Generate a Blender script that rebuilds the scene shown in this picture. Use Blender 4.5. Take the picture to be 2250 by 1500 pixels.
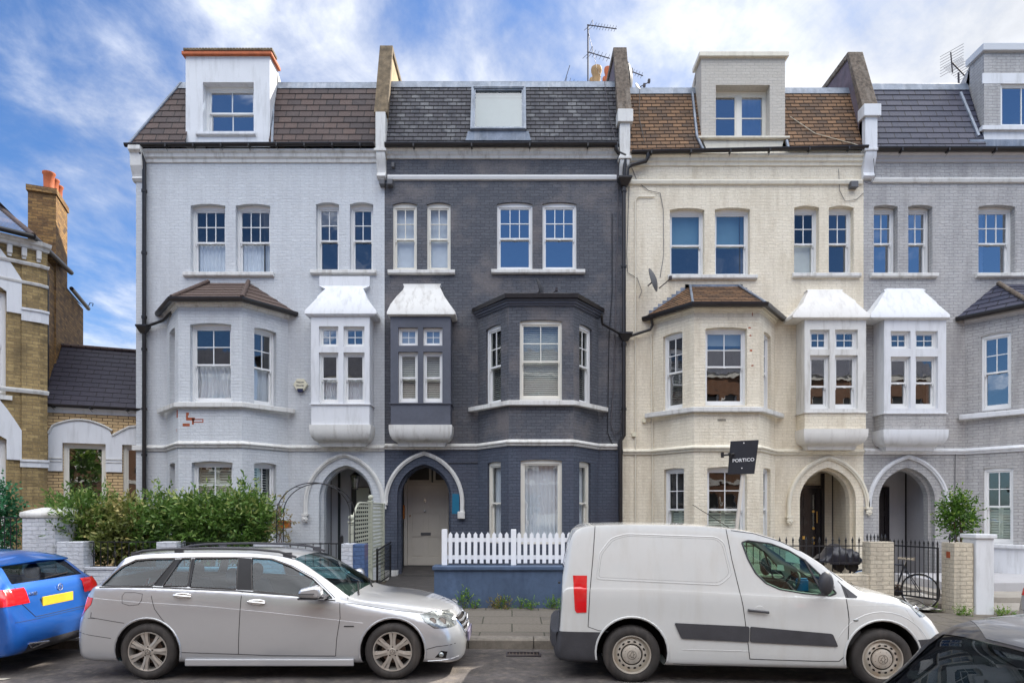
import bpy, bmesh, math, random
from mathutils import Vector, Matrix
from mathutils.geometry import tessellate_polygon
from mathutils.bvhtree import BVHTree
R = math.radians
for o in list(bpy.data.objects): bpy.data.objects.remove(o)
scene = bpy.context.scene
COL = scene.collection
F = 1400.0            # focal length in photograph pixels (image 2250 wide)
CX, CY = 1125.0, 1116.0
EYE = 1.9
Y0 = 15.909           # facade plane
# ------------------------------------------------------------ camera
cam_d = bpy.data.cameras.new('camera'); cam = bpy.data.objects.new('camera', cam_d); COL.objects.link(cam)
cam.location = (0, 0, EYE); cam.rotation_euler = (R(90), 0, 0)
cam_d.sensor_width = 36.0; cam_d.lens = 36.0*F/2250.0
cam_d.shift_y = (CY-750.0)/2250.0
cam_d.clip_start = 0.05; cam_d.clip_end = 2000
scene.camera = cam
# ------------------------------------------------------------ light
SUN = Vector((0.80, 0.67, 1.0)).normalized()
sd = bpy.data.lights.new('sun', 'SUN'); so = bpy.data.objects.new('sun', sd); COL.objects.link(so)
sd.energy = 3.0; sd.angle = R(0.5); sd.color = (1.0, 0.93, 0.82)
so.rotation_euler = SUN.to_track_quat('Z', 'Y').to_euler()
w = bpy.data.worlds.new('World'); scene.world = w; w.use_nodes = True
nt = w.node_tree; nt.nodes.clear()
def N(t, **k):
    n = nt.nodes.new(t)
    for a, v in k.items(): setattr(n, a, v)
    return n
def Lk(a, b): nt.links.new(a, b)
def math_n(op, a, b=None, c=None, clamp=False):
    n = N('ShaderNodeMath', operation=op); n.use_clamp = clamp
    for i, v in enumerate((a, b, c)):
        if v is None: continue
        if isinstance(v, (int, float)): n.inputs[i].default_value = v
        else: Lk(v, n.inputs[i])
    return n.outputs[0]
sky = N('ShaderNodeTexSky', sky_type='NISHITA'); sky.sun_disc = False
sky.sun_elevation = math.asin(SUN.z); sky.sun_rotation = math.atan2(SUN.x, SUN.y)
sky.air_density = 1.0; sky.dust_density = 0.4; sky.ozone_density = 2.5
tc = N('ShaderNodeTexCoord'); sep = N('ShaderNodeSeparateXYZ'); Lk(tc.outputs['Generated'], sep.inputs[0])
def vmul(a, k):
    n = N('ShaderNodeMapping'); n.inputs['Scale'].default_value = k; Lk(a, n.inputs[0]); return n.outputs[0]
def nz(vec, sc, det, ro, dist=0):
    n = N('ShaderNodeTexNoise'); n.inputs['Scale'].default_value = sc; n.inputs['Detail'].default_value = det; n.inputs['Roughness'].default_value = ro; n.inputs['Distortion'].default_value = dist
    Lk(vec, n.inputs['Vector']); return n.outputs['Fac']
def mrange(v, a, b, c=0.0, d=1.0, smooth=False):
    n = N('ShaderNodeMapRange'); n.inputs[1].default_value = a; n.inputs[2].default_value = b; n.inputs[3].default_value = c; n.inputs[4].default_value = d
    if smooth: n.interpolation_type = 'SMOOTHSTEP'
    Lk(v, n.inputs[0]); return n.outputs[0]
# cloud layer: the view direction meets a high flat sheet, so clouds shrink towards the horizon
zc = math_n('ADD', math_n('MAXIMUM', sep.outputs[2], 0.02), 0.16)
cmb = N('ShaderNodeCombineXYZ'); Lk(math_n('DIVIDE', sep.outputs[0], zc), cmb.inputs[0]); Lk(math_n('DIVIDE', sep.outputs[1], zc), cmb.inputs[1])
mp = N('ShaderNodeMapping'); mp.inputs['Rotation'].default_value = (0, 0, R(-38)); mp.inputs['Scale'].default_value = (1.0, 0.72, 1); mp.inputs['Location'].default_value = (5.3, 2.2, 0)
Lk(cmb.outputs[0], mp.inputs[0]); V = mp.outputs[0]
big = nz(V, 0.85, 3, .5, .2); mid = nz(V, 2.2, 8, .60, .35); fine = nz(V, 6.0, 8, .62, .4)
fld = math_n('ADD', math_n('MULTIPLY', big, .50), math_n('ADD', math_n('MULTIPLY', mid, .36), math_n('MULTIPLY', fine, .16)))
front = mrange(sep.outputs[1], -.1, .3)
xr = math_n('MULTIPLY', math_n('MULTIPLY', sep.outputs[0], 0.20), front)
cov = math_n('ADD', fld, xr)
bk = mrange(sep.outputs[1], .3, -.3)
fill_bank = math_n('MULTIPLY', bk, mrange(sep.outputs[2], .50, .70, -.115, .45))  # unseen bright cloud bank behind the viewer, added to light the shaded facades
cv2 = math_n('ADD', cov, fill_bank)
low = math_n('MULTIPLY', front, mrange(sep.outputs[2], .55, .15, 0.01, .13)); cv2 = math_n('ADD', cv2, low)
dens = mrange(cv2, .425, .62, 0, 1, True)
tex = mrange(mid, .32, .68, .60, 1.12); tex2 = mrange(fine, .3, .7, .88, 1.1)
boost = math_n('MULTIPLY_ADD', bk, 2.8, 0.98)  # clouds behind the viewer brightened as fill for the house fronts
csc = math_n('MULTIPLY', math_n('MULTIPLY', tex, tex2), boost)
ccol = N('ShaderNodeVectorMath', operation='SCALE'); ccol.inputs[0].default_value = (3.15, 3.2, 3.3); Lk(csc, ccol.inputs['Scale'])
tint = N('ShaderNodeVectorMath', operation='MULTIPLY'); tint.inputs[1].default_value = (0.27, 0.37, 0.49)
Lk(sky.outputs[0], tint.inputs[0])
mx = N('ShaderNodeMix', data_type='RGBA'); Lk(math_n('MULTIPLY', dens, .94), mx.inputs[0]); Lk(tint.outputs[0], mx.inputs[6]); Lk(ccol.outputs[0], mx.inputs[7])
bg = N('ShaderNodeBackground'); bg.inputs[1].default_value = 0.12; Lk(mx.outputs[2], bg.inputs[0])
wo = N('ShaderNodeOutputWorld'); Lk(bg.outputs[0], wo.inputs[0])
scene.view_settings.view_transform = 'Standard'; scene.view_settings.look = 'None'
scene.view_settings.gamma = 1.0; scene.view_settings.exposure = 1.65
# ------------------------------------------------------------ projection helpers (work out real positions from measured points)
def X(px, Y=Y0): return (px-CX)*Y/F
def Z(py, Y=Y0): return EYE+(CY-py)*Y/F
def gz(x): return -0.0125*min(max(x, 0), 14)      # the street falls gently to the right
# ------------------------------------------------------------ materials
M = {}
def newmat(name):
    m = bpy.data.materials.new(name); m.use_nodes = True
    t = m.node_tree; b = t.nodes['Principled BSDF']
    M[name] = m
    return m, t, b
def nd(t, typ, **k):
    n = t.nodes.new(typ)
    for a, v in k.items(): setattr(n, a, v)
    return n
def setin(n, **k):
    for a, v in k.items(): n.inputs[a.replace('_', ' ')].default_value = v
def rgba(c): return (c[0], c[1], c[2], 1)
def mul(c, f): return tuple(max(0, min(1, x*f)) for x in c)
def noise(t, vec, scale, detail=4, rough=.55):
    n = nd(t, 'ShaderNodeTexNoise'); n.inputs['Scale'].default_value = scale; n.inputs['Detail'].default_value = detail; n.inputs['Roughness'].default_value = rough
    t.links.new(vec, n.inputs['Vector']); return n.outputs['Fac']
def mixc(t, fac, a, b, mode='MIX'):
    n = nd(t, 'ShaderNodeMix', data_type='RGBA', blend_type=mode)
    for sock, v in ((n.inputs[0], fac), (n.inputs[6], a), (n.inputs[7], b)):
        if hasattr(v, 'links') or hasattr(v, 'is_linked'): t.links.new(v, sock)
        elif isinstance(v, (int, float)): sock.default_value = v
        else: sock.default_value = rgba(v)
    return n.outputs[2]
def rng(t, v, a, b, c=0.0, d=1.0):
    n = nd(t, 'ShaderNodeMapRange'); n.inputs[1].default_value = a; n.inputs[2].default_value = b; n.inputs[3].default_value = c; n.inputs[4].default_value = d
    t.links.new(v, n.inputs[0]); return n.outputs[0]
def plain(name, col, rough=.6, var=.12, scale=3.0, bump=0.0, bscale=40, metal=0.0, coat=0.0, spec=.5, dirt=None, dirt_amt=.35):
    m, t, b = newmat(name)
    tcn = nd(t, 'ShaderNodeTexCoord'); vec = tcn.outputs['Object']
    f = noise(t, vec, scale, 6)
    c = mixc(t, rng(t, f, .3, .7), mul(col, 1-var), mul(col, 1+var))
    f2 = noise(t, vec, scale*9, 4)
    c = mixc(t, rng(t, f2, .45, .8, 0, .5), c, mul(col, 1-var*1.6))
    if dirt:
        mpn = nd(t, 'ShaderNodeMapping'); mpn.inputs['Scale'].default_value = (5, 5, .7); t.links.new(vec, mpn.inputs[0])
        f3 = noise(t, mpn.outputs[0], 1.3, 7, .65)
        c = mixc(t, rng(t, f3, .5, .78, 0, dirt_amt), c, dirt)
    t.links.new(c, b.inputs['Base Color'])
    b.inputs['Roughness'].default_value = rough; b.inputs['Metallic'].default_value = metal
    b.inputs['Coat Weight'].default_value = coat; b.inputs['Coat Roughness'].default_value = .05
    b.inputs['Specular IOR Level'].default_value = spec
    if bump:
        bn = nd(t, 'ShaderNodeBump'); bn.inputs['Strength'].default_value = bump; bn.inputs['Distance'].default_value = .01
        t.links.new(noise(t, vec, bscale, 5), bn.inputs['Height']); t.links.new(bn.outputs[0], b.inputs['Normal'])
    return m
def brickmat(name, c1, c2, mortar, rough=.75, bw=.225, bh=.075, ms=.007, bump=.5, wob=.006, var=.10, patch=None, patch_amt=.5, dirt=None, offset=.5, third=None, msm=.25, bd=.012):
    m, t, b = newmat(name); b.inputs['Specular IOR Level'].default_value = .25
    uv = nd(t, 'ShaderNodeUVMap').outputs[0]
    wn = nd(t, 'ShaderNodeTexNoise'); wn.inputs['Scale'].default_value = 6; wn.inputs['Detail'].default_value = 3; t.links.new(uv, wn.inputs['Vector'])
    sb = nd(t, 'ShaderNodeVectorMath', operation='SUBTRACT'); t.links.new(wn.outputs['Color'], sb.inputs[0]); sb.inputs[1].default_value = (.5, .5, .5)
    sc = nd(t, 'ShaderNodeVectorMath', operation='SCALE'); t.links.new(sb.outputs[0], sc.inputs[0]); sc.inputs['Scale'].default_value = wob*4
    ad = nd(t, 'ShaderNodeVectorMath', operation='ADD'); t.links.new(uv, ad.inputs[0]); t.links.new(sc.outputs[0], ad.inputs[1])
    br = nd(t, 'ShaderNodeTexBrick'); br.offset = offset
    t.links.new(ad.outputs[0], br.inputs['Vector'])
    setin(br, Scale=1.0, Mortar_Size=ms, Mortar_Smooth=msm, Bias=0.0, Brick_Width=bw, Row_Height=bh, Color1=rgba(c1), Color2=rgba(c2), Mortar=rgba(mortar))
    c = br.outputs['Color']
    if third:
        br2 = nd(t, 'ShaderNodeTexBrick'); br2.offset = offset; t.links.new(ad.outputs[0], br2.inputs['Vector'])
        setin(br2, Scale=1.0, Mortar_Size=0.0, Mortar_Smooth=0.0, Bias=0.0, Brick_Width=bw, Row_Height=bh, Color1=(0, 0, 0, 1), Color2=(1, 1, 1, 1), Mortar=(0, 0, 0, 1))
        br2.inputs['Bias'].default_value = -.2
        f0 = noise(t, uv, 3.3, 3)
        mm = nd(t, 'ShaderNodeMath', operation='MULTIPLY'); t.links.new(br2.outputs['Color'], mm.inputs[0]); t.links.new(rng(t, f0, .40, .60), mm.inputs[1])
        mq = nd(t, 'ShaderNodeMath', operation='MULTIPLY'); t.links.new(mm.outputs[0], mq.inputs[0]); t.links.new(rng(t, br.outputs['Fac'], 0, 1, 1, 0), mq.inputs[1])
        c = mixc(t, mq.outputs[0], c, third)
    f = noise(t, uv, .9, 7, .6)
    if patch: c = mixc(t, rng(t, f, .48, .66, 0, patch_amt), c, patch)
    f2 = noise(t, uv, 22, 5, .6)
    dk = nd(t, 'ShaderNodeMix', data_type='RGBA', blend_type='MULTIPLY'); dk.inputs[0].default_value = 1.0
    t.links.new(c, dk.inputs[6])
    g = nd(t, 'ShaderNodeCombineColor'); v = rng(t, f2, .3, .7, 1-var, 1+var*.6)
    for i in range(3): t.links.new(v, g.inputs[i])
    t.links.new(g.outputs[0], dk.inputs[7]); c = dk.outputs[2]
    if dirt:
        mpn = nd(t, 'ShaderNodeMapping'); mpn.inputs['Scale'].default_value = (3.0, .5, 1); t.links.new(uv, mpn.inputs[0])
        f3 = noise(t, mpn.outputs[0], 1.2, 7, .65)
        c = mixc(t, rng(t, f3, .45, .68, 0, .55), c, dirt)
    t.links.new(c, b.inputs['Base Color']); b.inputs['Roughness'].default_value = rough
    # relief: joints and uneven faces
    hm = nd(t, 'ShaderNodeMath', operation='MULTIPLY_ADD'); t.links.new(br.outputs['Fac'], hm.inputs[0]); hm.inputs[1].default_value = -1.0
    lf = nd(t, 'ShaderNodeMath', operation='MULTIPLY_ADD'); t.links.new(noise(t, uv, 7, 4, .6), lf.inputs[0]); lf.inputs[1].default_value = 1.5; t.links.new(rng(t, f2, 0, 1, 0, 1.3), lf.inputs[2])
    t.links.new(lf.outputs[0], hm.inputs[2])
    bn = nd(t, 'ShaderNodeBump'); bn.inputs['Strength'].default_value = bump; bn.inputs['Distance'].default_value = bd
    t.links.new(hm.outputs[0], bn.inputs['Height']); t.links.new(bn.outputs[0], b.inputs['Normal'])
    return m
def glassmat(name, tint=(.75, .85, .85), fac=.22, ior=1.6, wav=.06, rough=.0, wsc=2.2):
    m, t, b = newmat(name); t.nodes.remove(b)
    out = [n for n in t.nodes if n.type == 'OUTPUT_MATERIAL'][0]
    tr = nd(t, 'ShaderNodeBsdfTransparent'); tr.inputs[0].default_value = rgba(tint)
    gl = nd(t, 'ShaderNodeBsdfGlossy'); gl.inputs['Roughness'].default_value = rough; gl.inputs['Color'].default_value = (.95, .97, 1, 1)
    ge = nd(t, 'ShaderNodeNewGeometry'); dt = nd(t, 'ShaderNodeVectorMath', operation='DOT_PRODUCT'); t.links.new(ge.outputs['Normal'], dt.inputs[0]); t.links.new(ge.outputs['Incoming'], dt.inputs[1])
    ab = nd(t, 'ShaderNodeMath', operation='ABSOLUTE'); t.links.new(dt.outputs['Value'], ab.inputs[0])
    om = nd(t, 'ShaderNodeMath', operation='SUBTRACT'); om.inputs[0].default_value = 1.0; t.links.new(ab.outputs[0], om.inputs[1])
    pw = nd(t, 'ShaderNodeMath', operation='POWER'); t.links.new(om.outputs[0], pw.inputs[0]); pw.inputs[1].default_value = 5.0
    f0 = ((ior-1)/(ior+1))**2*1.6
    fr = nd(t, 'ShaderNodeMath', operation='MULTIPLY_ADD'); t.links.new(pw.outputs[0], fr.inputs[0]); fr.inputs[1].default_value = 1-f0; fr.inputs[2].default_value = f0
    bn = nd(t, 'ShaderNodeBump'); bn.inputs['Strength'].default_value = wav; bn.inputs['Distance'].default_value = .05
    tcn = nd(t, 'ShaderNodeTexCoord'); t.links.new(noise(t, tcn.outputs['Object'], wsc, 2), bn.inputs['Height'])
    t.links.new(bn.outputs[0], gl.inputs['Normal'])
    ad = nd(t, 'ShaderNodeMath', operation='ADD'); t.links.new(fr.outputs[0], ad.inputs[0]); ad.inputs[1].default_value = fac; ad.use_clamp = True
    mxn = nd(t, 'ShaderNodeMixShader'); t.links.new(ad.outputs[0], mxn.inputs[0]); t.links.new(tr.outputs[0], mxn.inputs[1]); t.links.new(gl.outputs[0], mxn.inputs[2])
    t.links.new(mxn.outputs[0], out.inputs[0])
    return m
def leafmat(name, c1, c2, c3):
    m, t, b = newmat(name)
    at = nd(t, 'ShaderNodeAttribute', attribute_name='leaf')
    c = mixc(t, rng(t, at.outputs['Fac'], 0, .6), c1, c2); c = mixc(t, rng(t, at.outputs['Fac'], .8, 1), c, c3)
    t.links.new(c, b.inputs['Base Color']); b.inputs['Roughness'].default_value = .5
    b.inputs['Transmission Weight'].default_value = 0
    out = [n for n in t.nodes if n.type == 'OUTPUT_MATERIAL'][0]
    tl = nd(t, 'ShaderNodeBsdfTranslucent'); t.links.new(c, tl.inputs[0])
    mxn = nd(t, 'ShaderNodeMixShader'); mxn.inputs[0].default_value = .3
    t.links.new(b.outputs[0], mxn.inputs[1]); t.links.new(tl.outputs[0], mxn.inputs[2]); t.links.new(mxn.outputs[0], out.inputs[0])
    return m
DIRT = (.16, .15, .13)
brickmat('pale_paint', (.61, .63, .65), (.58, .60, .62), (.51, .53, .55), bump=.6, dirt=(.47, .48, .50), wob=.011, var=.06)  # painted-brick mortar tones from here: joint grime plus occlusion shade put into the colour
brickmat('slate_paint', (.118, .124, .142), (.096, .101, .118), (.062, .066, .078), bump=.75, patch=(.195, .175, .172), patch_amt=.75, var=.18, wob=.011)
brickmat('slate_paint_low', (.088, .101, .134), (.074, .086, .116), (.048, .056, .078), bump=.6, patch=(.075, .075, .10), patch_amt=.5, var=.14, wob=.007)
brickmat('cream_paint', (.82, .745, .605), (.785, .71, .57), (.69, .62, .49), bump=.65, dirt=(.52, .44, .32), var=.08, wob=.011)
brickmat('grey_paint', (.48, .472, .465), (.43, .422, .418), (.30, .295, .295), bump=.8, patch=(.53, .51, .49), patch_amt=.5, var=.10, wob=.011, dirt=(.26, .25, .25))
brickmat('dormer_paint', (.56, .52, .46), (.53, .49, .43), (.44, .41, .36), bump=.6, var=.07)
brickmat('garden_cream', (.62, .55, .43), (.57, .50, .39), (.42, .37, .29), bump=.8, dirt=(.22, .20, .17), var=.1)
brickmat('garden_white', (.62, .63, .67), (.58, .60, .64), (.48, .50, .54), bump=1.0, dirt=(.42, .42, .44), var=.08, wob=.012)
brickmat('blue_brick', (.085, .14, .27), (.075, .125, .25), (.06, .10, .2), bump=1.0, patch=(.30, .10, .06), patch_amt=.35, var=.12, wob=.01)
brickmat('stock_brick', (.45, .33, .15), (.32, .225, .10), (.25, .19, .11), bump=.7, third=(.17, .125, .065), var=.2, dirt=(.12, .09, .05))
brickmat('stock_brick_old', (.34, .20, .075), (.22, .12, .05), (.17, .11, .06), bump=.9, third=(.075, .05, .035), var=.25)
brickmat('new_brick', (.66, .47, .25), (.60, .42, .22), (.13, .085, .05), bump=.5, ms=.008, msm=.05, var=.06)
brickmat('red_brick', (.22, .11, .065), (.17, .085, .05), (.20, .16, .13), bump=.4, var=.15)
brickmat('brown_tile', (.105, .068, .058), (.052, .040, .042), (.010, .008, .008), bw=.33, bh=.20, ms=.013, msm=.1, bump=.5, var=.25, rough=.6, patch=(.13, .105, .10), patch_amt=.35, wob=.002)
brickmat('old_slate', (.058, .056, .068), (.024, .028, .042), (.006, .006, .008), bw=.235, bh=.1335, ms=.012, msm=.12, bump=.8, var=.35, rough=.5, third=(.20, .20, .205), wob=.004)
brickmat('rosemary_tile', (.26, .150, .082), (.125, .078, .050), (.02, .013, .01), bw=.235, bh=.118, ms=.011, msm=.1, bump=.6, var=.25, third=(.085, .065, .052), wob=.003)
brickmat('blue_slate', (.070, .070, .100), (.040, .045, .074), (.010, .010, .014), bw=.40, bh=.19, ms=.011, msm=.05, bump=.45, var=.2, rough=.42, wob=.001, patch=(.085, .08, .10), patch_amt=.4)
brickmat('link_slate', (.040, .036, .050), (.034, .032, .046), (.012, .011, .014), bw=.34, bh=.18, ms=.010, msm=.05, bump=.4, var=.2, rough=.5, wob=.001)
brickmat('bay_tile', (.12, .085, .07), (.10, .07, .06), (.05, .035, .03), bw=.33, bh=.22, ms=.004, msm=.1, bump=.4, var=.2, rough=.6, wob=.001)
brickmat('paving', (.165, .145, .120), (.115, .102, .09), (.06, .058, .042), bw=.93, bh=.62, ms=.012, msm=.3, bump=.5, var=.2, rough=.9, third=(.19, .165, .13), wob=.004, bd=.006)
plain('white', (.70, .70, .69), .45, .03, 2.5, .08, 30, dirt=(.55, .53, .48), dirt_amt=.2)
plain('white_stone', (.67, .66, .63), .6, .06, 2.5, .3, 25, dirt=(.30, .27, .23), dirt_amt=.8)
plain('white_clean', (.69, .70, .72), .5, .03, 2, .12, 30, dirt=(.38, .38, .37), dirt_amt=.6)
plain('cream_stone', (.74, .69, .57), .6, .05, 2.5, .15, 25, dirt=(.40, .34, .26), dirt_amt=.5)
plain('cove_streaky', (.72, .70, .66), .6, .05, 2.5, .1, 25, dirt=(.35, .31, .27), dirt_amt=.45)
plain('grey_stone', (.46, .45, .46), .6, .05, 2.5, .2, 25, dirt=(.3, .28, .27), dirt_amt=.3)
plain('slate_plaster', (.085, .092, .118), .55, .15, 1.5, .15, 20)
plain('grey_render', (.56, .58, .61), .7, .03, 1.6, .12, 60)
plain('sash_white', (.76, .76, .75), .4, .03, 4)
plain('sash_cream', (.74, .71, .63), .45, .05, 4)
plain('black_iron', (.012, .012, .014), .38, .2, 8, spec=.6)
plain('black_gutter', (.018, .015, .015), .35, .3, 6)
plain('lead', (.19, .22, .27), .45, .35, 3.5, .4, 12, metal=.2, dirt=(.42, .44, .47), dirt_amt=.6)
plain('sandstone', (.17, .125, .075), .9, .45, 7, .9, 30, dirt=(.05, .045, .04), dirt_amt=.7)
plain('granite_coping', (.135, .105, .08), .9, .5, 14, 1.0, 40, dirt=(.35, .31, .26), dirt_amt=.5)
plain('party_render_lit', (.40, .30, .17), .9, .2, 4, .4, 20)  # party wall render with the sunlit gold of right faces in its colour
plain('party_render_shade', (.13, .10, .12), .9, .3, 4, .4, 20, dirt=(.2, .2, .24))  # party wall render with the purple shade of left faces painted in
plain('terracotta', (.50, .13, .045), .7, .2, 6, .2, 30)
plain('buff_pot', (.42, .26, .12), .7, .2, 6, .2, 30)
plain('asphalt', (.105, .092, .087), .85, .5, 1.7, 1.2, 150, dirt=(.24, .20, .16), dirt_amt=.85)
plain('kerb_stone', (.21, .185, .155), .85, .25, 9, .8, 110, dirt=(.08, .07, .055), dirt_amt=.6)
plain('path_dark', (.055, .05, .048), .7, .3, 5, .5, 60)
plain('soil', (.07, .055, .04), .95, .3, 5, .6, 40)
plain('garden_paving', (.33, .30, .26), .9, .15, 3, .4, 60)
plain('blue_render', (.070, .108, .180), .5, .25, 1.6, .25, 30, dirt=(.03, .05, .10), dirt_amt=.6)
plain('fence_white', (.84, .85, .88), .45, .03, 4)
plain('interior', (.10, .09, .08), .9, .3, 2)
plain('curtain_white', (.72, .74, .80), .9, .06, 5)
plain('blind_white', (.70, .70, .66), .6, .05, 5)
plain('blind_blue', (.30, .52, .66), .7, .05, 5)
plain('skylight_blind', (.07, .12, .13), .7, .05, 5)
plain('shutter_sage', (.56, .60, .50), .55, .05, 4)
plain('door_stone', (.62, .575, .50), .45, .05, 3, .1, 30)
plain('door_black', (.012, .010, .013), .25, .2, 4, coat=.4)
plain('door_green', (.022, .03, .032), .4, .2, 4)
plain('brass', (.75, .50, .15), .3, .1, 8, metal=1)
plain('chrome', (.75, .75, .76), .18, .05, 8, metal=1)
plain('sage_paint', (.47, .475, .38), .55, .06, 4, .1, 30)
plain('bark', (.13, .085, .05), .9, .3, 12, .8, 30)
plain('rubber', (.028, .024, .022), .8, .25, 9, .3, 60, dirt=(.12, .10, .085), dirt_amt=.6)
plain('tar_plastic', (.045, .045, .052), .55, .2, 5, .15, 80)
plain('alloy', (.50, .47, .43), .38, .12, 8, metal=.7, dirt=(.16, .10, .06), dirt_amt=.5)
plain('steel_wheel', (.52, .48, .42), .45, .12, 8, metal=.5, dirt=(.34, .17, .06), dirt_amt=.6)
plain('hub_dark', (.02, .018, .018), .9, .2, 8, spec=.1)
plain('brake', (.14, .10, .08), .6, .3, 10, metal=.5)
plain('seat_cloth', (.028, .04, .06), .8, .2, 6)
plain('dash', (.03, .03, .032), .7, .2, 6)
plain('silver_paint', (.47, .48, .50), .28, .02, 2, metal=.55, coat=1.0)
plain('van_paint', (.56, .565, .555), .3, .02, 2, metal=.0, coat=1.0, dirt=(.42, .39, .34), dirt_amt=.35)
plain('blue_car', (.015, .115, .46), .30, .03, 2, metal=.5, coat=1.0)
plain('grey_car', (.42, .43, .46), .3, .03, 2, metal=.6, coat=1.0)
plain('dark_car', (.012, .011, .014), .35, .2, 3, metal=.0, coat=.8)
plain('shut_line', (.02, .02, .022), .8, .1, 5)
plain('red_lamp', (.62, .008, .012), .15, .1, 12, coat=1.0)
plain('clear_lamp', (.26, .28, .28), .15, .75, 14, metal=.6, coat=1.0)
plain('dark_roof', (.10, .105, .12), .3, .1, 3, metal=.3, coat=1.0)
plain('plate_yellow', (.70, .46, .03), .4, .12, 9)
plain('plate_grey', (.20, .18, .26), .4, .1, 9)
plain('sign_black', (.022, .024, .032), .35, .1, 5)
plain('sign_white', (.85, .85, .85), .5, .02, 5)
plain('timber_pale', (.62, .57, .50), .7, .08, 5, .2, 30)
plain('aerial_metal', (.03, .022, .028), .5, .2, 8)
plain('dish_grey', (.10, .10, .105), .5, .1, 6)
plain('dish_pale', (.45, .43, .38), .5, .1, 6)
plain('tarp', (.014, .014, .022), .32, .2, 5, .8, 9)
plain('alarm_cream', (.70, .66, .50), .5, .05, 5)
plain('navy', (.01, .015, .06), .4, .1, 5)
plain('teal_paint', (.0, .12, .22), .6, .1, 5)
plain('steel_flue', (.62, .63, .66), .35, .05, 4, metal=.7)
plain('copper_box', (.42, .13, .02), .4, .3, 20, metal=.2)
plain('bare_brick', (.36, .085, .03), .9, .25, 9, .5, 40)
plain('cable', (.10, .09, .10), .7, .1, 5)
plain('cable_cream', (.60, .53, .40), .7, .1, 5)
plain('saddle', (.32, .27, .2), .6, .2, 8)
plain('frame_dark', (.05, .055, .07), .35, .1, 8, metal=.5)
plain('carton_blue', (.02, .22, .55), .5, .1, 8)
plain('paper', (.6, .66, .6), .7, .1, 8)
plain('road_paint', (.50, .46, .38), .8, .2, 6, .6, 120)
glassmat('window_glass', (.62, .66, .66), .12, 1.6, .03)
glassmat('clear_glass', (.86, .89, .88), .05, 1.5, .05)
glassmat('upper_glass', (.28, .34, .42), .34, 1.6, .03)
glassmat('dull_glass', (.62, .66, .66), .10, 1.5, .06)
glassmat('car_glass', (.36, .60, .68), .0, 1.42, .015)
glassmat('car_glass_dark', (.16, .20, .22), .02, 1.45, .015)
glassmat('screen_glass', (.50, .68, .60), .01, 1.45, .015)
glassmat('lantern_glass', (.9, .85, .8), .25, 1.5, .1)
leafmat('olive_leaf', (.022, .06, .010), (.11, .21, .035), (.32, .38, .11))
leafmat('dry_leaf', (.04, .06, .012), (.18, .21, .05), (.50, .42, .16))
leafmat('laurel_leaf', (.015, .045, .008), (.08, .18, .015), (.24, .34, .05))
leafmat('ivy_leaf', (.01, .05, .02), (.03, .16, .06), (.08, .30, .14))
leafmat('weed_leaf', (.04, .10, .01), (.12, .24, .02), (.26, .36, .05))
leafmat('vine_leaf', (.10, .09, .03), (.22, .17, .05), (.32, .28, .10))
def checker():
    m, t, b = newmat('checker_tiles')
    uv = nd(t, 'ShaderNodeUVMap').outputs[0]; c = nd(t, 'ShaderNodeTexChecker'); c.inputs['Scale'].default_value = 8
    c.inputs['Color1'].default_value = (.03, .03, .03, 1); c.inputs['Color2'].default_value = (.5, .47, .42, 1)
    t.links.new(uv, c.inputs[0]); t.links.new(c.outputs[0], b.inputs['Base Color']); b.inputs['Roughness'].default_value = .6
checker()
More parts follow.
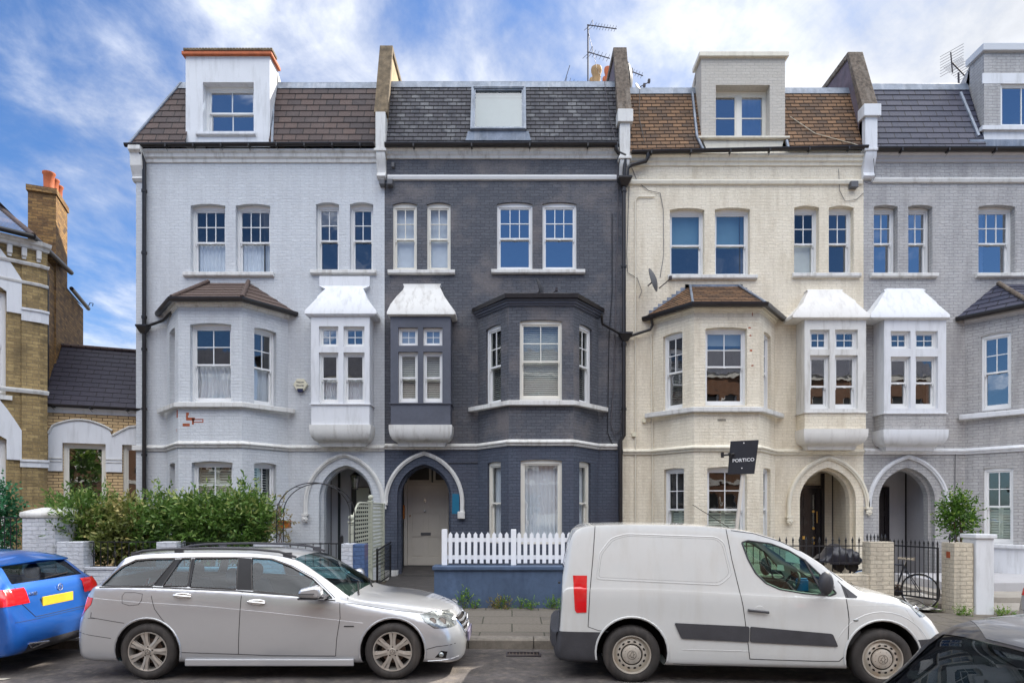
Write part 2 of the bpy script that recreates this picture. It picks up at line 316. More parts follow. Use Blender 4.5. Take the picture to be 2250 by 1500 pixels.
# ------------------------------------------------------------ mesh builder
BASE = {}
class MB:
    def __init__(s): s.v = []; s.f = []; s.leaf = None; s.uv = {}
    def add(s, vs, fs):
        n = len(s.v); s.v += [tuple(p) for p in vs]; s.f += [tuple(i+n for i in f) for f in fs]; return s
    def box(s, x0, x1, y0, y1, z0, z1):
        return s.add([(x0,y0,z0),(x1,y0,z0),(x1,y1,z0),(x0,y1,z0),(x0,y0,z1),(x1,y0,z1),(x1,y1,z1),(x0,y1,z1)],
                     [(0,3,2,1),(4,5,6,7),(0,1,5,4),(1,2,6,5),(2,3,7,6),(3,0,4,7)])
    def obox(s, fr, u0, u1, v0, v1, d0, d1):
        P = [fr.p(u, v, d) for v in (v0, v1) for (u, d) in ((u0, d0), (u1, d0), (u1, d1), (u0, d1))]
        return s.add(P, [(0,3,2,1),(4,5,6,7),(0,1,5,4),(1,2,6,5),(2,3,7,6),(3,0,4,7)])
    def quad(s, a, b, c, d): return s.add([a, b, c, d], [(0, 1, 2, 3)])
    def poly(s, pts): return s.add(pts, [tuple(range(len(pts)))])
    def prism(s, pts, off):
        n = len(pts); o = Vector(off); q = [Vector(p)+o for p in pts]
        fs = [tuple(range(n))[::-1], tuple(range(n, 2*n))]+[(i, (i+1) % n, n+(i+1) % n, n+i) for i in range(n)]
        return s.add(list(pts)+q, fs)
    def tube(s, pts, r, n=8, closed=False, cap=True):
        pts = [Vector(p) for p in pts]; m = len(pts); rs = r if isinstance(r, (list, tuple)) else [r]*m
        vs = []; up = None
        for i, p in enumerate(pts):
            if closed: d = pts[(i+1) % m]-pts[i-1]
            else: d = pts[min(i+1, m-1)]-pts[max(i-1, 0)]
            d = d.normalized() if d.length > 1e-9 else Vector((0, 0, 1))
            if up is None: up = d.orthogonal().normalized()
            up = (up-d*up.dot(d)); up = up.normalized() if up.length > 1e-6 else d.orthogonal().normalized()
            sd_ = d.cross(up)
            for k in range(n):
                a = 2*math.pi*k/n; vs.append(p+(up*math.cos(a)+sd_*math.sin(a))*rs[i])
        fs = []
        for i in range(m if closed else m-1):
            j = (i+1) % m
            for k in range(n): fs.append((i*n+k, i*n+(k+1) % n, j*n+(k+1) % n, j*n+k))
        if cap and not closed: fs.append(tuple(range(n))[::-1]); fs.append(tuple((m-1)*n+k for k in range(n)))
        return s.add(vs, fs)
    def lathe(s, prof, c, axis='Z', n=24, cap=True):
        vs = []
        for (r, h) in prof:
            for k in range(n):
                a = 2*math.pi*k/n; x, y = r*math.cos(a), r*math.sin(a)
                p = {'Z': (x, y, h), 'Y': (x, h, y), 'X': (h, x, y)}[axis]
                vs.append((c[0]+p[0], c[1]+p[1], c[2]+p[2]))
        m = len(prof); fs = [(i*n+k, i*n+(k+1) % n, (i+1)*n+(k+1) % n, (i+1)*n+k) for i in range(m-1) for k in range(n)]
        if cap: fs.append(tuple(range(n))[::-1]); fs.append(tuple((m-1)*n+k for k in range(n)))
        return s.add(vs, fs)
    def build(s, name, mat, parent=None, smooth=None, bevel=0, label=None, subsurf=0):
        me = bpy.data.meshes.new(name); base = BASE.get(parent.name, Vector()) if parent else Vector()
        me.from_pydata([(a-base.x, b-base.y, c-base.z) for a, b, c in s.v], [], s.f); me.validate()
        o = bpy.data.objects.new(name, me); COL.objects.link(o)
        if parent: o.parent = parent
        BASE[o.name] = base.copy()
        ms = mat if isinstance(mat, (list, tuple)) else [mat]
        for q in ms: me.materials.append(M[q])
        uvs(me, base, s.uv)
        if bevel:
            b = o.modifiers.new('bevel', 'BEVEL'); b.width = bevel; b.segments = 2; b.limit_method = 'ANGLE'; b.angle_limit = R(40)
        if subsurf: q = o.modifiers.new('ss', 'SUBSURF'); q.levels = q.render_levels = subsurf
        if smooth is not None:
            try: me.shade_smooth(); me.set_sharp_from_angle(angle=R(smooth))
            except Exception:
                for p in me.polygons: p.use_smooth = True
        if s.leaf:
            at = me.attributes.new('leaf', 'FLOAT', 'FACE')
            if len(at.data) == len(s.leaf): at.data.foreach_set('value', s.leaf)
        if label: o['label'] = label
        return o
def uvs(me, base, over={}):
    uvl = me.uv_layers.new(name='UVMap'); Zv = Vector((0, 0, 1))
    vs = me.vertices
    for p in me.polygons:
        if p.index in over and len(over) and len(over[p.index]) == p.loop_total:
            for li, c in zip(p.loop_indices, over[p.index]): uvl.data[li].uv = c
            continue
        n = p.normal
        if abs(n.z) > .97: t = Vector((1, 0, 0)); b = Vector((0, 1, 0))
        else:
            if n.y > .01 or (abs(n.y) <= .01 and n.x < 0): n = -n
            t = Zv.cross(n).normalized(); t = Vector((t.x, t.y, 0)).normalized() if t.length else Vector((1, 0, 0)); b = n.cross(t); b = b if b.z >= 0 else -b
        for li in p.loop_indices:
            q = vs[me.loops[li].vertex_index].co+base
            uvl.data[li].uv = (q.dot(t), q.dot(b))
class Fr:
    """a wall plane: u along the wall, v up, d into the wall"""
    def __init__(s, o, t, back=None):
        s.o = Vector(o); s.t = Vector((t[0], t[1], 0)).normalized()
        s.b = Vector(back).normalized() if back else Vector((-s.t.y, s.t.x, 0))
    def p(s, u, v, d=0): q = s.o+s.t*u+s.b*d; return Vector((q.x, q.y, s.o.z+v))
    def u(s, px):
        k = (px-CX)/F; return (k*s.o.y-s.o.x)/(s.t.x-k*s.t.y)
    def z(s, px, py): q = s.p(s.u(px), 0); return Z(py, q.y)-s.o.z
WALL = Fr((0, Y0, 0), (1, 0))
def tag(o, label, cat, group=None, kind=None):
    if label: o['label'] = label
    if cat: o['category'] = cat
    if group: o['group'] = group
    if kind: o['kind'] = kind
    return o
def thing(name, label, cat, loc=(0, 0, 0), group=None, local=False, rz=0):
    o = bpy.data.objects.new(name, None); COL.objects.link(o); o.location = loc; o.rotation_euler = (0, 0, rz)
    o.empty_display_size = .2
    BASE[o.name] = Vector() if local else Vector(loc)
    return tag(o, label, cat, group)
def struct(mb, name, mat, **k):
    o = mb.build(name, mat, **k); o['kind'] = 'structure'; return o
def dup(root, loc, rz=0, label=None):
    def cp(o, par):
        c = o.copy(); COL.objects.link(c)
        if par: c.parent = par
        for ch in o.children: cp(ch, c)
        return c
    r = cp(root, None); r.location = loc; r.rotation_euler = (0, 0, rz)
    if label: r['label'] = label
    return r
def rect(u0, u1, v0, v1): return [(u0, v0), (u1, v0), (u1, v1), (u0, v1)]
def seg_arch(u0, u1, v0, v1, rise=.05, n=8):
    pts = [(u0, v0), (u1, v0)]
    for i in range(n+1):
        t = i/n; u = u1+(u0-u1)*t; pts.append((u, v1+rise*(1-(2*t-1)**2)))
    return pts
def pointed(uc, a, vs_, rise, v0, n=14, full=True):
    Rr = (a*a+rise*rise)/(2*a); cx = Rr-a; pts = [(uc-a, v0), (uc+a, v0)] if full else []
    th = math.acos(max(-1, min(1, cx/Rr)))
    for i in range(n+1):
        t = th*i/n; pts.append((uc-cx+Rr*math.cos(t), vs_+Rr*math.sin(t)))
    for i in range(n-1, -1, -1):
        t = th*i/n; pts.append((uc+cx-Rr*math.cos(t), vs_+Rr*math.sin(t)))
    return pts
def panel(mb, fr, outer, holes=(), depth=.12, d=0, map3=None):
    f3 = map3 or (lambda u, v, dd: fr.p(u, v, dd))
    loops = [[Vector((u, v, 0)) for u, v in outer]]+[[Vector((u, v, 0)) for u, v in h] for h in holes]
    flat = [p for l in loops for p in l]
    tris = tessellate_polygon(loops)
    vs = [f3(p.x, p.y, d) for p in flat]; fs = []
    for a, b, c in tris:
        ar = (flat[b].x-flat[a].x)*(flat[c].y-flat[a].y)-(flat[b].y-flat[a].y)*(flat[c].x-flat[a].x)
        fs.append((a, b, c) if ar > 0 else (a, c, b))
    mb.add(vs, fs)
    if depth:
        for h in holes:
            n = len(h)
            for i in range(n):
                a, b = h[i], h[(i+1) % n]
                mb.quad(f3(a[0], a[1], d), f3(b[0], b[1], d), f3(b[0], b[1], d+depth), f3(a[0], a[1], d+depth))
    return mb
def sweep(mb, path, prof, closed=False):
    """path: plan points (x,y); prof: closed outline of (out, z); out = to the right of travel"""
    P = [Vector(p) for p in path]; m = len(P); n = len(prof); vs = []
    for i in range(m):
        d0 = (P[i]-P[i-1]).normalized() if i > 0 else None; d1 = (P[i+1]-P[i]).normalized() if i < m-1 else None
        if d0 is None: d0 = d1
        if d1 is None: d1 = d0
        n0 = Vector((d0.y, -d0.x)); n1 = Vector((d1.y, -d1.x)); mt = (n0+n1); mt = mt/(mt.length_squared)*2 if mt.length > 1e-6 else n0
        for (o, z) in prof: vs.append((P[i].x+mt.x*o, P[i].y+mt.y*o, z))
    fs = [(i*n+k, (i+1)*n+k, (i+1)*n+(k+1) % n, i*n+(k+1) % n) for i in range(m-1) for k in range(n)]
    fs += [tuple(range(n))[::-1], tuple((m-1)*n+k for k in range(n))]
    return mb.add(vs, fs)
def tiled(mb, el, er, tl, tr, bh, lift=.014):
    """roof slope made of overlapping courses, eave-left/right, top-left/right"""
    el, er, tl, tr = map(Vector, (el, er, tl, tr)); n = (er-el).cross(tl-el).normalized()
    if n.z < 0: n = -n
    ax = (er-el).normalized(); rows = max(1, round(((tl+tr)/2-(el+er)/2).length/bh))
    for i in range(rows):
        a, b = i/rows, (i+1)/rows
        p0 = el.lerp(tl, a)+n*lift; p1 = er.lerp(tr, a)+n*lift; p2 = er.lerp(tr, b)+n*.001; p3 = el.lerp(tl, b)+n*.001
        q0 = el.lerp(tl, a); q1 = er.lerp(tr, a)
        k = len(mb.f); mb.quad(p0, p1, p2, p3); mb.quad(q0, q1, p1, p0)
        mb.uv[k] = [((p-el).dot(ax), (i+c)*bh+.0001) for p, c in ((p0, .04), (p1, .04), (p2, .98), (p3, .98))]
        mb.uv[k+1] = [(0.1, (i+.5)*bh)]*4
    return mb
# ------------------------------------------------------------ windows
def ring(mb, fr, u0, u1, v0, v1, w, d0, d1, wt=None, wb=None):
    wt = wt or w; wb = wb or w
    mb.obox(fr, u0, u0+w, v0, v1, d0, d1); mb.obox(fr, u1-w, u1, v0, v1, d0, d1)
    mb.obox(fr, u0+w, u1-w, v0, v0+wb, d0, d1); mb.obox(fr, u0+w, u1-w, v1-wt, v1, d0, d1)
def bars(mb, fr, u0, u1, v0, v1, cols, rows, d0, d1, w=.02):
    for i in range(1, rows):
        v = v0+(v1-v0)*i/rows; mb.obox(fr, u0, u1, v-w/2, v+w/2, d0, d1)
    for i in range(1, cols):
        u = u0+(u1-u0)*i/cols
        for j in range(rows):
            a = v0+(v1-v0)*j/rows+(w/2 if j else 0); b = v0+(v1-v0)*(j+1)/rows-(w/2 if j < rows-1 else 0)
            mb.obox(fr, u-w/2, u+w/2, a, b, d0+.002, d1-.002)
def pleats(fr, u0, u1, v0, v1, d, waves=9, amp=.022, seed=1, gather=0):
    mb = MB(); rr = random.Random(seed); n = waves*6; vs = []
    ph = [rr.uniform(-.5, .5) for _ in range(n+1)]
    for j in range(6):
        v = v0+(v1-v0)*j/5; g = 1-gather*(1-abs(j/5-.5)*2)*.4
        for i in range(n+1):
            t = i/n; u = u0+(u1-u0)*t+rr.uniform(-.002, .002)
            u = (u0+u1)/2+(u-(u0+u1)/2)*g
            vs.append(fr.p(u, v, d+amp*math.sin(t*waves*2*math.pi+ph[i//6*6]*1.5)*(1.2-.4*j/5)))
    fs = [(j*(n+1)+i, j*(n+1)+i+1, (j+1)*(n+1)+i+1, (j+1)*(n+1)+i) for j in range(5) for i in range(n)]
    mb.add(vs, fs); return mb
def slats(fr, u0, u1, v0, v1, d, pitch=.05, tilt=.5, depth=.04):
    mb = MB(); n = int((v1-v0)/pitch)
    for i in range(n):
        v = v0+(i+.5)*pitch; a = depth*.5
        P = [fr.p(u, v+s*a*math.sin(tilt), d+s*a*math.cos(tilt)) for s, u in ((-1, u0), (-1, u1), (1, u1), (1, u0))]
        mb.quad(*P); mb.quad(*[p+Vector((0, 0, -.004)) for p in P])
    return mb
def window(parent, fr, u0, u1, v0, v1, depth, up=(3, 2), lo=(1, 1), split=.5, rise=0, cur=None, glass='window_glass', paint='sash_white', w=.05, horns=True, mid=None, name='window'):
    """a vertical sliding sash: box frame, two sashes, bars, panes and what hangs behind"""
    mb = MB(); d = depth
    ring(mb, fr, u0, u1, v0, v1+rise, w, d, d+.12, wt=w+rise+.01, wb=.06)
    a, b, c, e = u0+w, u1-w, v0+.06, v1-w-.01
    vm = c+(e-c)*split; s = .038
    ring(mb, fr, a, b, vm-.02, e, s, d+.025, d+.065, wb=.04)
    bars(mb, fr, a+s, b-s, vm+.02, e-s, up[0], up[1], d+.03, d+.06)
    if lo is not None:
        ring(mb, fr, a, b, c, vm+.02, s, d+.068, d+.108, wb=.075, wt=.04)
        bars(mb, fr, a+s, b-s, c+.075, vm-.02, lo[0], lo[1], d+.073, d+.103)
    if horns:
        for q in (a+s*.5, b-s*.5): mb.obox(fr, q-.014, q+.014, vm-.075, vm-.0205, d+.027, d+.063)
        mb.obox(fr, (a+b)/2-.03, (a+b)/2+.03, vm-.032, vm-.0205, d+.02, d+.03)
    o = mb.build(name, paint, parent)
    if cur and cur not in ('upblue', 'side', 'uproller'): glass = 'clear_glass'
    g = MB(); g.quad(fr.p(a+s, vm, d+.046), fr.p(b-s, vm, d+.046), fr.p(b-s, e-s, d+.046), fr.p(a+s, e-s, d+.046))
    if lo is not None: g.quad(fr.p(a+s, c+.05, d+.09), fr.p(b-s, c+.05, d+.09), fr.p(b-s, vm, d+.09), fr.p(a+s, vm, d+.09))
    g.build('pane', glass, o)
    if cur: curtains(o, fr, a, b, c, vm, e, d+.16, cur)
    return o
def curtains(o, fr, a, b, c, vm, e, d, cur, seed=[0]):
    seed[0] += 1
    if cur == 'half': pleats(fr, a-.02, b+.02, c, vm-.01, d, 8, seed=seed[0]).build('curtain', 'curtain_white', o, smooth=80)
    elif cur == 'gathered': pleats(fr, a-.02, b+.02, c, vm-.01, d, 9, .03, seed=seed[0], gather=.35).build('curtain', 'curtain_white', o, smooth=80)
    elif cur == 'full': pleats(fr, a-.02, b+.02, c, e, d, 9, seed=seed[0]).build('curtain', 'curtain_white', o, smooth=80)
    elif cur == 'side':
        pleats(fr, a-.02, a+(b-a)*.36, c, e, d, 4, seed=seed[0]).build('curtain', 'curtain_white', o, smooth=80)
    elif cur == 'blind': slats(fr, a-.02, b+.02, c-.02, e+.02, d, .045, .9, .042).build('blind', 'blind_white', o)
    elif cur == 'blind_open': slats(fr, a-.02, b+.02, c-.02, e+.02, d, .05, .55, .035).build('blind', 'blind_white', o)
    elif cur == 'upblue':
        m = MB(); m.obox(fr, a-.02, b+.02, vm-.02, e+.03, d, d+.01); m.build('blind', 'blind_blue', o)
    elif cur == 'uproller':
        m = MB(); m.obox(fr, a-.02, b+.02, e-.28, e+.03, d, d+.01); m.build('blind', 'blind_white', o)
    elif cur == 'solid':
        m = MB(); m.obox(fr, a-.02, b+.02, c, e+.03, d, d+.01); m.build('blind', 'curtain_white', o)
    elif cur == 'lowsolid':
        m = MB(); m.obox(fr, a-.02, b+.02, c, vm, d, d+.01); m.build('blind', 'blind_white', o)
    elif cur in ('shutter', 'shutter_low', 'shutter_dark'):
        t_ = vm if cur == 'shutter_low' else e; mid = (a+b)/2; m = MB()
        for q0, q1 in ((a, mid-.004), (mid+.004, b)):
            ring(m, fr, q0, q1, c, t_, .04, d, d+.03)
            sl = slats(fr, q0+.04, q1-.04, c+.04, t_-.04, d+.015, .062, 1.0 if cur != 'shutter_dark' else .35, .06)
            m.add(sl.v, sl.f)
        m.build('shutter', 'shutter_sage' if cur != 'shutter_dark' else 'blind_white', o)
def sill(parent, fr, u0, u1, v1, th=.11, out=.09, mat='white_stone', d1=.1):
    m = MB(); P = [(0-out, v1-th*.75), (0-out, v1-.012), (-out+.02, v1), (d1, v1+.012), (d1, v1-th), (-out+.03, v1-th)]
    vs = [fr.p(u, v, d) for u in (u0, u1) for d, v in P]; n = len(P)
    m.add(vs, [tuple(range(n)), tuple(range(n, 2*n))[::-1]]+[(i, n+i, n+(i+1) % n, (i+1) % n) for i in range(n)])
    return m.build('sill', mat, parent)
def lintel_arch(parent, fr, u0, u1, v1, rise, mat): pass
# ------------------------------------------------------------ string courses and cornices
def course(parent, path, prof, mat, name='string_course'):
    m = MB(); sweep(m, path, prof); return m.build(name, mat, parent, smooth=30)
STRING = lambda z, h=.15, o=.09: [(0, z-h*.55), (o*.45, z-h*.5), (o*.6, z-h*.2), (o, z-h*.05), (o, z+h*.12), (0, z+h*.5)]
CORNICE = lambda z0, z1, o=.16: [(0, z0), (o*.25, z0+.01), (o*.3, z0+(z1-z0)*.3), (o*.6, z0+(z1-z0)*.42), (o*.62, z0+(z1-z0)*.7), (o, z0+(z1-z0)*.85), (o, z1), (0, z1)]
def gutter_prof(z, o0=.10, r=.065):
    return [(o0+r+r*math.cos(a)*1.0, z+r*math.sin(a)*1.1) for a in [math.pi+math.pi*i/6 for i in range(7)]]+[(o0+2*r, z+.012), (o0, z+.012)]
def hoodarch(parent, uc, a, vs_, rise, legl, legr, mat, wd=.10, out=.07, fr=WALL):
    Rr = (a*a+rise*rise)/(2*a); cx = Rr-a; th = math.acos(cx/Rr); pts = []
    for v in (legl, vs_-.001): pts.append((uc-a, v))
    n = 16
    for i in range(1, n+1): t = th*i/n; pts.append((uc+cx-Rr*math.cos(t), vs_+Rr*math.sin(t)))
    for i in range(n-1, -1, -1): t = th*i/n; pts.append((uc-cx+Rr*math.cos(t), vs_+Rr*math.sin(t)))
    pts.append((uc+a, legr))
    # swept moulding of stepped section
    P = [Vector(p) for p in pts]; m = MB(); prof = [(-wd/2, 0), (-wd/2, -out*.55), (-wd*.18, -out*.7), (-wd*.1, -out), (wd*.3, -out), (wd/2, -out*.6), (wd/2, 0)]
    k = len(prof); vs = []
    for i, p in enumerate(P):
        d = (P[min(i+1, len(P)-1)]-P[max(i-1, 0)]).normalized(); nn = Vector((-d.y, d.x))
        if i in (0, len(P)-1): nn = Vector((-1, 0)) if i == 0 else Vector((1, 0))
        for (s, dd) in prof: q = p+nn*s; vs.append(fr.p(q.x, q.y, dd))
    fs = [(i*k+j, (i+1)*k+j, (i+1)*k+(j+1) % k, i*k+(j+1) % k) for i in range(len(P)-1) for j in range(k)]+[tuple(range(k)), tuple(((len(P)-1)*k+j) for j in range(k))[::-1]]
    m.add(vs, fs); return m.build('hood_mould', mat, parent, smooth=35)
def labelstop(parent, u, v, mat, r=.085, fr=WALL):
    m = MB(); bm_pts = []
    m.obox(fr, u-r*.9, u+r*.9, v-.02, v+.035, -.11, 0)
    c = fr.p(u, v-.10, -.06)
    for i in range(7):
        a = i*2*math.pi/7; q = Vector((math.cos(a)*r*.55, -.02, math.sin(a)*r*.6)); ball(m, c+q, r*.42, 6, 4)
    ball(m, c+Vector((0, -.03, 0)), r*.5, 8, 5)
    return m.build('label_stop', mat, parent, smooth=50)
def ball(m, c, r, n=8, k=6, sz=1.0):
    prof = [(r*math.sin(math.pi*i/k)+1e-5, -r*sz*math.cos(math.pi*i/k)) for i in range(k+1)]
    m.lathe(prof, c, 'Z', n, cap=False)
# ------------------------------------------------------------ bay window and oriel
BD = 0.985
class Bay: pass
def bay_geo(j0, j1, c0, c1):
    b = Bay(); yf = Y0-BD; b.x0, b.x1 = X(j0), X(j1); b.a0, b.a1 = X(c0, yf), X(c1, yf)
    b.path = [(b.x0, Y0), (b.a0, yf), (b.a1, yf), (b.x1, Y0)]
    b.L = Fr((b.x0, Y0, 0), (b.a0-b.x0, -BD)); b.LL = math.hypot(b.a0-b.x0, BD)
    b.Fr_ = Fr((b.a0, yf, 0), (1, 0)); b.FL = b.a1-b.a0
    b.Rr_ = Fr((b.a1, yf, 0), (b.x1-b.a1, BD)); b.RL = math.hypot(b.x1-b.a1, BD)
    return b
def bay_walls(H, b, z0, z1, fronts, cants, mat, wins):
    """fronts: [(u0,u1,v0,v1)], cants: list of (side, a, b, v0, v1) with a,b measured from the wall side"""
    holes = {'F': [], 'L': [], 'R': []}; spec = []
    for (u0, u1, v0, v1, kw) in fronts: holes['F'].append(seg_arch(u0, u1, v0, v1, .035)); spec.append((b.Fr_, u0, u1, v0, v1, kw))
    for (a, c, v0, v1, kw) in cants:
        holes['L'].append(seg_arch(a, c, v0, v1, .03)); spec.append((b.L, a, c, v0, v1, kw))
        a2, c2 = b.RL-c, b.RL-a
        a2, c2 = max(a2, .08), min(c2, b.RL-.05)
        holes['R'].append(seg_arch(a2, c2, v0, v1, .03)); spec.append((b.Rr_, a2, c2, v0, v1, kw))
    m = MB(); mats = mat if isinstance(mat, (list, tuple)) else [mat]
    if len(mats) == 1 or isinstance(mat, str):
        for fr, L, k in ((b.L, b.LL, 'L'), (b.Fr_, b.FL, 'F'), (b.Rr_, b.RL, 'R')): panel(m, fr, rect(0, L, z0, z1), holes[k], .14)
        o = m.build('bay', mats[0], H)
    for fr, u0, u1, v0, v1, kw in spec:
        k = dict(kw); dp = k.pop('depth', .09)
        window(o, fr, u0, u1, v0, v1, dp, rise=.03, **k)
    return o
def oriel(H, px0, px1, S, body, hood, cove, panelmat, frame_mat=None):
    """projecting stone window. px0/px1: front face edges; S: dict of rows"""
    D = .46; yf = Y0-D; x0, x1 = X(px0, yf), X(px1, yf); fr = Fr((x0, yf, 0), (1, 0)); W = x1-x0
    z = lambda p: Z(p, yf)
    o_ = MB(); zt, zb = z(S['top']), z(S['panel0'])
    hs = []; cols = [(X(a, yf)-x0, X(c, yf)-x0) for a, c in S['cols']]
    for a, c in cols: hs.append(rect(a, c, z(S['t1']), z(S['t0']))); hs.append(rect(a, c, z(S['l1']), z(S['l0'])))
    panel(o_, fr, rect(0, W, zb, zt), hs, .16)
    for xx in (x0, x1): o_.quad((xx, yf, zb), (xx, Y0, zb), (xx, Y0, zt), (xx, yf, zt))
    o = o_.build('oriel', body, H)
    # lower panel
    zc = z(S['cove0']); m = MB(); m.box(x0+.004, x1-.004, yf+.004, Y0, zc, zb-.002); m.build('oriel_panel', panelmat, o)
    m = MB(); m.box(x0-.03, x1+.03, yf-.03, Y0, zb-.012, zb+.014); m.build('sill', body, o)
    # cove under
    zb2 = z(S['bot']); n = 8; vs = []; lv = []
    for i in range(n+1):
        t = i/n
        if t < .62: a = t/.62*math.pi/2; ins = .0+.15*(1-math.cos(a)); zz = zc-(zc-zb2)*.72*math.sin(a)
        else: s_ = (t-.62)/.38; ins = .15+.05*s_**.5; zz = zc-(zc-zb2)*(.72+.28*s_)
        lv.append((ins, zz))
    lv = [(-.035, zc+.0), (-.035, zc-(zc-zb2)*.18)]+[(i_-.035, z_-(zc-zb2)*.18*(1-(zc-z_)/(zc-zb2))) for i_, z_ in lv[1:]]
    m = MB(); vs = []
    for ins, zz in lv: vs += [(x0+ins, Y0, zz), (x0+ins, yf+ins*1.2, zz), (x1-ins, yf+ins*1.2, zz), (x1-ins, Y0, zz)]
    fs = [(i*4+k, i*4+k+1, (i+1)*4+k+1, (i+1)*4+k) for i in range(len(lv)-1) for k in range(3)]+[((len(lv)-1)*4, (len(lv)-1)*4+1, (len(lv)-1)*4+2, (len(lv)-1)*4+3), (0, 1, 2, 3)]
    m.add(vs, fs); m.build('corbel', cove, o, smooth=50)
    # hood
    Hd = S['hood']; m = MB(); vs = []
    for (pa, pb, py, dd) in Hd:      # dd = projection from wall
        yy = Y0-dd; vs += [(X(pa, yy), Y0, Z(py, yy)), (X(pa, yy), yy, Z(py, yy)), (X(pb, yy), yy, Z(py, yy)), (X(pb, yy), Y0, Z(py, yy))]
    k = len(Hd); fs = [(i*4+j, i*4+j+1, (i+1)*4+j+1, (i+1)*4+j) for i in range(k-1) for j in range(3)]+[((k-1)*4, (k-1)*4+1, (k-1)*4+2, (k-1)*4+3), (0, 1, 2, 3)]
    m.add(vs, fs); m.build('hood', hood, o, smooth=25)
    for i, (a, c) in enumerate(cols):
        kw = S.get('kw', {})
        # top light: small fixed casement
        mb = MB(); v0, v1 = z(S['t1']), z(S['t0']); ring(mb, fr, a, c, v0, v1, .04, .08, .14); ring(mb, fr, a+.04, c-.04, v0+.04, v1-.04, .04, .10, .135)
        bars(mb, fr, a+.08, c-.08, v0+.08, v1-.08, 2, 2, .105, .13, .016)
        q = mb.build('window', 'sash_white', o); g = MB(); g.quad(fr.p(a+.05, v0+.05, .12), fr.p(c-.05, v0+.05, .12), fr.p(c-.05, v1-.05, .12), fr.p(a+.05, v1-.05, .12)); g.build('pane', 'window_glass', q)
        if S.get('topcur'): curtains(q, fr, a+.06, c-.06, v0+.05, v0, v1-.05, .2, S['topcur'])
        window(o, fr, a, c, z(S['l1']), z(S['l0']), .08, up=S.get('lup', (1, 1)), lo=(1, 1), split=S.get('split', .5), cur=(S.get('cur') or [None]*4)[i], w=.04)
    m = MB()      # back of the little room
    m.box(x0+.05, x1-.05, Y0+.35, Y0+.36, zb, zt); m.build('interior', 'interior', o)
    return o
def interior(H, x0, x1, z0, z1, levels, holes_y=Y0+.02):
    m = MB(); yb = Y0+3.2
    m.quad((x0, yb, z0), (x1, yb, z0), (x1, yb, z1), (x0, yb, z1))
    m.quad((x0, Y0+.2, z0), (x0, yb, z0), (x0, yb, z1), (x0, Y0+.2, z1)); m.quad((x1, Y0+.2, z0), (x1, yb, z0), (x1, yb, z1), (x1, Y0+.2, z1))
    for z in levels: m.quad((x0, Y0+.2, z), (x1, Y0+.2, z), (x1, yb, z), (x0, yb, z))
    xm = (x0+x1)/2; m.quad((xm, Y0+.2, z0), (xm, yb, z0), (xm, yb, z1), (xm, Y0+.2, z1))
    return m.build('interior', 'interior', H)
def porch(H, uc, a, vs_, rise, z0, mat, wallmat, arch_mat=None):
    """recessed porch behind the pointed arch"""
    m = MB(); yb = 17.15; w_ = a+.06
    for s in (-1, 1):
        x = uc+s*w_; m.quad((x, Y0+.3, z0), (x, yb, z0), (x, yb, z0+3.4), (x, Y0+.3, z0+3.4))
    m.quad((uc-w_, Y0+.3, z0+3.2), (uc+w_, Y0+.3, z0+3.2), (uc+w_, yb, z0+3.2), (uc-w_, yb, z0+3.2))
    m.quad((uc-w_, yb+.07, z0), (uc+w_, yb+.07, z0), (uc+w_, yb+.07, z0+3.4), (uc-w_, yb+.07, z0+3.4))
    m.build('porch', wallmat, H)
    # inner order of the arch
    m = MB(); fr = Fr((0, Y0+.16, 0), (1, 0))
    panel(m, fr, rect(uc-a-.05, uc+a+.05, z0, vs_+rise+.12), [pointed(uc, a-.07, vs_, rise-.06, z0+.001)], .18)
    m.build('arch_order', mat, H)
def tube_path(parent, pts, r, mat, name, n=8): m = MB(); m.tube(pts, r, n); return m.build(name, mat, parent, smooth=60)
def downpipe(H, pts, r=.045, brackets=(), hopper=None, hmat='black_gutter', name='downpipe'):
    m = MB(); m.tube(pts, r, 10)
    for (x, y, z) in brackets: m.tube([(x, y, z-.03), (x, y, z+.03)], r*1.35, 10)
    o = m.build(name, hmat, H, smooth=60)
    for h in (hopper or []):
        x, y, z, w_ = h; k = MB(); vs = []
        for ww, zz in ((w_, z+.11), (w_, z+.07), (w_*.9, z+.05), (w_*.4, z-.09)): vs += [(x-ww, y-ww*.9, zz), (x+ww, y-ww*.9, zz), (x+ww, y+ww*.6, zz), (x-ww, y+ww*.6, zz)]
        k.add(vs, [(i*4+j, i*4+(j+1) % 4, i*4+4+(j+1) % 4, i*4+4+j) for i in range(3) for j in range(4)]+[(0, 1, 2, 3), (12, 13, 14, 15)])
        k.build('hopper', hmat, o)
    return o
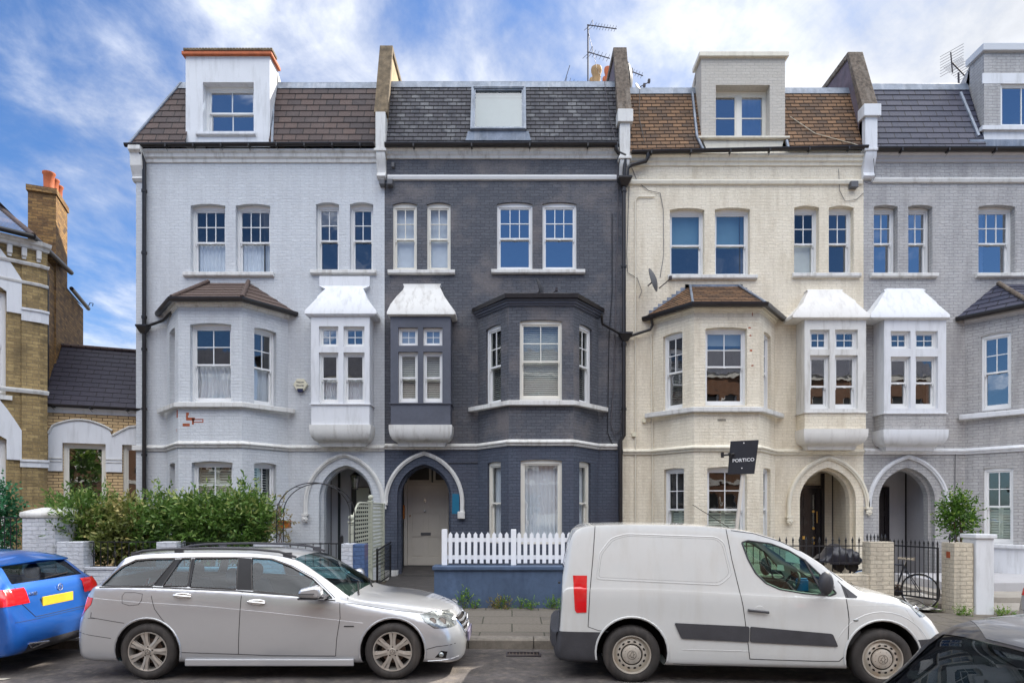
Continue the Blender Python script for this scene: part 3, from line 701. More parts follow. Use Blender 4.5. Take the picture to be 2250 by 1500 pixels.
# ------------------------------------------------------------ ground
def ground():
    def sheet(xs, ys, zf, name, mat):
        m = MB(); vs = [(x, y, zf(x, y)) for y in ys for x in xs]; n = len(xs)
        m.add(vs, [(j*n+i, j*n+i+1, (j+1)*n+i+1, (j+1)*n+i) for j in range(len(ys)-1) for i in range(n-1)]); return struct(m, name, mat)
    xs = [-400, -60, -30, -20, -15, -10, -6, -4, -2, 0, 2, 4, 6, 8, 10, 12, 14, 20, 30, 60, 400]
    sheet(xs, [-60, -8.0, 3.0, 6.9, 8.0, 8.8, 11.0], lambda x, y: gz(x)-(.045*max(0, (y-6.9)/1.9) if y > 6.9 else 0)+(.03 if y > 10 else 0), 'road', 'asphalt')
    sheet(xs, [8.98, 11.42], lambda x, y: gz(x)+.095+(y-8.98)*.010, 'pavement', 'paving')
    sheet(xs, [11.41, 16.0, 60, 400], lambda x, y: gz(x)+.108 if y < 20 else 0, 'ground', 'soil')
    # kerb stones: one long kerb with joints
    m = MB(); rr = random.Random(4); x = -24.0
    while x < 24:
        l = .9; e = rr.uniform(-.004, .004)
        for a, b in ((x+.006, x+l-.006),):
            z0a, z0b = gz(a), gz(b); vs = []
            for xx, g in ((a, z0a), (b, z0b)):
                vs += [(xx, 8.82+e, g-.2), (xx, 8.82+e, g+.072), (xx, 8.845+e, g+.097), (xx, 9.02, g+.100), (xx, 9.02, g-.2)]
            m.add(vs, [(0, 1, 2, 3, 4), (9, 8, 7, 6, 5)]+[(i, (i+1) % 5, 5+(i+1) % 5, 5+i) for i in range(5)])
        x += l
    struct(m, 'kerb', 'kerb_stone')
ground()
m = MB(); xa, xb = X(700, 7.3), X(100, 7.3)
m.quad((-9.5, 6.45, .004), (-5.62, 7.05, .004), (-5.60, 7.13, .004), (-9.5, 6.60, .004))
struct(m, 'road_marking', 'road_paint')

# ------------------------------------------------------------ the terrace
RT = 16.5
def roofslope(ya, ze, zt, px, py):
    k = (RT-ya)/(zt-ze); mm = (CY-py)/F; Y = (ya+(EYE-ze)*k)/(1-mm*k); return Vector((X(px, Y), Y, EYE+mm*Y))
def house(name, label, S):
    x0, x1 = X(S['x0']), X(S['x1']); z0 = gz((x0+x1)/2)+.02; ze = Z(S['eave'])
    H = thing('terraced_house', label, 'house', ((x0+x1)/2, Y0, z0)); S['H'] = H
    holes = []; arcs = []
    for (a, b, t, q, *_) in S['wins']: holes.append(seg_arch(X(a), X(b), Z(q), Z(t)-.06, .05))
    uc, a, vs_, rise = S['arch']; holes.append(pointed(uc, a, vs_, rise, z0+.001))
    if S.get('bay'):
        b = S['bay']; holes.append(rect(b.x0+.02, b.x1-.02, z0+.3, S['bay_top']-.05))
    ox = S['oriel']; yf = Y0-.46
    oz0, oz1 = Z(ox['panel0'], yf)+.1, Z(ox['top'], yf)-.1; holes.append(rect(X(ox['px'][0], yf)+.08, X(ox['px'][1], yf)-.08, oz0, oz1))
    zs = Z(S['string']) if S.get('lowmat') else None
    mm = MB()
    if zs:
        up = [h for h in holes if min(p[1] for p in h) > zs]; lo = []
        panel(mm, WALL, rect(x0, x1, zs, ze), [h for h in up], .16)
        # openings that cross the string course are cut at it
        m2 = MB(); lo = [pointed(uc, a, vs_, rise, z0+.001), rect(b.x0+.02, b.x1-.02, z0+.3, zs-.01)]
        mm = MB(); panel(mm, WALL, rect(x0, x1, zs, ze), [h for h in holes[:len(S['wins'])]]+[rect(b.x0+.02, b.x1-.02, zs+.01, S['bay_top']-.05), holes[-1]], .16)
        panel(m2, WALL, rect(x0, x1, z0, zs), lo, .16); m2.build('lower_wall', S['lowmat'], H)
    else: panel(mm, WALL, rect(x0, x1, z0, ze), holes, .16)
    yb = 24
    mm.quad((x0, Y0, z0), (x0, yb, z0), (x0, yb, ze), (x0, Y0, ze)); mm.quad((x1, Y0, z0), (x1, Y0, ze), (x1, yb, ze), (x1, yb, z0)); mm.quad((x0, yb, z0), (x1, yb, z0), (x1, yb, ze), (x0, yb, ze))
    mm.build('wall', S['mat'], H)
    interior(H, x0+.12, x1-.12, z0, ze-.1, [Z(S['string'])+.1, Z(S['string'])+3.75, ze-.15])
    for (wa, wb, t, q, kw) in S['wins']:
        k = dict(kw); dp = k.pop('depth', .14)
        window(H, WALL, X(wa)+.0, X(wb)-.0, Z(q), Z(t)-.06, dp, rise=.05, **k)
    for (sa, sb, t) in S['sills']: sill(H, WALL, X(sa), X(sb), Z(t)+.03)
    porch(H, uc, a, vs_, rise, z0, S.get('lowmat') or S['mat'], S.get('porchmat', S.get('lowmat') or S['mat']))
    return H, x0, x1, z0, ze
def roof(H, x0, x1, ze, py_top, mat, bh, x0t=None, zeL=None, zeR=None, leadmat='lead', gap=None):
    zt = Z(py_top, RT); ya = Y0-.10; zeL = zeL or ze; zeR = zeR or ze; x0t = x0 if x0t is None else x0t
    m = MB(); s_ = .93
    el, er = Vector((x0, ya, zeL)), Vector((x1, ya, zeR)); tl, tr = Vector((x0t, RT, zt)), Vector((x1, RT, zt))
    if gap:
        for side in (0, 1):
            xg = gap[side]; t = (xg-el.x)/(er.x-el.x); e_ = el.lerp(er, t); q = Vector((xg, tl.y, zt))
            if side == 0: tiled(m, el, e_, el.lerp(tl, s_), e_.lerp(q, s_), bh); m.build('roof', mat, H); m = MB()
            else: tiled(m, e_, er, e_.lerp(q, s_), er.lerp(tr, s_), bh)
    else: tiled(m, el, er, el.lerp(tl, s_), er.lerp(tr, s_), bh)
    o = m.build('roof', mat, H)
    m = MB(); n = Vector((0, -.02, .01))
    for xa, xb in ([(None, gap[0]), (gap[1], None)] if gap else [(None, None)]):
        L0, L1 = (el, tl) if xa is None else (Vector((xa, ya, ze)), Vector((xa, RT, zt)))
        R0, R1 = (er, tr) if xb is None else (Vector((xb, ya, ze)), Vector((xb, RT, zt)))
        a, b = L0.lerp(L1, s_-.012)+n, R0.lerp(R1, s_-.012)+n
        m.quad(a, b, R1+Vector((0, -.02, .02)), L1+Vector((0, -.02, .02)))
        m.quad(L1+Vector((0, -.02, .02)), R1+Vector((0, -.02, .02)), R1+Vector((0, .25, .03)), L1+Vector((0, .25, .03)))
        m.tube([L1+Vector((0, .02, .03)), R1+Vector((0, .02, .03))], .028, 8)
        if gap and xa is None: m.build('ridge_flashing', leadmat, o, smooth=60); m = MB()
    m.build('ridge_flashing', leadmat, o, smooth=60)
    m = MB(); m.quad((x0t, RT+.2, zt), (x1, RT+.2, zt), (x1, 24, zt), (x0t, 24, zt)); m.quad((x0t, 24, zt), (x1, 24, zt), (x1, 24, ze), (x0, 24, ze)); m.build('flat_roof', 'lead', o)
    return o, (ya, ze, zt)
def gutter(H, pL, pR, brackets=7, r=.062):
    m = MB(); L_, R_ = Vector(pL), Vector(pR); prof = [(r*math.cos(a), r*1.05*math.sin(a)) for a in [math.pi+math.pi*i/7 for i in range(8)]]+[(r, .012), (-r, .012)]
    vs = [(p.x, p.y+o, p.z+z) for p in (L_, R_) for (o, z) in prof]; n = len(prof)
    m.add(vs, [(i, n+i, n+(i+1) % n, (i+1) % n) for i in range(n)]+[tuple(range(n)), tuple(range(n, 2*n))[::-1]])
    o = m.build('gutter', 'black_gutter', H, smooth=50)
    k = MB()
    for i in range(brackets):
        k = MB(); p = L_.lerp(R_, (i+.5)/brackets); k.box(p.x-.018, p.x+.018, p.y-r-.008, p.y+r, p.z-r-.02, p.z-r*.3); k.add([(p.x-.012, p.y-r, p.z-r-.02), (p.x+.012, p.y-r, p.z-r-.02), (p.x, p.y+r*1.6, p.z-r-.09)], [(0, 1, 2)]); k.build('gutter_bracket', 'black_gutter', o)
    return o
def arch_trim(H, S, mat, legl, legr, leg_stop_l=True, leg_stop_r=False):
    uc, ao, vso, ro = S['hood']; hoodarch(H, uc, ao, vso, ro, legl, legr, mat)
    if leg_stop_l: labelstop(H, uc-ao, legl-.02, mat)
    if leg_stop_r: labelstop(H, uc+ao, legr-.02, mat)
def bay_roof(H, b, ze, zt, tpa, tpb, mat, bh, hipmat='terracotta', hips=True, over=.17):
    p = []
    P = [Vector((q[0], q[1], 0)) for q in b.path]
    # overhanging eave outline
    dl = (P[1]-P[0]).normalized(); nl = Vector((dl.y, -dl.x, 0))
    e0 = P[0]+Vector((-over*1.25, 0, 0)); e1 = P[1]+Vector((-over*.45, -over, 0)); e2 = P[2]+Vector((over*.45, -over, 0)); e3 = P[3]+Vector((over*1.25, 0, 0))
    E = [Vector((q.x, q.y, ze)) for q in (e0, e1, e2, e3)]; A, B = Vector((X(tpa), Y0-.01, zt)), Vector((X(tpb), Y0-.01, zt))
    m = MB()
    for (a, c, ta, tb) in ((E[1], E[2], A, B),): tiled(m, a, c, ta, tb, bh)
    def tri(a, c, top):      # triangular side slope laid in courses
        n = (c-a).cross(top-a).normalized(); n = n if n.z > 0 else -n; L = (top-(a+c)/2).length; rows = max(2, round(L/bh))
        for i in range(rows):
            f, g = i/rows, (i+1)/rows; k = len(m.f)
            p0, p1, p2, p3 = a.lerp(top, f)+n*.014, c.lerp(top, f)+n*.014, c.lerp(top, g)+n*.001, a.lerp(top, g)+n*.001
            m.quad(p0, p1, p2, p3); ax = (c-a).normalized(); m.uv[k] = [((q-a).dot(ax), (i+cc)*bh) for q, cc in ((p0, .04), (p1, .04), (p2, .98), (p3, .98))]
            m.quad(a.lerp(top, f), c.lerp(top, f), p1, p0)
    tri(E[0], E[1], A); tri(E[2], E[3], B)
    o = m.build('bay_roof', mat, H)
    if hips:
        for a, c in ((E[1], A), (E[2], B)):
            k = MB(); k.tube([a+Vector((0, 0, .02)), c+Vector((0, -.05, .02))], .052 if hipmat != 'lead' else .03, 10); k.build('hip_tiles', hipmat, o, smooth=60)
    # soffit and gutter
    k = MB(); k.add([tuple(q+Vector((0, 0, -.02))) for q in E], [(0, 1, 2, 3)])
    sweep(k, [(q.x, q.y) for q in E], [(-.03, ze-.085), (.05, ze-.085), (.075, ze-.04), (.075, ze+.01), (-.03, ze+.005)])
    k.build('bay_gutter', 'black_gutter', o, smooth=30)
    return o
def parapet(H, pxc0, pxc1, pyk, cap, shaft_mat='white_stone', top_mat='sandstone', side_tone='party_render_lit', px_top=None, py_top=107, capmat=None, corb=None):
    """party wall rising above the roofs: sloping coping, white kneeler and corbel"""
    x0, x1 = X(pxc0, Y0-.1), X(pxc1, Y0-.1); zk = Z(pyk, Y0-.12); zt = Z(py_top, RT+.05)
    m = MB(); prof = [(Y0-.05, zk), (RT, zt-.14), (24, zt-.14), (24, zk-1), (Y0-.05, zk-1.1)]
    m.prism([(x0+.03, y, z) for y, z in prof], (x1-x0-.06, 0, 0)); o = m.build('party_wall', side_tone, H)
    m = MB(); prof = [(Y0-.16, zk), (RT-.05, zt), (24, zt), (24, zt-.12), (RT, zt-.14), (Y0-.0, zk-.06)]
    m.prism([(x0-.015, y, z) for y, z in prof], (x1-x0+.03, 0, 0)); m.build('coping', top_mat, o, bevel=.012)
    zc, zs0, zs1, zb = cap
    m = MB()
    if capmat: m.box(x0-.03, x1+.03, Y0-.26, Y0+.05, Z(zc, Y0-.2), zk-.005)
    m.box(x0+.03, x1-.03, Y0-.20, Y0+.1, Z(zs0, Y0-.2), (Z(zc, Y0-.2) if capmat else zk-.01))
    m.box(x0-.0, x1+.0, Y0-.23, Y0+.1, Z(zs0, Y0-.2)-.07, Z(zs0, Y0-.2)-.001)
    # scroll corbel
    zt_, zb_ = Z(zs0, Y0-.2)-.071, Z(zb); L = zt_-zb_; pr = []
    for i in range(13):
        t = i/12; pr.append((Y0-(.20-.13*(.5-.5*math.cos(math.pi*min(1, t*1.25)))) if t < .8 else Y0-.07-.06*math.sin((t-.8)/.2*math.pi), zt_-L*t))
    m.prism([(x0+.04, Y0+.05, zt_)]+[(x0+.04, y, z) for y, z in pr]+[(x0+.04, Y0+.05, zb_)], (x1-x0-.08, 0, 0))
    m.build('kneeler', shaft_mat, o, bevel=.012)
    return o
# ---- house 1: pale blue-grey
b1 = bay_geo(366, 633, 392, 531.7)
kA = dict(up=(3, 2), lo=(1, 1), cur='half', glass='upper_glass'); kB = dict(up=(2, 2), lo=(1, 1), glass='dull_glass')
S1 = dict(x0=302, x1=845, eave=327, string=984, mat='pale_paint', bay=b1, bay_top=Z(664, Y0-BD), porchmat='grey_render',
    wins=[(418.6, 495, 447, 603, kA), (517.6, 593.7, 447, 603, kA), (694, 745, 444, 598, kB), (768.5, 820, 444, 598, kB)],
    sills=[(405, 603, 602), (683, 828, 597)], arch=(X(760), .67, Z(1092), .80), hood=(X(757), .965, Z(1106), 1.215),
    oriel=dict(px=(683.5, 812), top=690, panel0=888, t0=716.6, t1=761, l0=774, l1=887, cols=[(700.5, 743.5), (754.6, 801)], cove0=933, bot=979, lup=(1, 1),
        cur=['half', 'half'], hood=[(674, 822, 694, .50), (669, 827, 689, .54), (669.5, 826.5, 682, .53), (696, 806, 655, .36), (697, 805, 651, .33), (715, 798, 634, .22), (701.6, 812, 628, .09), (701.6, 812, 607, .08)]))
H1, x0, x1, z0, ze = house('h1', 'pale grey painted brick terraced house at the end of the row, with brown tiled mansard', S1)
o, sl1 = roof(H1, X(285), X(830), ze, 185, 'brown_tile', .20, x0t=X(398, RT), gap=(X(409), X(592)))
m = MB(); ya, ze_, zt = sl1        # left hip slope and its lead
a, bq, c = Vector((X(285), ya, ze)), Vector((X(398, RT), RT, zt)), Vector((X(398, RT), 24, zt)); m.quad(a, bq, c, (X(285), 24, ze)); m.build('side_slope', 'brown_tile', o)
m = MB(); m.tube([a+Vector((0, 0, .02)), bq+Vector((0, 0, .03))], .035, 8); m.build('hip_flashing', 'lead', o, smooth=60)
gutter(H1, (X(285), Y0-.20, ze-.005), (X(826), Y0-.20, ze+.02), 9)
course(H1, [(X(318), Y0), (X(829), Y0)], CORNICE(Z(359), Z(334), .15), 'white_stone', 'cornice')
# left pilaster and its corbel
m = MB(); m.box(X(302)-.0, X(321), Y0-.06, Y0+.1, z0, Z(402)); m.build('pilaster', 'pale_paint', H1)
m = MB(); pr = [(Y0+.1, Z(333)), (Y0-.30, Z(333)), (Y0-.30, Z(342)), (Y0-.22, Z(347)), (Y0-.20, Z(372)), (Y0-.12, Z(388)), (Y0-.10, Z(393)), (Y0-.13, Z(397)), (Y0-.08, Z(403)), (Y0+.1, Z(403))]
m.prism([(X(296), y, z) for y, z in pr], (X(322)-X(296), 0, 0)); m.build('corbel', 'white_stone', H1, bevel=.008)
m = MB(); m.box(X(296), X(324), Y0-.13, Y0+.1, Z(990), Z(979)); m.build('pilaster_band', 'white_stone', H1, bevel=.01)
# bay
zb = z0; yf = Y0-BD; zf = lambda p: Z(p, yf)
def flu(b, p0, p1): return X(p0, Y0-BD)-b.a0, X(p1, Y0-BD)-b.a0
fu = flu(b1, 417.6, 507.8); fu2 = flu(b1, 421, 511); ru = (b1.Rr_.u(558.7), b1.Rr_.u(607.3)); lu = (b1.RL-ru[1], b1.RL-ru[0])
W1 = bay_walls(H1, b1, zb, zf(666), [(fu[0], fu[1], zf(884), zf(713), dict(up=(2, 2), cur='gathered', glass='window_glass', depth=.12, split=.50)), (fu2[0], fu2[1], zf(1195), zf(1016), dict(up=(2, 2), cur='shutter', glass='window_glass', depth=.12))],
    [(lu[0], lu[1], zf(884), zf(713), dict(up=(2, 2), cur='gathered', depth=.12)), (lu[0], lu[1], zf(1195), zf(1016), dict(up=(2, 1), cur='shutter_dark', depth=.12))], 'pale_paint', None)
sillp = lambda z: [(-.0, z-.115), (.10, z-.115), (.11, z-.10), (.11, z-.01), (.0, z+.02)]
def baypath(b, ext=.0): return b.path
course(H1, [(b1.x0-.12, Y0)]+b1.path[1:3]+[(b1.x1+.12, Y0)], sillp(zf(884.7)), 'white_stone', 'sill')
course(H1, [(X(322), Y0)]+b1.path+[(X(845), Y0)], STRING(Z(984), .15, .085), 'white_stone')
course(H1, b1.path, CORNICE(zf(675), zf(662), .11), 'white_stone', 'bay_cornice')
bay_roof(H1, b1, zf(659.5), Z(622), 460, 548, 'bay_tile', .22, 'bay_tile')
oriel(H1, *S1['oriel']['px'], S1['oriel'], 'white_clean', 'white_clean', 'white_stone', 'white_clean')
arch_trim(H1, S1, 'white_stone', Z(1129), Z(1107))
# bare brick patches where the paint has come off (chips lie 3 mm proud)
m = MB()
for (u0_, v0_, u1_, v1_) in ((409, 912, 415, 906), (409, 923, 428, 917), (409, 917, 413, 912), (422, 932, 426, 918), (401.5, 936, 417, 930), (424, 928, 447, 926), (424, 922, 447, 920), (445, 926, 447, 922), (424, 926, 426, 922)):
    a_, b_ = X(u0_, yf)-b1.a0, X(u1_, yf)-b1.a0; m.obox(b1.Fr_, a_, b_, zf(v0_), zf(v1_), -.004, .01)
m.build('bare_brick_patch', 'bare_brick', H1); m = MB()
m.obox(b1.L, b1.LL-.17, b1.LL-.06, zf(916), zf(899), -.004, .01); m.build('bare_brick_patch', 'bare_brick', H1); m = MB(); m.obox(b1.L, b1.LL-.17, b1.LL-.15, zf(947), zf(940), -.004, .01)
m.build('bare_brick_patch', 'bare_brick', H1)
# dormer
def dormer(H, p0, p1, ptop, pbot, op, mat, cop, copmat, back=16.46, Yd=Y0+.05, bot_ins=0):
    fr = Fr((0, Yd, 0), (1, 0)); a, b_ = X(p0, Yd), X(p1, Yd); zt, zb_ = Z(ptop, Yd), Z(pbot, Yd); m = MB()
    hole = rect(X(op[0], Yd), X(op[1], Yd), Z(op[3], Yd), Z(op[2], Yd)); panel(m, fr, rect(a, b_, zb_, zt), [hole], op[4])
    for x in (a, b_): m.quad((x, Yd, zb_), (x, back+.7, zb_), (x, back+(0), zt), (x, Yd, zt)); m.quad((x, back, zt), (x, back, Z(188, RT)), (x, back+.7, Z(188, RT)), (x, back, zt))
    m.quad((a, back, Z(188, RT)), (b_, back, Z(188, RT)), (b_, back, zt), (a, back, zt)); m.quad((a, Yd, zt), (b_, Yd, zt), (b_, back, zt), (a, back, zt))
    o = m.build('dormer', mat, H)
    m = MB(); m.box(a-.07, b_+.07, Yd-.08, back+.06, zt+.001, zt+cop); m.build('coping', copmat, o, bevel=.012)
    k = MB(); k.box(X(op[0], Yd)-.1, X(op[1], Yd)+.1, Yd+op[4]+.35, Yd+op[4]+.37, Z(op[3], Yd)-.1, Z(op[2], Yd)+.1); k.build('interior', 'interior', o)
    return o, fr, hole
d1, frd, hl = dormer(H1, 408, 593, 124, 323, (445.5, 557.5, 181, 292, .22), 'white_clean', .085, 'terracotta')
bpy.data.objects[d1.name].data.materials[0] = M['white_clean']
window(d1, frd, hl[0][0], hl[1][0], hl[0][1], hl[2][1], .20, up=(2, 1), lo=(2, 1), split=.5, glass='upper_glass', w=.07, horns=False)
sill(d1, frd, X(432, Y0+.05), X(563, Y0+.05), Z(291, Y0+.05), .10, .07, 'white_clean')
m = MB()                                # brick-on-edge course along the top
for i in range(29): xx = X(404, Y0)+i*(X(600, Y0)-X(404, Y0))/29; m.box(xx+.006, xx+.07, Y0-.045, Y0+.3, Z(124, Y0+.05)+.088, Z(124, Y0+.05)+.145)
m.build('coping_bricks', 'sandstone', d1)
for (a_, b_) in (((602, 205), (598, 320)),):
    m = MB(); p, q = roofslope(ya, ze, zt, *a_), roofslope(ya, ze, zt, *b_); m.tube([p+Vector((0, -.01, 0)), q+Vector((0, -.01, 0))], .03, 6); m.build('flashing', 'lead', d1)
# downpipe
downpipe(H1, [(X(317), Y0-.2, ze-.06), (X(317), Y0-.2, ze-.16), (X(323), Y0-.12, ze-.42), (X(323), Y0-.12, .2)], .05, [(X(323), Y0-.12, Z(p)) for p in (425, 560, 700, 770, 900, 1000)], [(X(322), Y0-.13, Z(728), .14)])
downpipe(H1, [(X(384, Y0-.9), Y0-.75, zf(664)), (X(366), Y0-.16, Z(708)), (X(324), Y0-.14, Z(722))], .035, name='branch_pipe')
# porch door of house 1
def door6(H, x0_, x1_, zb_, zt_, y, mat, name='front_door', hard=None, number=None):
    fr = Fr((x0_, y, 0), (1, 0)); W = x1_-x0_; m = MB(); pans = []
    hts = [(.10, .36), (.42, .66), (.72, .94)]; Ht = zt_-zb_
    for a, b_ in hts:
        for c, d_ in ((.12, .45), (.55, .88)): pans.append(rect(W*c, W*d_, zb_+Ht*a, zb_+Ht*b_))
    panel(m, fr, rect(0, W, zb_, zt_), pans, .018)
    for p in pans:
        u0_, u1_, v0_, v1_ = p[0][0], p[1][0], p[0][1], p[2][1]; m.quad(fr.p(u0_, v0_, .018), fr.p(u1_, v0_, .018), fr.p(u1_, v1_, .018), fr.p(u0_, v1_, .018)); m.obox(fr, u0_+.035, u1_-.035, v0_+.035, v1_-.035, .006, .02)
    o = m.build(name, mat, H)
    return o, fr, W, Ht
uc1 = X(760); yb = 17.12
d_, fr_, W_, Ht_ = door6(H1, X(772, yb), X(772, yb)+.86, z0+.30, z0+2.45, yb, 'door_green')
m = MB(); ring(m, Fr((X(742, yb), yb+.02, 0), (1, 0)), 0, 1.3, z0+.2, z0+3.15, .06, 0, .04); m.build('door_frame', 'door_green', d_)
m = MB(); m.box(X(784, yb), X(812, yb), yb-.04, yb-.02, Z(1107, yb), Z(1071, yb)); m.build('glazed_panel', 'shutter_sage', d_)
# ---- house 2: dark slate blue
b2 = bay_geo(1050, 1315, 1118, 1260)
kN = dict(up=(2, 2), lo=(1, 1), glass='window_glass', depth=.06, cur='solid', paint='sash_cream'); kW = dict(up=(3, 2), lo=(1, 1), glass='upper_glass', depth=.06)
S2 = dict(x0=845, x1=1368, eave=323, string=980.5, mat='slate_paint', lowmat='slate_paint_low', bay=b2, bay_top=Z(655, Y0-BD),
    wins=[(863, 916, 444, 596, kN), (938, 990, 444, 596, kN), (1092, 1170, 443, 595, kW), (1192, 1267, 443, 595, kW)],
    sills=[(853, 1000, 597), (1080, 1285, 596)], arch=(X(932), .675, Z(1090), .80), hood=(X(932), .955, Z(1103), 1.22),
    oriel=dict(px=(858, 990), top=690, panel0=886, t0=719, t1=759, l0=772.7, l1=884.7, cols=[(875, 918), (929.5, 972)], cove0=933, bot=979, cur=['blind', 'blind'], topcur='solid',
        hood=[(854, 997, 694, .50), (850, 1000.5, 690, .55), (850, 1000.5, 685, .54), (858, 988, 668, .44), (872, 976, 650, .32), (885, 970, 637, .24), (888, 966, 630, .20), (885.5, 968.7, 623.6, .19)]))
H2, x0, x1, z0, ze = house('h2', 'dark slate-blue painted brick terraced house with cream front door numbered 5 and flat-topped bay', S2)
o, sl2 = roof(H2, X(846), X(1362), ze, 183, 'old_slate', .1335)
gutter(H2, (X(849), Y0-.20, ze-.04), (X(1352), Y0-.20, ze-.03), 4, .075)
course(H2, [(X(850), Y0), (X(1358), Y0)], CORNICE(Z(350), Z(331), .14), 'white_stone', 'cornice')
course(H2, [(X(852), Y0), (X(1354), Y0)], [(0, Z(397)), (.05, Z(396)), (.07, Z(390)), (.06, Z(387)), (0, Z(386))], 'white')
fu = flu(b2, 1142, 1235); fu2 = flu(b2, 1144, 1235); lu = (b2.L.u(1067.5), b2.L.u(1100.5)); lu2 = (b2.L.u(1071), b2.L.u(1100.5))
W2 = MB(); zs = zf(969)
bw = dict(up=(2, 2), cur='blind', glass='window_glass', depth=.05, paint='sash_cream'); cw = dict(up=(2, 2), cur='blind_open', glass='dull_glass', depth=.06)
bay_walls(H2, b2, zs, zf(655), [(fu[0], fu[1], zf(879.5), zf(706), bw)], [(lu[0], lu[1], zf(883), zf(706), cw)], 'slate_paint', None)
bay_walls(H2, b2, z0, zs, [(fu2[0], fu2[1], zf(1195), zf(1012), dict(up=(1, 1), lo=None, split=0.02, cur='full', glass='window_glass', depth=.05, horns=False, w=.06, paint='sash_cream'))],
    [(lu2[0], lu2[1], zf(1195), zf(1014), dict(up=(1, 1), cur='full', glass='window_glass', depth=.06, paint='sash_cream'))], 'slate_paint_low', None)
course(H2, [(b2.x0-.15, Y0)]+b2.path[1:3]+[(b2.x1+.15, Y0)], sillp(zf(880.6)), 'white_stone', 'sill')
course(H2, [(X(846), Y0)]+b2.path+[(X(1356), Y0)], STRING(Z(980.5), .15, .085), 'white_stone')
course(H2, b2.path, CORNICE(zf(673), zf(660), .12), 'slate_plaster', 'bay_cornice')
m = MB(); P2 = [(b2.x0-.1, Y0), (b2.a0-.06, Y0-BD-.12), (b2.a1+.06, Y0-BD-.12), (b2.x1+.1, Y0)]
m.add([(p[0], p[1], zf(652)) for p in P2], [(0, 1, 2, 3)]); sweep(m, P2, [(-.05, zf(659)), (.05, zf(659)), (.06, zf(650)), (.02, zf(648)), (-.05, zf(649))]); m.build('bay_roof', 'black_gutter', H2)
oriel(H2, *S2['oriel']['px'], S2['oriel'], 'slate_plaster', 'white_stone', 'white_stone', 'slate_plaster')
arch_trim(H2, S2, 'white_stone', Z(1104), Z(1124), False, False)
m = MB(); m.obox(WALL, X(1006), X(1022), Z(1139), Z(1123), -.09, 0); m.build('label_stop', 'white_stone', H2, bevel=.015)
m = MB(); m.obox(WALL, X(842), X(852), Z(1109), Z(1104), -.10, 0); m.lathe([(.05, -.10), (.035, -.03), (.02, 0)], (X(846.5), Y0-.05, Z(1109)), 'Z', 10); m.build('shared_corbel', 'white_stone', H2, smooth=50)
# teal test patch of paint
m = MB(); m.quad(*[WALL.p(X(p), Z(q), -.004) for p, q in ((993, 1128), (1009, 1128), (1009, 1085), (994, 1084))]); m.build('teal_paint_patch', 'teal_paint', H2)
for q in ((846, 874), (991, 1049)): m = MB(); m.obox(WALL, X(q[0]), X(q[1]), z0, Z(1252), -.02, .1); m.build('plinth', 'white_stone', H2)
# lights on the top left
m = MB()
for px_, py_ in ((843, 405), (860, 405)): m = MB(); m.obox(WALL, X(px_-7), X(px_+5), Z(py_+8), Z(py_-5), -.18, 0); m.build('floodlight', 'dish_grey', H2, bevel=.02)
m = MB(); m.obox(WALL, X(861), X(868), Z(371), Z(360), -.09, 0)
m.build('floodlight', 'dish_grey', H2, bevel=.02)
# skylight
def skylight(H, sl, p0, p1, t, q):
    ya, ze_, zt = sl; A = roofslope(ya, ze_, zt, p0, q); B = roofslope(ya, ze_, zt, p1, q); C = roofslope(ya, ze_, zt, p0, t)
    up = (Vector((A.x, C.y, C.z))-A); Lh = up.length; upn = up.normalized(); n = Vector((0, -upn.z, upn.y)); W = B.x-A.x
    P = lambda u, v, d: A+Vector((u, 0, 0))+upn*v-n*(-d)
    class G:
        def p(s, u, v, d): return A+Vector((u, 0, 0))+upn*v+n*(-d)
    g = G(); m = MB(); ring(m, g, 0, W, 0, Lh, .07, -.16, .02); ring(m, g, .07, W-.07, .07, Lh-.07, .035, -.13, -.02); o = m.build('roof_window', 'lead', H)
    k = MB(); ring(k, g, .015, W-.015, .015, Lh-.015, .03, -.175, -.1601); k.build('window_frame', 'lead', o)
    k = MB(); k.quad(g.p(.1, .1, -.09), g.p(W-.1, .1, -.09), g.p(W-.1, Lh-.1, -.09), g.p(.1, Lh-.1, -.09)); k.build('pane', 'clear_glass', o)
    k = MB(); k.quad(g.p(.08, .08, -.02), g.p(W-.08, .08, -.02), g.p(W-.08, Lh-.25, -.02), g.p(.08, Lh-.25, -.02)); k.build('blind', 'skylight_blind', o)
    k = MB(); k.quad(g.p(.08, Lh-.25, -.03), g.p(W-.08, Lh-.25, -.03), g.p(W-.08, Lh-.08, -.03), g.p(.08, Lh-.08, -.03)); k.build('roller', 'skylight_blind', o)
    k = MB(); k.quad(g.p(-.12, -.22, -.03), g.p(W+.12, -.22, -.03), g.p(W+.06, .0, -.10), g.p(-.06, .0, -.10)); k.build('apron', 'lead', o)
skylight(H2, sl2, 1034, 1156, 202, 296)
# front door of house 2
yb = 17.12; x_0 = X(893, yb); zb_ = Z(1241, yb); zt_ = Z(1066, yb)
d2, fr_, W_, Ht_ = door6(H2, X(896, yb), X(978, yb), zb_, zt_, yb, 'door_stone'); W_ = X(978, yb)-X(896, yb)
m = MB(); fq = Fr((0, yb+.01, 0), (1, 0)); m.obox(fq, X(888, yb), X(895.5, yb), zb_, zt_+.08, -.05, .04); m.obox(fq, X(978.5, yb), X(986, yb), zb_, zt_+.08, -.05, .04); m.obox(fq, X(888, yb), X(992, yb), zt_+.005, zt_+.08, -.07, .04)
ring(m, fq, X(894, yb), X(948, yb), zt_+.085, zt_+.62, .06, -.03, .03); ring(m, fq, X(952, yb), X(1000, yb), zt_+.085, zt_+.62, .06, -.03, .03); m.obox(fq, X(987, yb), X(1000, yb), zb_, zt_+.08, -.02, .04)
m.build('door_frame', 'door_stone', d2)
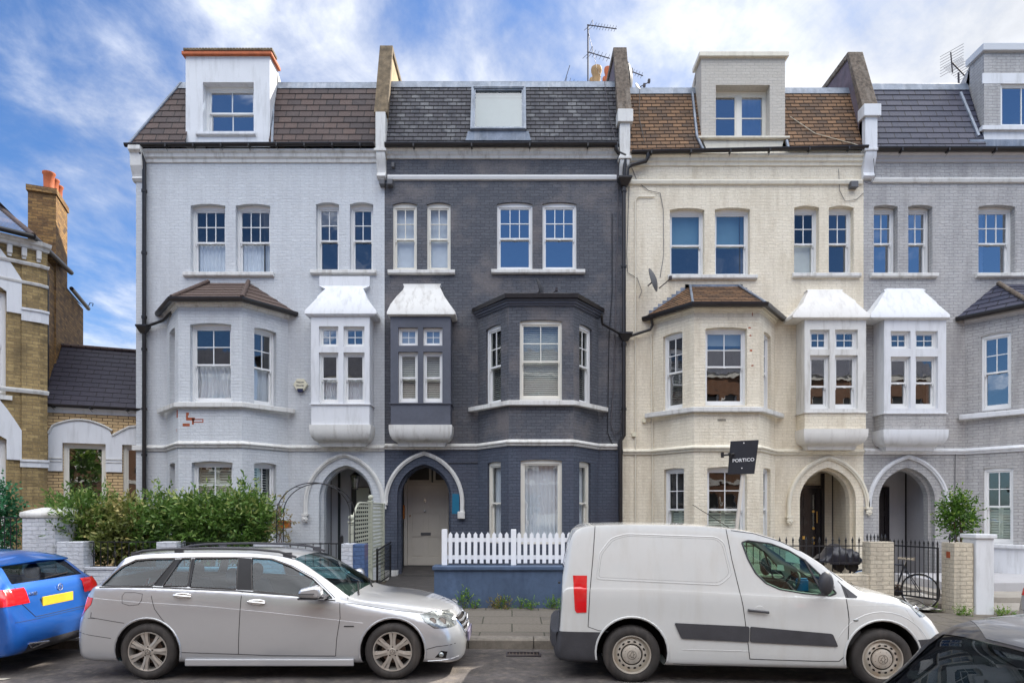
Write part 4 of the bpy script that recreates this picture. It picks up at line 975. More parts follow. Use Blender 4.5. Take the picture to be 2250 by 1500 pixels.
m = MB(); m.obox(fq, X(895, yb), X(998, yb), zt_+.1, zt_+.6, .035, .05); m.build('fanlight', 'interior', d2)
m = MB(); m.obox(fr_, W_*.35, W_*.62, zb_+Ht_*.375, zb_+Ht_*.41, -.018, 0); m.build('letterbox', 'dish_grey', d2)
m = MB(); ball(m, Vector((x_0+.50, yb-.05, zb_+Ht_*.68)), .035, 10, 8); m.build('door_knob', 'chrome', d2, smooth=60)
m = MB(); ball(m, Vector((x_0+.10, yb-.02, zb_+Ht_*.62)), .02, 10, 8); m.build('lock', 'brass', d2, smooth=60)
def text(s, size, mat, parent, loc, rot=(R(90), 0, 0), name='lettering', ext=.003, bold=0, spacing=1):
    c = bpy.data.curves.new(name, 'FONT'); c.body = s; c.size = size; c.extrude = ext; c.offset = bold; c.align_x = 'CENTER'; c.align_y = 'CENTER'; c.space_character = spacing
    t = bpy.data.objects.new(name, c); COL.objects.link(t)
    dg = bpy.context.evaluated_depsgraph_get(); me = bpy.data.meshes.new_from_object(t.evaluated_get(dg)); bpy.data.objects.remove(t)
    o = bpy.data.objects.new(name, me); COL.objects.link(o); me.materials.clear(); me.materials.append(M[mat])
    if parent: o.parent = parent; loc = Vector(loc)-BASE.get(parent.name, Vector())
    o.location = loc; o.rotation_euler = rot; return o
text('5', .14, 'chrome', d2, (x_0+.50, yb-.006, zb_+Ht_*.81), name='door_number')
m = MB(); m.box(X(886, 16.9), X(886, 16.9)+.04, 16.85, 16.95, Z(1139, 16.9), Z(1109, 16.9)); m.build('letter_plaque', 'copper_box', H2)
m = MB(); zz = Z(1263); m.quad((uc1*0+X(932)-.7, Y0-.02, zz), (X(932)+.7, Y0-.02, zz), (X(932)+.7, yb+.05, zb_-.01), (X(932)-.7, yb+.05, zb_-.01)); m.quad((X(932)-.7, Y0-.02, z0), (X(932)+.7, Y0-.02, z0), (X(932)+.7, Y0-.02, zz), (X(932)-.7, Y0-.02, zz)); m.build('porch_floor', 'path_dark', H2)
# ---- house 3: cream
b3 = bay_geo(1433, 1702.7, 1525, 1669)
k1 = dict(up=(1, 1), lo=(1, 1), glass='window_glass', cur='upblue', depth=.14); k3 = dict(up=(2, 2), lo=(1, 1), glass='window_glass', depth=.16)
S3 = dict(x0=1368, x1=1897.5, eave=331, string=992, mat='cream_paint', bay=b3, bay_top=Z(672, Y0-BD),
    wins=[(1472, 1548, 456, 607, k1), (1571, 1648, 455, 607, k1), (1745, 1800, 451, 604, dict(k3, cur='lowsolid')), (1821, 1876, 451, 603, k3)],
    sills=[(1467, 1662, 608), (1740, 1889, 604)], arch=(X(1819), .70, Z(1099), .82), hood=(X(1819), .985, Z(1113), 1.23),
    oriel=dict(px=(1768, 1903), top=697, panel0=906, t0=724, t1=767, l0=780, l1=898, cols=[(1780, 1823), (1835, 1885)], cove0=942, bot=986, lup=(1, 1), split=.42, topcur=None,
        hood=[(1747, 1909, 701, .50), (1742, 1911.5, 697, .55), (1742, 1911.5, 691, .54), (1766, 1880, 664, .36), (1766, 1880, 661, .33), (1776, 1850, 640, .20), (1773, 1853, 637, .18), (1776, 1850, 636, .15)]))
H3, x0, x1, z0, ze = house('h3', 'cream painted brick terraced house with orange-brown tiled mansard and black front door', S3)
ze3L, ze3R = Z(340), Z(330)
o, sl3 = roof(H3, X(1380), X(1897), ze, 197, 'rosemary_tile', .118, zeL=ze3L, zeR=ze3R, gap=(X(1542), X(1724)))
gutter(H3, (X(1384), Y0-.20, Z(343)), (X(1897), Y0-.20, Z(332)), 6)
course(H3, [(X(1381), Y0), (X(1893), Y0)], CORNICE(Z(366), Z(344), .14), 'cream_stone', 'cornice')
course(H3, [(X(1383), Y0), (X(1893), Y0)], [(0, Z(407)), (.05, Z(406)), (.07, Z(400)), (.06, Z(397)), (0, Z(396))], 'cream_stone')
fu = flu(b3, 1550, 1641); fu2 = flu(b3, 1554, 1641); lu = (b3.L.u(1457), b3.L.u(1499.6)); lu2 = (b3.L.u(1459), b3.L.u(1503))
bay_walls(H3, b3, z0, zf(675), [(fu[0], fu[1], zf(891), zf(722), dict(up=(2, 2), lo=(1, 1), cur='uproller', glass='window_glass', depth=.11, split=.52)), (fu2[0], fu2[1], zf(1210), zf(1028), dict(up=(2, 2), cur='shutter_low', glass='window_glass', depth=.12))],
    [(lu[0], lu[1], zf(893), zf(722), dict(up=(2, 2), cur=None, glass='upper_glass', depth=.08)), (lu2[0], lu2[1], zf(1210), zf(1028), dict(up=(2, 2), cur='shutter_low', depth=.08))], 'cream_paint', None)
course(H3, [(b3.x0-.12, Y0)]+b3.path[1:3]+[(b3.x1+.12, Y0)], sillp(zf(895)), 'white_stone', 'sill')
course(H3, [(X(1368), Y0)]+b3.path+[(X(1896), Y0)], STRING(Z(992), .15, .085), 'cream_stone')
course(H3, b3.path, CORNICE(zf(686), zf(673), .11), 'cream_stone', 'bay_cornice')
bay_roof(H3, b3, zf(671), Z(630), 1515, 1621, 'rosemary_tile', .118, 'lead')
m = MB()                                # stepped lead flashing above the bay roof
for sx, (xa_, xb_) in ((1, (1426, 1515)), (-1, (1712, 1621))):
    for i in range(9):
        t = i/9; px_ = xa_+(xb_-xa_)*t; py_ = 694+(630-694)*t; w_ = (xb_-xa_)/9
        a_, c_ = sorted((X(px_), X(px_+w_))); m.box(a_, c_, Y0-.012, Y0+.01, Z(py_+3), Z(py_-12))
m.box(X(1505), X(1632), Y0-.012, Y0+.01, Z(634), Z(625)); m.build('stepped_flashing', 'lead', H3)
oriel(H3, *S3['oriel']['px'], S3['oriel'], 'white_stone', 'cove_streaky', 'cove_streaky', 'cream_paint')
arch_trim(H3, S3, 'cream_stone', Z(1134), Z(1114.5), True, True)
d3, frd, hl = dormer(H3, 1541, 1725, 128, 302, (1573, 1691.7, 187, 300, .30), 'dormer_paint', .12, 'cream_stone')
ua, ub, va, vb = hl[0][0], hl[1][0], hl[0][1], hl[2][1]
m = MB(); ring(m, frd, ua, ub, va, vb, .05, .26, .32, wt=.10); um = (ua+ub)/2-.02; m.obox(frd, um-.055, um+.055, va+.05, vb-.10, .255, .32)
g = MB()
for q0, q1 in ((ua+.05, um-.055), (um+.055, ub-.05)): ring(m, frd, q0, q1, va+.05, vb-.10, .035, .27, .305); bars(m, frd, q0+.035, q1-.035, va+.085, vb-.135, 1, 2, .275, .3, .022); g.quad(frd.p(q0+.02, va+.07, .29), frd.p(q1-.02, va+.07, .29), frd.p(q1-.02, vb-.12, .29), frd.p(q0+.02, vb-.12, .29))
q = m.build('window', 'sash_cream', d3); g.build('pane', 'upper_glass', q); pleats(frd, um+.08, ub-.05, va+.05, vb-.1, .36, 5, seed=77).build('curtain', 'curtain_white', q, smooth=80)
sill(d3, frd, X(1533, Y0), X(1733, Y0), Z(301, Y0), .07, .12, 'cream_stone')
m = MB(); P = [frd.p(X(a_, Y0), Z(b_, Y0), -.04) for a_, b_ in ((1555, 333), (1717, 333), (1722, 309), (1545, 309))]; m.prism(P, (0, .2, 0)); m.build('apron', 'cream_stone', d3)
for (a_, b_) in (((1521, 205), (1531, 300)), ((1531, 300), (1545, 330)), ((1728, 310), (1733, 332))):
    m = MB(); p, q = roofslope(*sl3, *a_), roofslope(*sl3, *b_); m.tube([p+Vector((0, -.02, 0)), q+Vector((0, -.02, 0))], .035, 6); m.build('flashing', 'lead', d3)
# door
yb = 17.12; dx0 = X(1819)-.70
d_, fr_, W_, Ht_ = door6(H3, dx0+.02, X(1806, yb)-.03, Z(1215, yb)-.35, Z(1071, yb), yb, 'door_black')
m = MB(); m.box(X(1806, yb)-.028, X(1806, yb)+.05, yb-.05, yb+.02, z0, Z(1040, yb)); m.box(dx0, X(1806, yb)-.03, yb-.04, yb+.02, Z(1071, yb)+.005, Z(1066, yb)); m.build('door_frame', 'door_black', d_)
m = MB(); m.tube([(X(1801, yb)-.1, yb-.06, Z(1148, yb)), (X(1801, yb)-.1, yb-.06, Z(1123, yb))], .013, 8)
for py_ in (1123, 1160, 1192, 1181): m.lathe([(.0, -.03), (.035, -.025), (.035, 0)], (X(1795, yb)-.1, yb-.0, Z(py_, yb)), 'Y', 12)
m.box(X(1763, yb), X(1768, yb), yb-.012, yb, Z(1184, yb), Z(1177, yb)); m.build('door_furniture', 'brass', d_, smooth=40)
for py_ in (1100, 1140):
    m = MB(); m.box(X(1785, yb), X(1788, yb), yb-.01, yb, Z(py_+18, yb), Z(py_-14, yb)); m.build('door_glazing', 'window_glass', d_)
# peeling paint on the bay corner
m = MB(); rr = random.Random(9)
for (px_, py_, w_, h_) in ((1647, 720, 8, 3), (1649, 737, 6, 3), (1650, 770, 7, 4), (1654, 679, 5, 3), (1653, 690, 2, 10), (1653, 803, 8, 3)):
    u_ = X(px_, yf)-b3.a0; ww = w_/93.8; hh = h_/93.8; ps = []
    for k in range(9): a_ = k*2*math.pi/9; rq = rr.uniform(.7, 1.1); ps.append(b3.Fr_.p(min(b3.FL-.003, u_+ww*.5*math.cos(a_)*rq), zf(py_)+hh*.6*math.sin(a_)*rq, -.003))
    m = MB(); m.poly(ps); m.build('bare_brick_patch', 'bare_brick', H3)
m = MB()
for i in range(7): u_ = X(1577+i*2.6, yf)-b3.a0; m.obox(b3.Fr_, u_, u_+.015, zf(925), zf(920), -.003, .01)
m.build('air_vent', 'shut_line', H3)
# ---- house 4: grey
b4 = bay_geo(2120, 2387, 2257, 2399)
k4 = dict(up=(2, 2), lo=(1, 1), glass='upper_glass', depth=.18); k4w = dict(up=(3, 2), lo=(1, 1), glass='upper_glass', depth=.16, cur='side')
S4 = dict(x0=1897.5, x1=2425, eave=334, string=991, mat='grey_paint', bay=b4, bay_top=Z(672, Y0-BD), porchmat='grey_stone',
    wins=[(1920, 1973, 449, 603, k4), (1995.7, 2049, 449, 603, k4), (2150, 2231, 449, 604, k4w), (2251, 2331, 449, 604, k4w)],
    sills=[(1911, 2058, 604), (2142, 2340, 604)], arch=(X(1993), .70, Z(1099), .82), hood=(X(1995), .985, Z(1112), 1.24),
    oriel=dict(px=(1943, 2079), top=697, panel0=908, t0=727, t1=766, l0=783, l1=897, cols=[(1957, 2001), (2012, 2061)], cove0=943, bot=988, split=.5,
        hood=[(1917, 2085, 701, .50), (1913, 2087.5, 697, .55), (1913, 2087.5, 691, .54), (1930, 2059, 667, .37), (1931, 2058, 664, .34), (1945, 2030, 640, .20), (1942, 2034, 637, .18), (1948, 2027, 634, .15)]))
H4, x0, x1, z0, ze = house('h4', 'mid-grey painted brick terraced house at the right edge, with bright white oriel and plinth', S4)
o, sl4 = roof(H4, X(1915), X(2425), ze, 188, 'blue_slate', .19, gap=(X(2163), X(2339)))
gutter(H4, (X(1918), Y0-.20, ze-.02), (X(2425), Y0-.20, ze-.02), 5, .075)
course(H4, [(X(1915), Y0), (X(2425), Y0)], CORNICE(Z(358), Z(340), .14), 'grey_stone', 'cornice')
course(H4, [(X(1913), Y0), (X(2425), Y0)], [(0, Z(403)), (.05, Z(402)), (.07, Z(396)), (.06, Z(393)), (0, Z(392))], 'white_stone')
lu = (b4.L.u(2155.6), b4.L.u(2221.7)); lu2 = (b4.L.u(2161), b4.L.u(2226.5)); fw = (b4.FL*.2, b4.FL*.8)
bay_walls(H4, b4, z0, zf(675), [(fw[0], fw[1], zf(893), zf(722), dict(up=(2, 2), depth=.1)), (fw[0], fw[1], zf(1195), zf(1026), dict(up=(2, 2), depth=.1))],
    [(lu[0], lu[1], zf(893), zf(722), dict(up=(2, 2), depth=.05, glass='window_glass', cur='shutter_low' if 0 else None)), (lu2[0], lu2[1], zf(1198), zf(1026), dict(up=(2, 2), cur='shutter_low', glass='window_glass', depth=.05))], 'grey_paint', None)
course(H4, [(b4.x0-.12, Y0)]+b4.path[1:3]+[(b4.x1+.12, Y0)], sillp(zf(899)), 'white_clean', 'sill')
course(H4, [(X(1898), Y0)]+b4.path+[(X(2425), Y0)], STRING(Z(991), .15, .085), 'white_clean')
course(H4, b4.path, CORNICE(zf(686), zf(673), .08), 'grey_stone', 'bay_cornice')
bay_roof(H4, b4, zf(671), Z(625), 2190, 2318, 'blue_slate', .19, 'granite_coping')
m = MB(); zp = zf(1203); p = b4.path
sweep(m, p, [(.0, z0), (.03, z0), (.03, zp-.6), (.02, zp-.6), (.02, zp), (0, zp)]); m.build('plinth', 'white_clean', H4)
course(H4, p, [(0, zp-.02), (.09, zp-.02), (.10, zp+.05), (0, zp+.07)], 'white_clean', 'sill')
oriel(H4, *S4['oriel']['px'], S4['oriel'], 'white_clean', 'white_clean', 'white_clean', 'grey_paint')
arch_trim(H4, S4, 'white_clean', Z(1113), Z(1143), False, True)
d4, frd, hl = dormer(H4, 2162, 2340, 115, 287, (2198.5, 2300, 181, 279, .06), 'grey_paint', .18, 'grey_render')
window(d4, frd, hl[0][0], hl[1][0], hl[0][1], hl[2][1], .04, up=(2, 1), lo=None, split=.02, glass='upper_glass', w=.05, horns=False)
m = MB(); m.obox(frd, X(2162, Y0), X(2340, Y0), Z(181), Z(158), -.004, .02); m.build('lintel', 'white_clean', d4); m = MB(); m.obox(frd, X(2156, Y0), X(2346, Y0), Z(287), Z(278), -.10, .02); m.obox(frd, X(2163, Y0), X(2339, Y0), Z(308), Z(287)-.001, -.03, .1); m.build('sill', 'white_clean', d4)
m = MB(); m.obox(frd, X(2130, Y0), X(2370, Y0), Z(324), Z(308)-.001, -.08, .1)
p, q = roofslope(*sl4, 2110, 205), roofslope(*sl4, 2150, 300); m.tube([p, q], .05, 6); m.build('flashing', 'lead', d4)
yb = 17.12
d_, fr_, W_, Ht_ = door6(H4, X(1993)-.72, X(1956, yb)-.02, z0+.3, z0+2.6, yb, 'door_black')
# party walls
parapet(H2, 824, 851, 249, (249, 326, 330, 396), 'white_stone', 'sandstone', 'party_render_lit', py_top=106)
parapet(H3, 1358, 1386, 246, (270, 343, 350, 402), 'white_stone', 'granite_coping', 'party_render_shade', py_top=110, capmat=1)
parapet(H4, 1894, 1926, 235, (257, 325, 330, 396), 'white_clean', 'granite_coping', 'party_render_shade', py_top=120, capmat=1)
# pipes between houses 2 and 3
downpipe(H3, [(X(1351), Y0-.2, Z(326)), (X(1351), Y0-.2, Z(338)), (X(1356), Y0-.16, Z(343)), (X(1371), Y0-.16, Z(350)), (X(1371), Y0-.16, Z(362)), (X(1369), Y0-.13, Z(405))], .05, name='downpipe')
downpipe(H3, [(X(1420), Y0-.2, Z(346)), (X(1420), Y0-.2, Z(355)), (X(1416), Y0-.16, Z(362)), (X(1384), Y0-.16, Z(370)), (X(1376), Y0-.16, Z(378)), (X(1375), Y0-.13, Z(405))], .05)
downpipe(H3, [(X(1369), Y0-.13, Z(405)), (X(1369), Y0-.13, Z(958)), (X(1361), Y0-.13, Z(970)), (X(1361), Y0-.13, .2)], .05, [(X(1369), Y0-.13, Z(p)) for p in (425, 590, 760, 900)], [(X(1370), Y0-.14, Z(408), .17), (X(1372), Y0-.14, Z(745), .16)])
downpipe(H2, [(X(1318), Y0-.30, Z(700)), (X(1322), Y0-.14, Z(715)), (X(1364), Y0-.14, Z(738))], .035, name='branch_pipe')
downpipe(H3, [(X(1426), Y0-.2, Z(698)), (X(1431), Y0-.15, Z(718)), (X(1426), Y0-.13, Z(727)), (X(1380), Y0-.13, Z(742))], .035, name='branch_pipe')
# cables and thin pipes
tube_path(H2, [(X(a), Y0-.03, Z(b)) for a, b in ((1350, 310), (1357, 330), (1357, 480), (1352, 700), (1348, 850), (1342, 930), (1350, 955), (1362, 945), (1366, 920), (1362, 905))], .010, 'cable', 'cable')
tube_path(H2, [(X(a), Y0-.02, Z(b)) for a, b in ((1345, 470), (1345, 640), (1338, 740), (1335, 950), (1345, 975))], .009, 'black_iron', 'cable')
tube_path(H2, [(X(a), Y0-.02, Z(b)) for a, b in ((975, 1028), (985, 1017), (1050, 1016))], .008, 'black_iron', 'cable')
tube_path(H3, [(X(a), Y0-.03, Z(b)) for a, b in ((1438, 433), (1402, 433), (1396, 440), (1396, 1180))], .016, 'cream_stone', 'thin_pipe')
tube_path(H3, [(X(a), Y0-.03, Z(b)) for a, b in ((1430, 735), (1433, 1000), (1433, 1180))], .018, 'cream_stone', 'thin_pipe')
tube_path(H3, [(X(a), Y0-.02, Z(b)) for a, b in ((1385, 362), (1400, 400), (1425, 420), (1450, 425), (1457, 460), (1458, 560), (1450, 610))], .007, 'cable', 'cable')
tube_path(H3, [(X(a), Y0-.02, Z(b)) for a, b in ((1382, 410), (1377, 560), (1379, 600), (1400, 612), (1410, 640), (1404, 655))], .007, 'cable', 'cable')
tube_path(H3, [(X(a), Y0-.02, Z(b)) for a, b in ((1842, 372), (1844, 420), (1856, 443), (1880, 440), (1897, 425))], .006, 'cable', 'cable')
tube_path(H4, [(X(a), Y0-.02, Z(b)) for a, b in ((2098, 990), (2097, 1080), (2100, 1170))], .008, 'dish_grey', 'cable')
tube_path(H4, [(X(a), Y0-.16, Z(b)) for a, b in ((1902, 330), (1911, 350), (1915, 395), (1905, 412), (1893, 408))], .007, 'cable', 'cable')
p1_, p2_ = roofslope(*sl3, 1735, 258), roofslope(*sl3, 1890, 322)
m = MB(); m.tube([p1_+Vector((0, -.03, 0)), roofslope(*sl3, 1790, 295)+Vector((0, -.03, 0)), p2_+Vector((0, -.03, 0))], .009, 6); m.build('cable', 'cable_cream', H3)
m = MB(); m.tube([roofslope(*sl2, 1328, 180)+Vector((0, -.03, 0)), roofslope(*sl2, 1338, 260)+Vector((0, -.03, 0)), roofslope(*sl2, 1355, 318)+Vector((0, -.03, 0))], .008, 6); m.build('cable', 'cable', H2)
m = MB(); m.tube([roofslope(*sl3, 1405, 196)+Vector((0, -.03, 0)), roofslope(*sl3, 1404, 260)+Vector((0, -.03, 0)), roofslope(*sl3, 1416, 315)+Vector((0, -.03, 0))], .008, 6); m.build('cable', 'black_iron', H3)
m = MB(); m.box(X(1864), X(1880), Y0-.14, Y0, Z(417), Z(403)); m.build('floodlight', 'dish_grey', H3, bevel=.01)
m = MB(); m.box(X(1388), X(1397), Y0-.06, Y0, Z(959), Z(951)); m.build('junction_box', 'alarm_cream', H3); m = MB(); m.box(X(1411), X(1418), Y0-.06, Y0, Z(928), Z(921)); m.build('junction_box', 'alarm_cream', H3)
# ------------------------------------------------------------ things fixed high up
def dish(label, px, py, r, Yd, rz, mat, tilt=.35, wallx=None):
    c = Vector((X(px, Yd), Yd, Z(py, Yd))); t = thing('satellite_dish', label, 'satellite dish', c)
    m = MB(); n = 20; vs = []; rot = Matrix.Rotation(rz, 3, 'Z') @ Matrix.Rotation(-tilt, 3, 'X')
    for j in range(5):
        q = r*j/4; 
        for k in range(n): a = 2*math.pi*k/n; v = rot @ Vector((q*math.cos(a), .28*q*q/r-.0, q*1.08*math.sin(a))); vs.append(c+v+Vector((0, 0, 0)))
    fs = [(j*n+k, j*n+(k+1) % n, (j+1)*n+(k+1) % n, (j+1)*n+k) for j in range(4) for k in range(n)]
    vs2 = [v+rot @ Vector((0, .012, 0)) for v in vs]; m.add(vs, fs); m.add(vs2, [f[::-1] for f in fs]); m.build('reflector', mat, t, smooth=60)
    m = MB(); tip = c+rot @ Vector((0, -r*1.15, -r*.55)); m.tube([c+rot @ Vector((0, 0, -r*.95)), tip], .012, 6); m.box(tip.x-.03, tip.x+.03, tip.y-.05, tip.y+.03, tip.z-.02, tip.z+.06); m.build('receiver_arm', 'aerial_metal', t)
    m = MB(); m.tube([c+rot @ Vector((0, .02, 0)), c+rot @ Vector((0, .14, -.05)), c+Vector((0.02, .22, -.12)) if wallx is None else Vector(wallx)], .02, 6); m.build('bracket', 'aerial_metal', t)
    return t
dish('dark satellite dish seen edge-on, standing on the flat bay roof of the slate-blue house', 1193, 634, .26, 15.3, R(80), 'tar_plastic', .25)
dish('grey satellite dish fixed to the cream wall left of the tiled bay roof', 1442, 612, .27, 15.4, R(62), 'dish_grey', .25, (X(1424), Y0-.02, Z(628)))
dish('large dark satellite dish seen edge-on behind the ridge, right of the party wall', 1390, 171, .36, 17.2, R(83), 'tar_plastic', .1)
dish('small pale satellite dish peeping over the tiled ridge of the cream house', 1404, 192, .12, 17.0, R(55), 'dish_pale', .2)
def yagi(m, p0, p1, n, l0, l1, up=Vector((.25, 0, 1)), refl=True, r=.008):
    p0, p1 = Vector(p0), Vector(p1); m.tube([p0, p1], r*1.8, 6); up = up.normalized()
    for i in range(n):
        t = .22+.78*(i+.5)/n; c = p0.lerp(p1, t); l = l0+(l1-l0)*t; m.tube([c-up*l, c+up*l], r*.75, 5)
    if refl:
        c = p0.lerp(p1, .1); sd_ = Vector((0, 1, 0))
        m.tube([c-up*l0*1.6+Vector((-.1, 0, 0)), c, c+up*l0*1.6+Vector((-.0, 0, 0))], r*.9, 5); m.tube([c+up*l0*1.6, p0.lerp(p1, .16)+up*l0*.8, p0.lerp(p1, .2)], r*.8, 5); m.tube([c-up*l0*1.6, p0.lerp(p1, .16)-up*l0*.8, p0.lerp(p1, .2)], r*.8, 5)
ya_ = 18.0
P = lambda a, b, y=ya_: Vector((X(a, y), y, Z(b, y)))
t = thing('tv_aerial', 'tall mast carrying two comb-shaped aerials beside the chimney pots', 'aerial', P(1292, 182))
m = MB(); m.tube([P(1292, 215), P(1292, 55)], .022, 8); m.build('mast', 'aerial_metal', t)
m = MB(); yagi(m, P(1290, 55), P(1355, 64), 8, .10, .09, Vector((.45, 0, 1))); m.build('upper_aerial', 'aerial_metal', t)
m = MB(); yagi(m, P(1290, 114), P(1340, 129), 5, .12, .11, Vector((.5, 0, 1))); m.build('lower_aerial', 'aerial_metal', t)
m = MB(); m.tube([P(1293, 72), P(1303, 112), P(1311, 150), P(1326, 182)], .006, 5); m.build('stay_wire', 'aerial_metal', t)
t = thing('tv_aerial', 'small aerial with one leaning rod peeping above the slate roof', 'aerial', P(1238, 180)); m = MB()
m.tube([P(1237, 192), P(1252, 144)], .010, 6); m.tube([P(1236, 184), P(1284, 189)], .008, 5)
for i in range(5): m.tube([P(1243+i*8, 181+i), P(1246+i*8, 169+i*3)], .006, 5)
m.build('rods', 'aerial_metal', t)
t = thing('tv_aerial', 'aerial with four cross rods right of the middle party wall', 'aerial', P(1390, 190)); m = MB()
yagi(m, P(1381, 155), P(1413, 167), 4, .09, .09, Vector((.4, 0, 1)), False); m.tube([P(1387, 200), P(1389, 150)], .02, 6); m.build('rods', 'aerial_metal', t)
t = thing('tv_aerial', 'wide grid aerial on a short mast above the purple-grey slate roof', 'aerial', P(2107, 187)); m = MB(); m.tube([P(2107, 200), P(2106, 160)], .025, 8); m.build('mast', 'aerial_metal', t); m = MB()
m.tube([P(2089, 115), P(2093, 160)], .018, 6); m.tube([P(2090, 136), P(2123, 170)], .02, 6)
for i in range(8): c = P(2091.5, 112+i*6.3); m.tube([c+Vector((-.33, .0, -.17)), c+Vector((.33, 0, .20))], .006, 5)
for i in range(9): c = P(2094+i*3.6, 139+i*3.7); l = .26-.006*i; m.tube([c+Vector((-l, .0, -l*.55)), c+Vector((l, 0, l*.6))], .006, 5)
m.build('grid', 'aerial_metal', t)
# chimney stack behind the middle party wall
t = thing('chimney_stack', 'brick chimney stack with buff pots behind the ridge, left of the middle party wall', 'chimney', P(1330, 182, 19.5)); yc = 19.5
m = MB(); m.box(X(1296, yc), X(1372, yc), yc, yc+2.6, 12.4, Z(184, yc)); m.build('stack', 'stock_brick_old', t)
def pot(t, px0, px1, py0, py1, y, mat='buff_pot'):
    r = (X(px1, y)-X(px0, y))/2; c = (X((px0+px1)/2, y), y+.25, 0); zt_, zb_ = Z(py0, y), Z(py1, y); m = MB()
    m.lathe([(r*.72, zb_), (r*.70, zb_+.06), (r*.78, zt_-.22), (r, zt_-.12), (r*1.02, zt_-.05), (r*.95, zt_), (r*.75, zt_), (r*.7, zt_-.2)], c, 'Z', 20, cap=False); m.build('chimney_pot', mat, t, smooth=50)
pot(t, 1301, 1325, 137, 184, yc); pot(t, 1297, 1313, 162, 184, yc+.5); pot(t, 1330, 1346, 138, 184, yc+.9, 'terracotta'); pot(t, 1326, 1342, 160, 184, yc+1.5, 'terracotta')
# alarm box
fa = (X(662), Y0, Z(848)); t = thing('alarm_box', 'cream hexagonal burglar alarm box on the pale blue-grey wall', 'alarm box', fa)
m = MB(); hx = [(X(662)+.175*math.cos(a), Y0-.09, Z(846)+.165*math.sin(a)) for a in [i*math.pi/3 for i in range(6)]]; m.prism(hx, (0, .09, 0)); m.build('cover', 'alarm_cream', t, bevel=.012)
m = MB(); m.prism([(X(655), Y0-.095, Z(855)), (X(669), Y0-.095, Z(855)), (X(667), Y0-.095, Z(862)), (X(657), Y0-.095, Z(862))], (0, .09, 0)); m.build('strobe', 'navy', t)
text('Telecom', .052, 'navy', t, (X(662), Y0-.093, Z(841)), name='lettering'); text('Security', .056, 'navy', t, (X(662), Y0-.093, Z(848)), name='lettering')
# ------------------------------------------------------------ the link building and the yellow brick house on the left (the street bends here)
TH = R(22); tv = Vector((math.cos(TH), math.sin(TH), 0)); bv = Vector((-math.sin(TH), math.cos(TH), 0))
LO = Vector((-9.43, 16.0, 0)); LF = Fr(LO, tv)
def lp(px, py, d=0):       # point on the link frame at depth d seen at a measured position
    fr = Fr(LO+bv*d, tv); u = fr.u(px); return u, fr.z(px, py)
KL = thing('link_building', 'single-storey yellow brick building with white arched window heads and dark slate roof', 'building', (LO.x-1, LO.y, .1))
u0 = LF.u(93); ue = .28; zE = LF.z(200, 893); zW = zE-.02
wA0, wA1 = LF.u(138), LF.u(233); wB0 = LF.u(270); zT = LF.z(185, 974); zB = LF.z(185, 1200)
m = MB(); panel(m, LF, rect(u0-.1, ue, .1, zW), [rect(wA0, wA1, zB, zT), rect(wB0, wB0+1.0 if wB0+1.0 < ue else ue-.03, zB, zT)], .13)
a_, b_ = LF.p(u0-.1, 0), LF.p(ue, 0); m.build('wall', 'new_brick', KL)
for a, b in ((wA0, wA1), (wB0, ue-.03)):
    window(KL, LF, a, b, zB, zT, .07, up=(1, 1), lo=(1, 1), split=.42, glass='window_glass', w=.07, paint='sash_cream')
m = MB(); m.quad(LF.p(u0, .1, 1.0), LF.p(ue, .1, 1.0), LF.p(ue, zW, 1.0), LF.p(u0, zW, 1.0)); m.build('interior', 'interior', KL)
m = MB(); m.obox(LF, u0-.12, ue, zE-.19, zE-.03, -.03, .05); m.build('fascia', 'white_clean', KL)
# white arched heads: shouldered band over each window
zs_, zl, zc_ = LF.z(150, 952), LF.z(150, 1035), LF.z(185, 923)
bl, br = LF.u(107), LF.u(247); zd = LF.z(247, 957)
arcp = [(bl+(br-bl)*i/14, zs_+(zc_-zs_)*math.sin(math.pi*(.08+.84*i/14))**.8) for i in range(15)]
arcp[0] = (bl, zs_-.02)
out = [(bl, zl), (wA0, zl), (wA0, zT), (wA1, zT), (wA1, zl), (wB0-.01, zl)] + [(wB0-.01, zT), (ue-.01, zT), (ue-.01, LF.z(300, 935))]
arc2 = [(ue-.01, LF.z(300, 933)), (LF.u(285), LF.z(285, 938)), (LF.u(266), LF.z(266, 947)), (br, zd)]
out = out[:-1]+arc2[:-1]+[(br, zd)]+arcp[::-1][1:]
m = MB(); tri = tessellate_polygon([[Vector((u, v, 0)) for u, v in out]])
m.add([LF.p(u, v, -.045) for u, v in out], [tuple(t) for t in tri]); n = len(out)
for i in range(n): (a, b), (c, d) = out[i], out[(i+1) % n]; m.quad(LF.p(a, b, -.045), LF.p(c, d, -.045), LF.p(c, d, 0), LF.p(a, b, 0))
m.build('window_surround', 'white_clean', KL)
m = MB(); m.tube([LF.p(u, v+.0, -.05) for u, v in arcp], .03, 6); m.tube([LF.p(u, v, -.05) for u, v in arc2[::-1]], .03, 6)
zz = LF.z(150, 1008)
for a, b in ((bl, wA0-.01), (wA1+.01, wB0-.02)): m.obox(LF, a-.01, b, zz, zz+.03, -.065, -.046); m.obox(LF, a-.01, b, zz-.07, zz-.05, -.06, -.046)
m.build('arch_moulding', 'white_stone', KL, smooth=60)
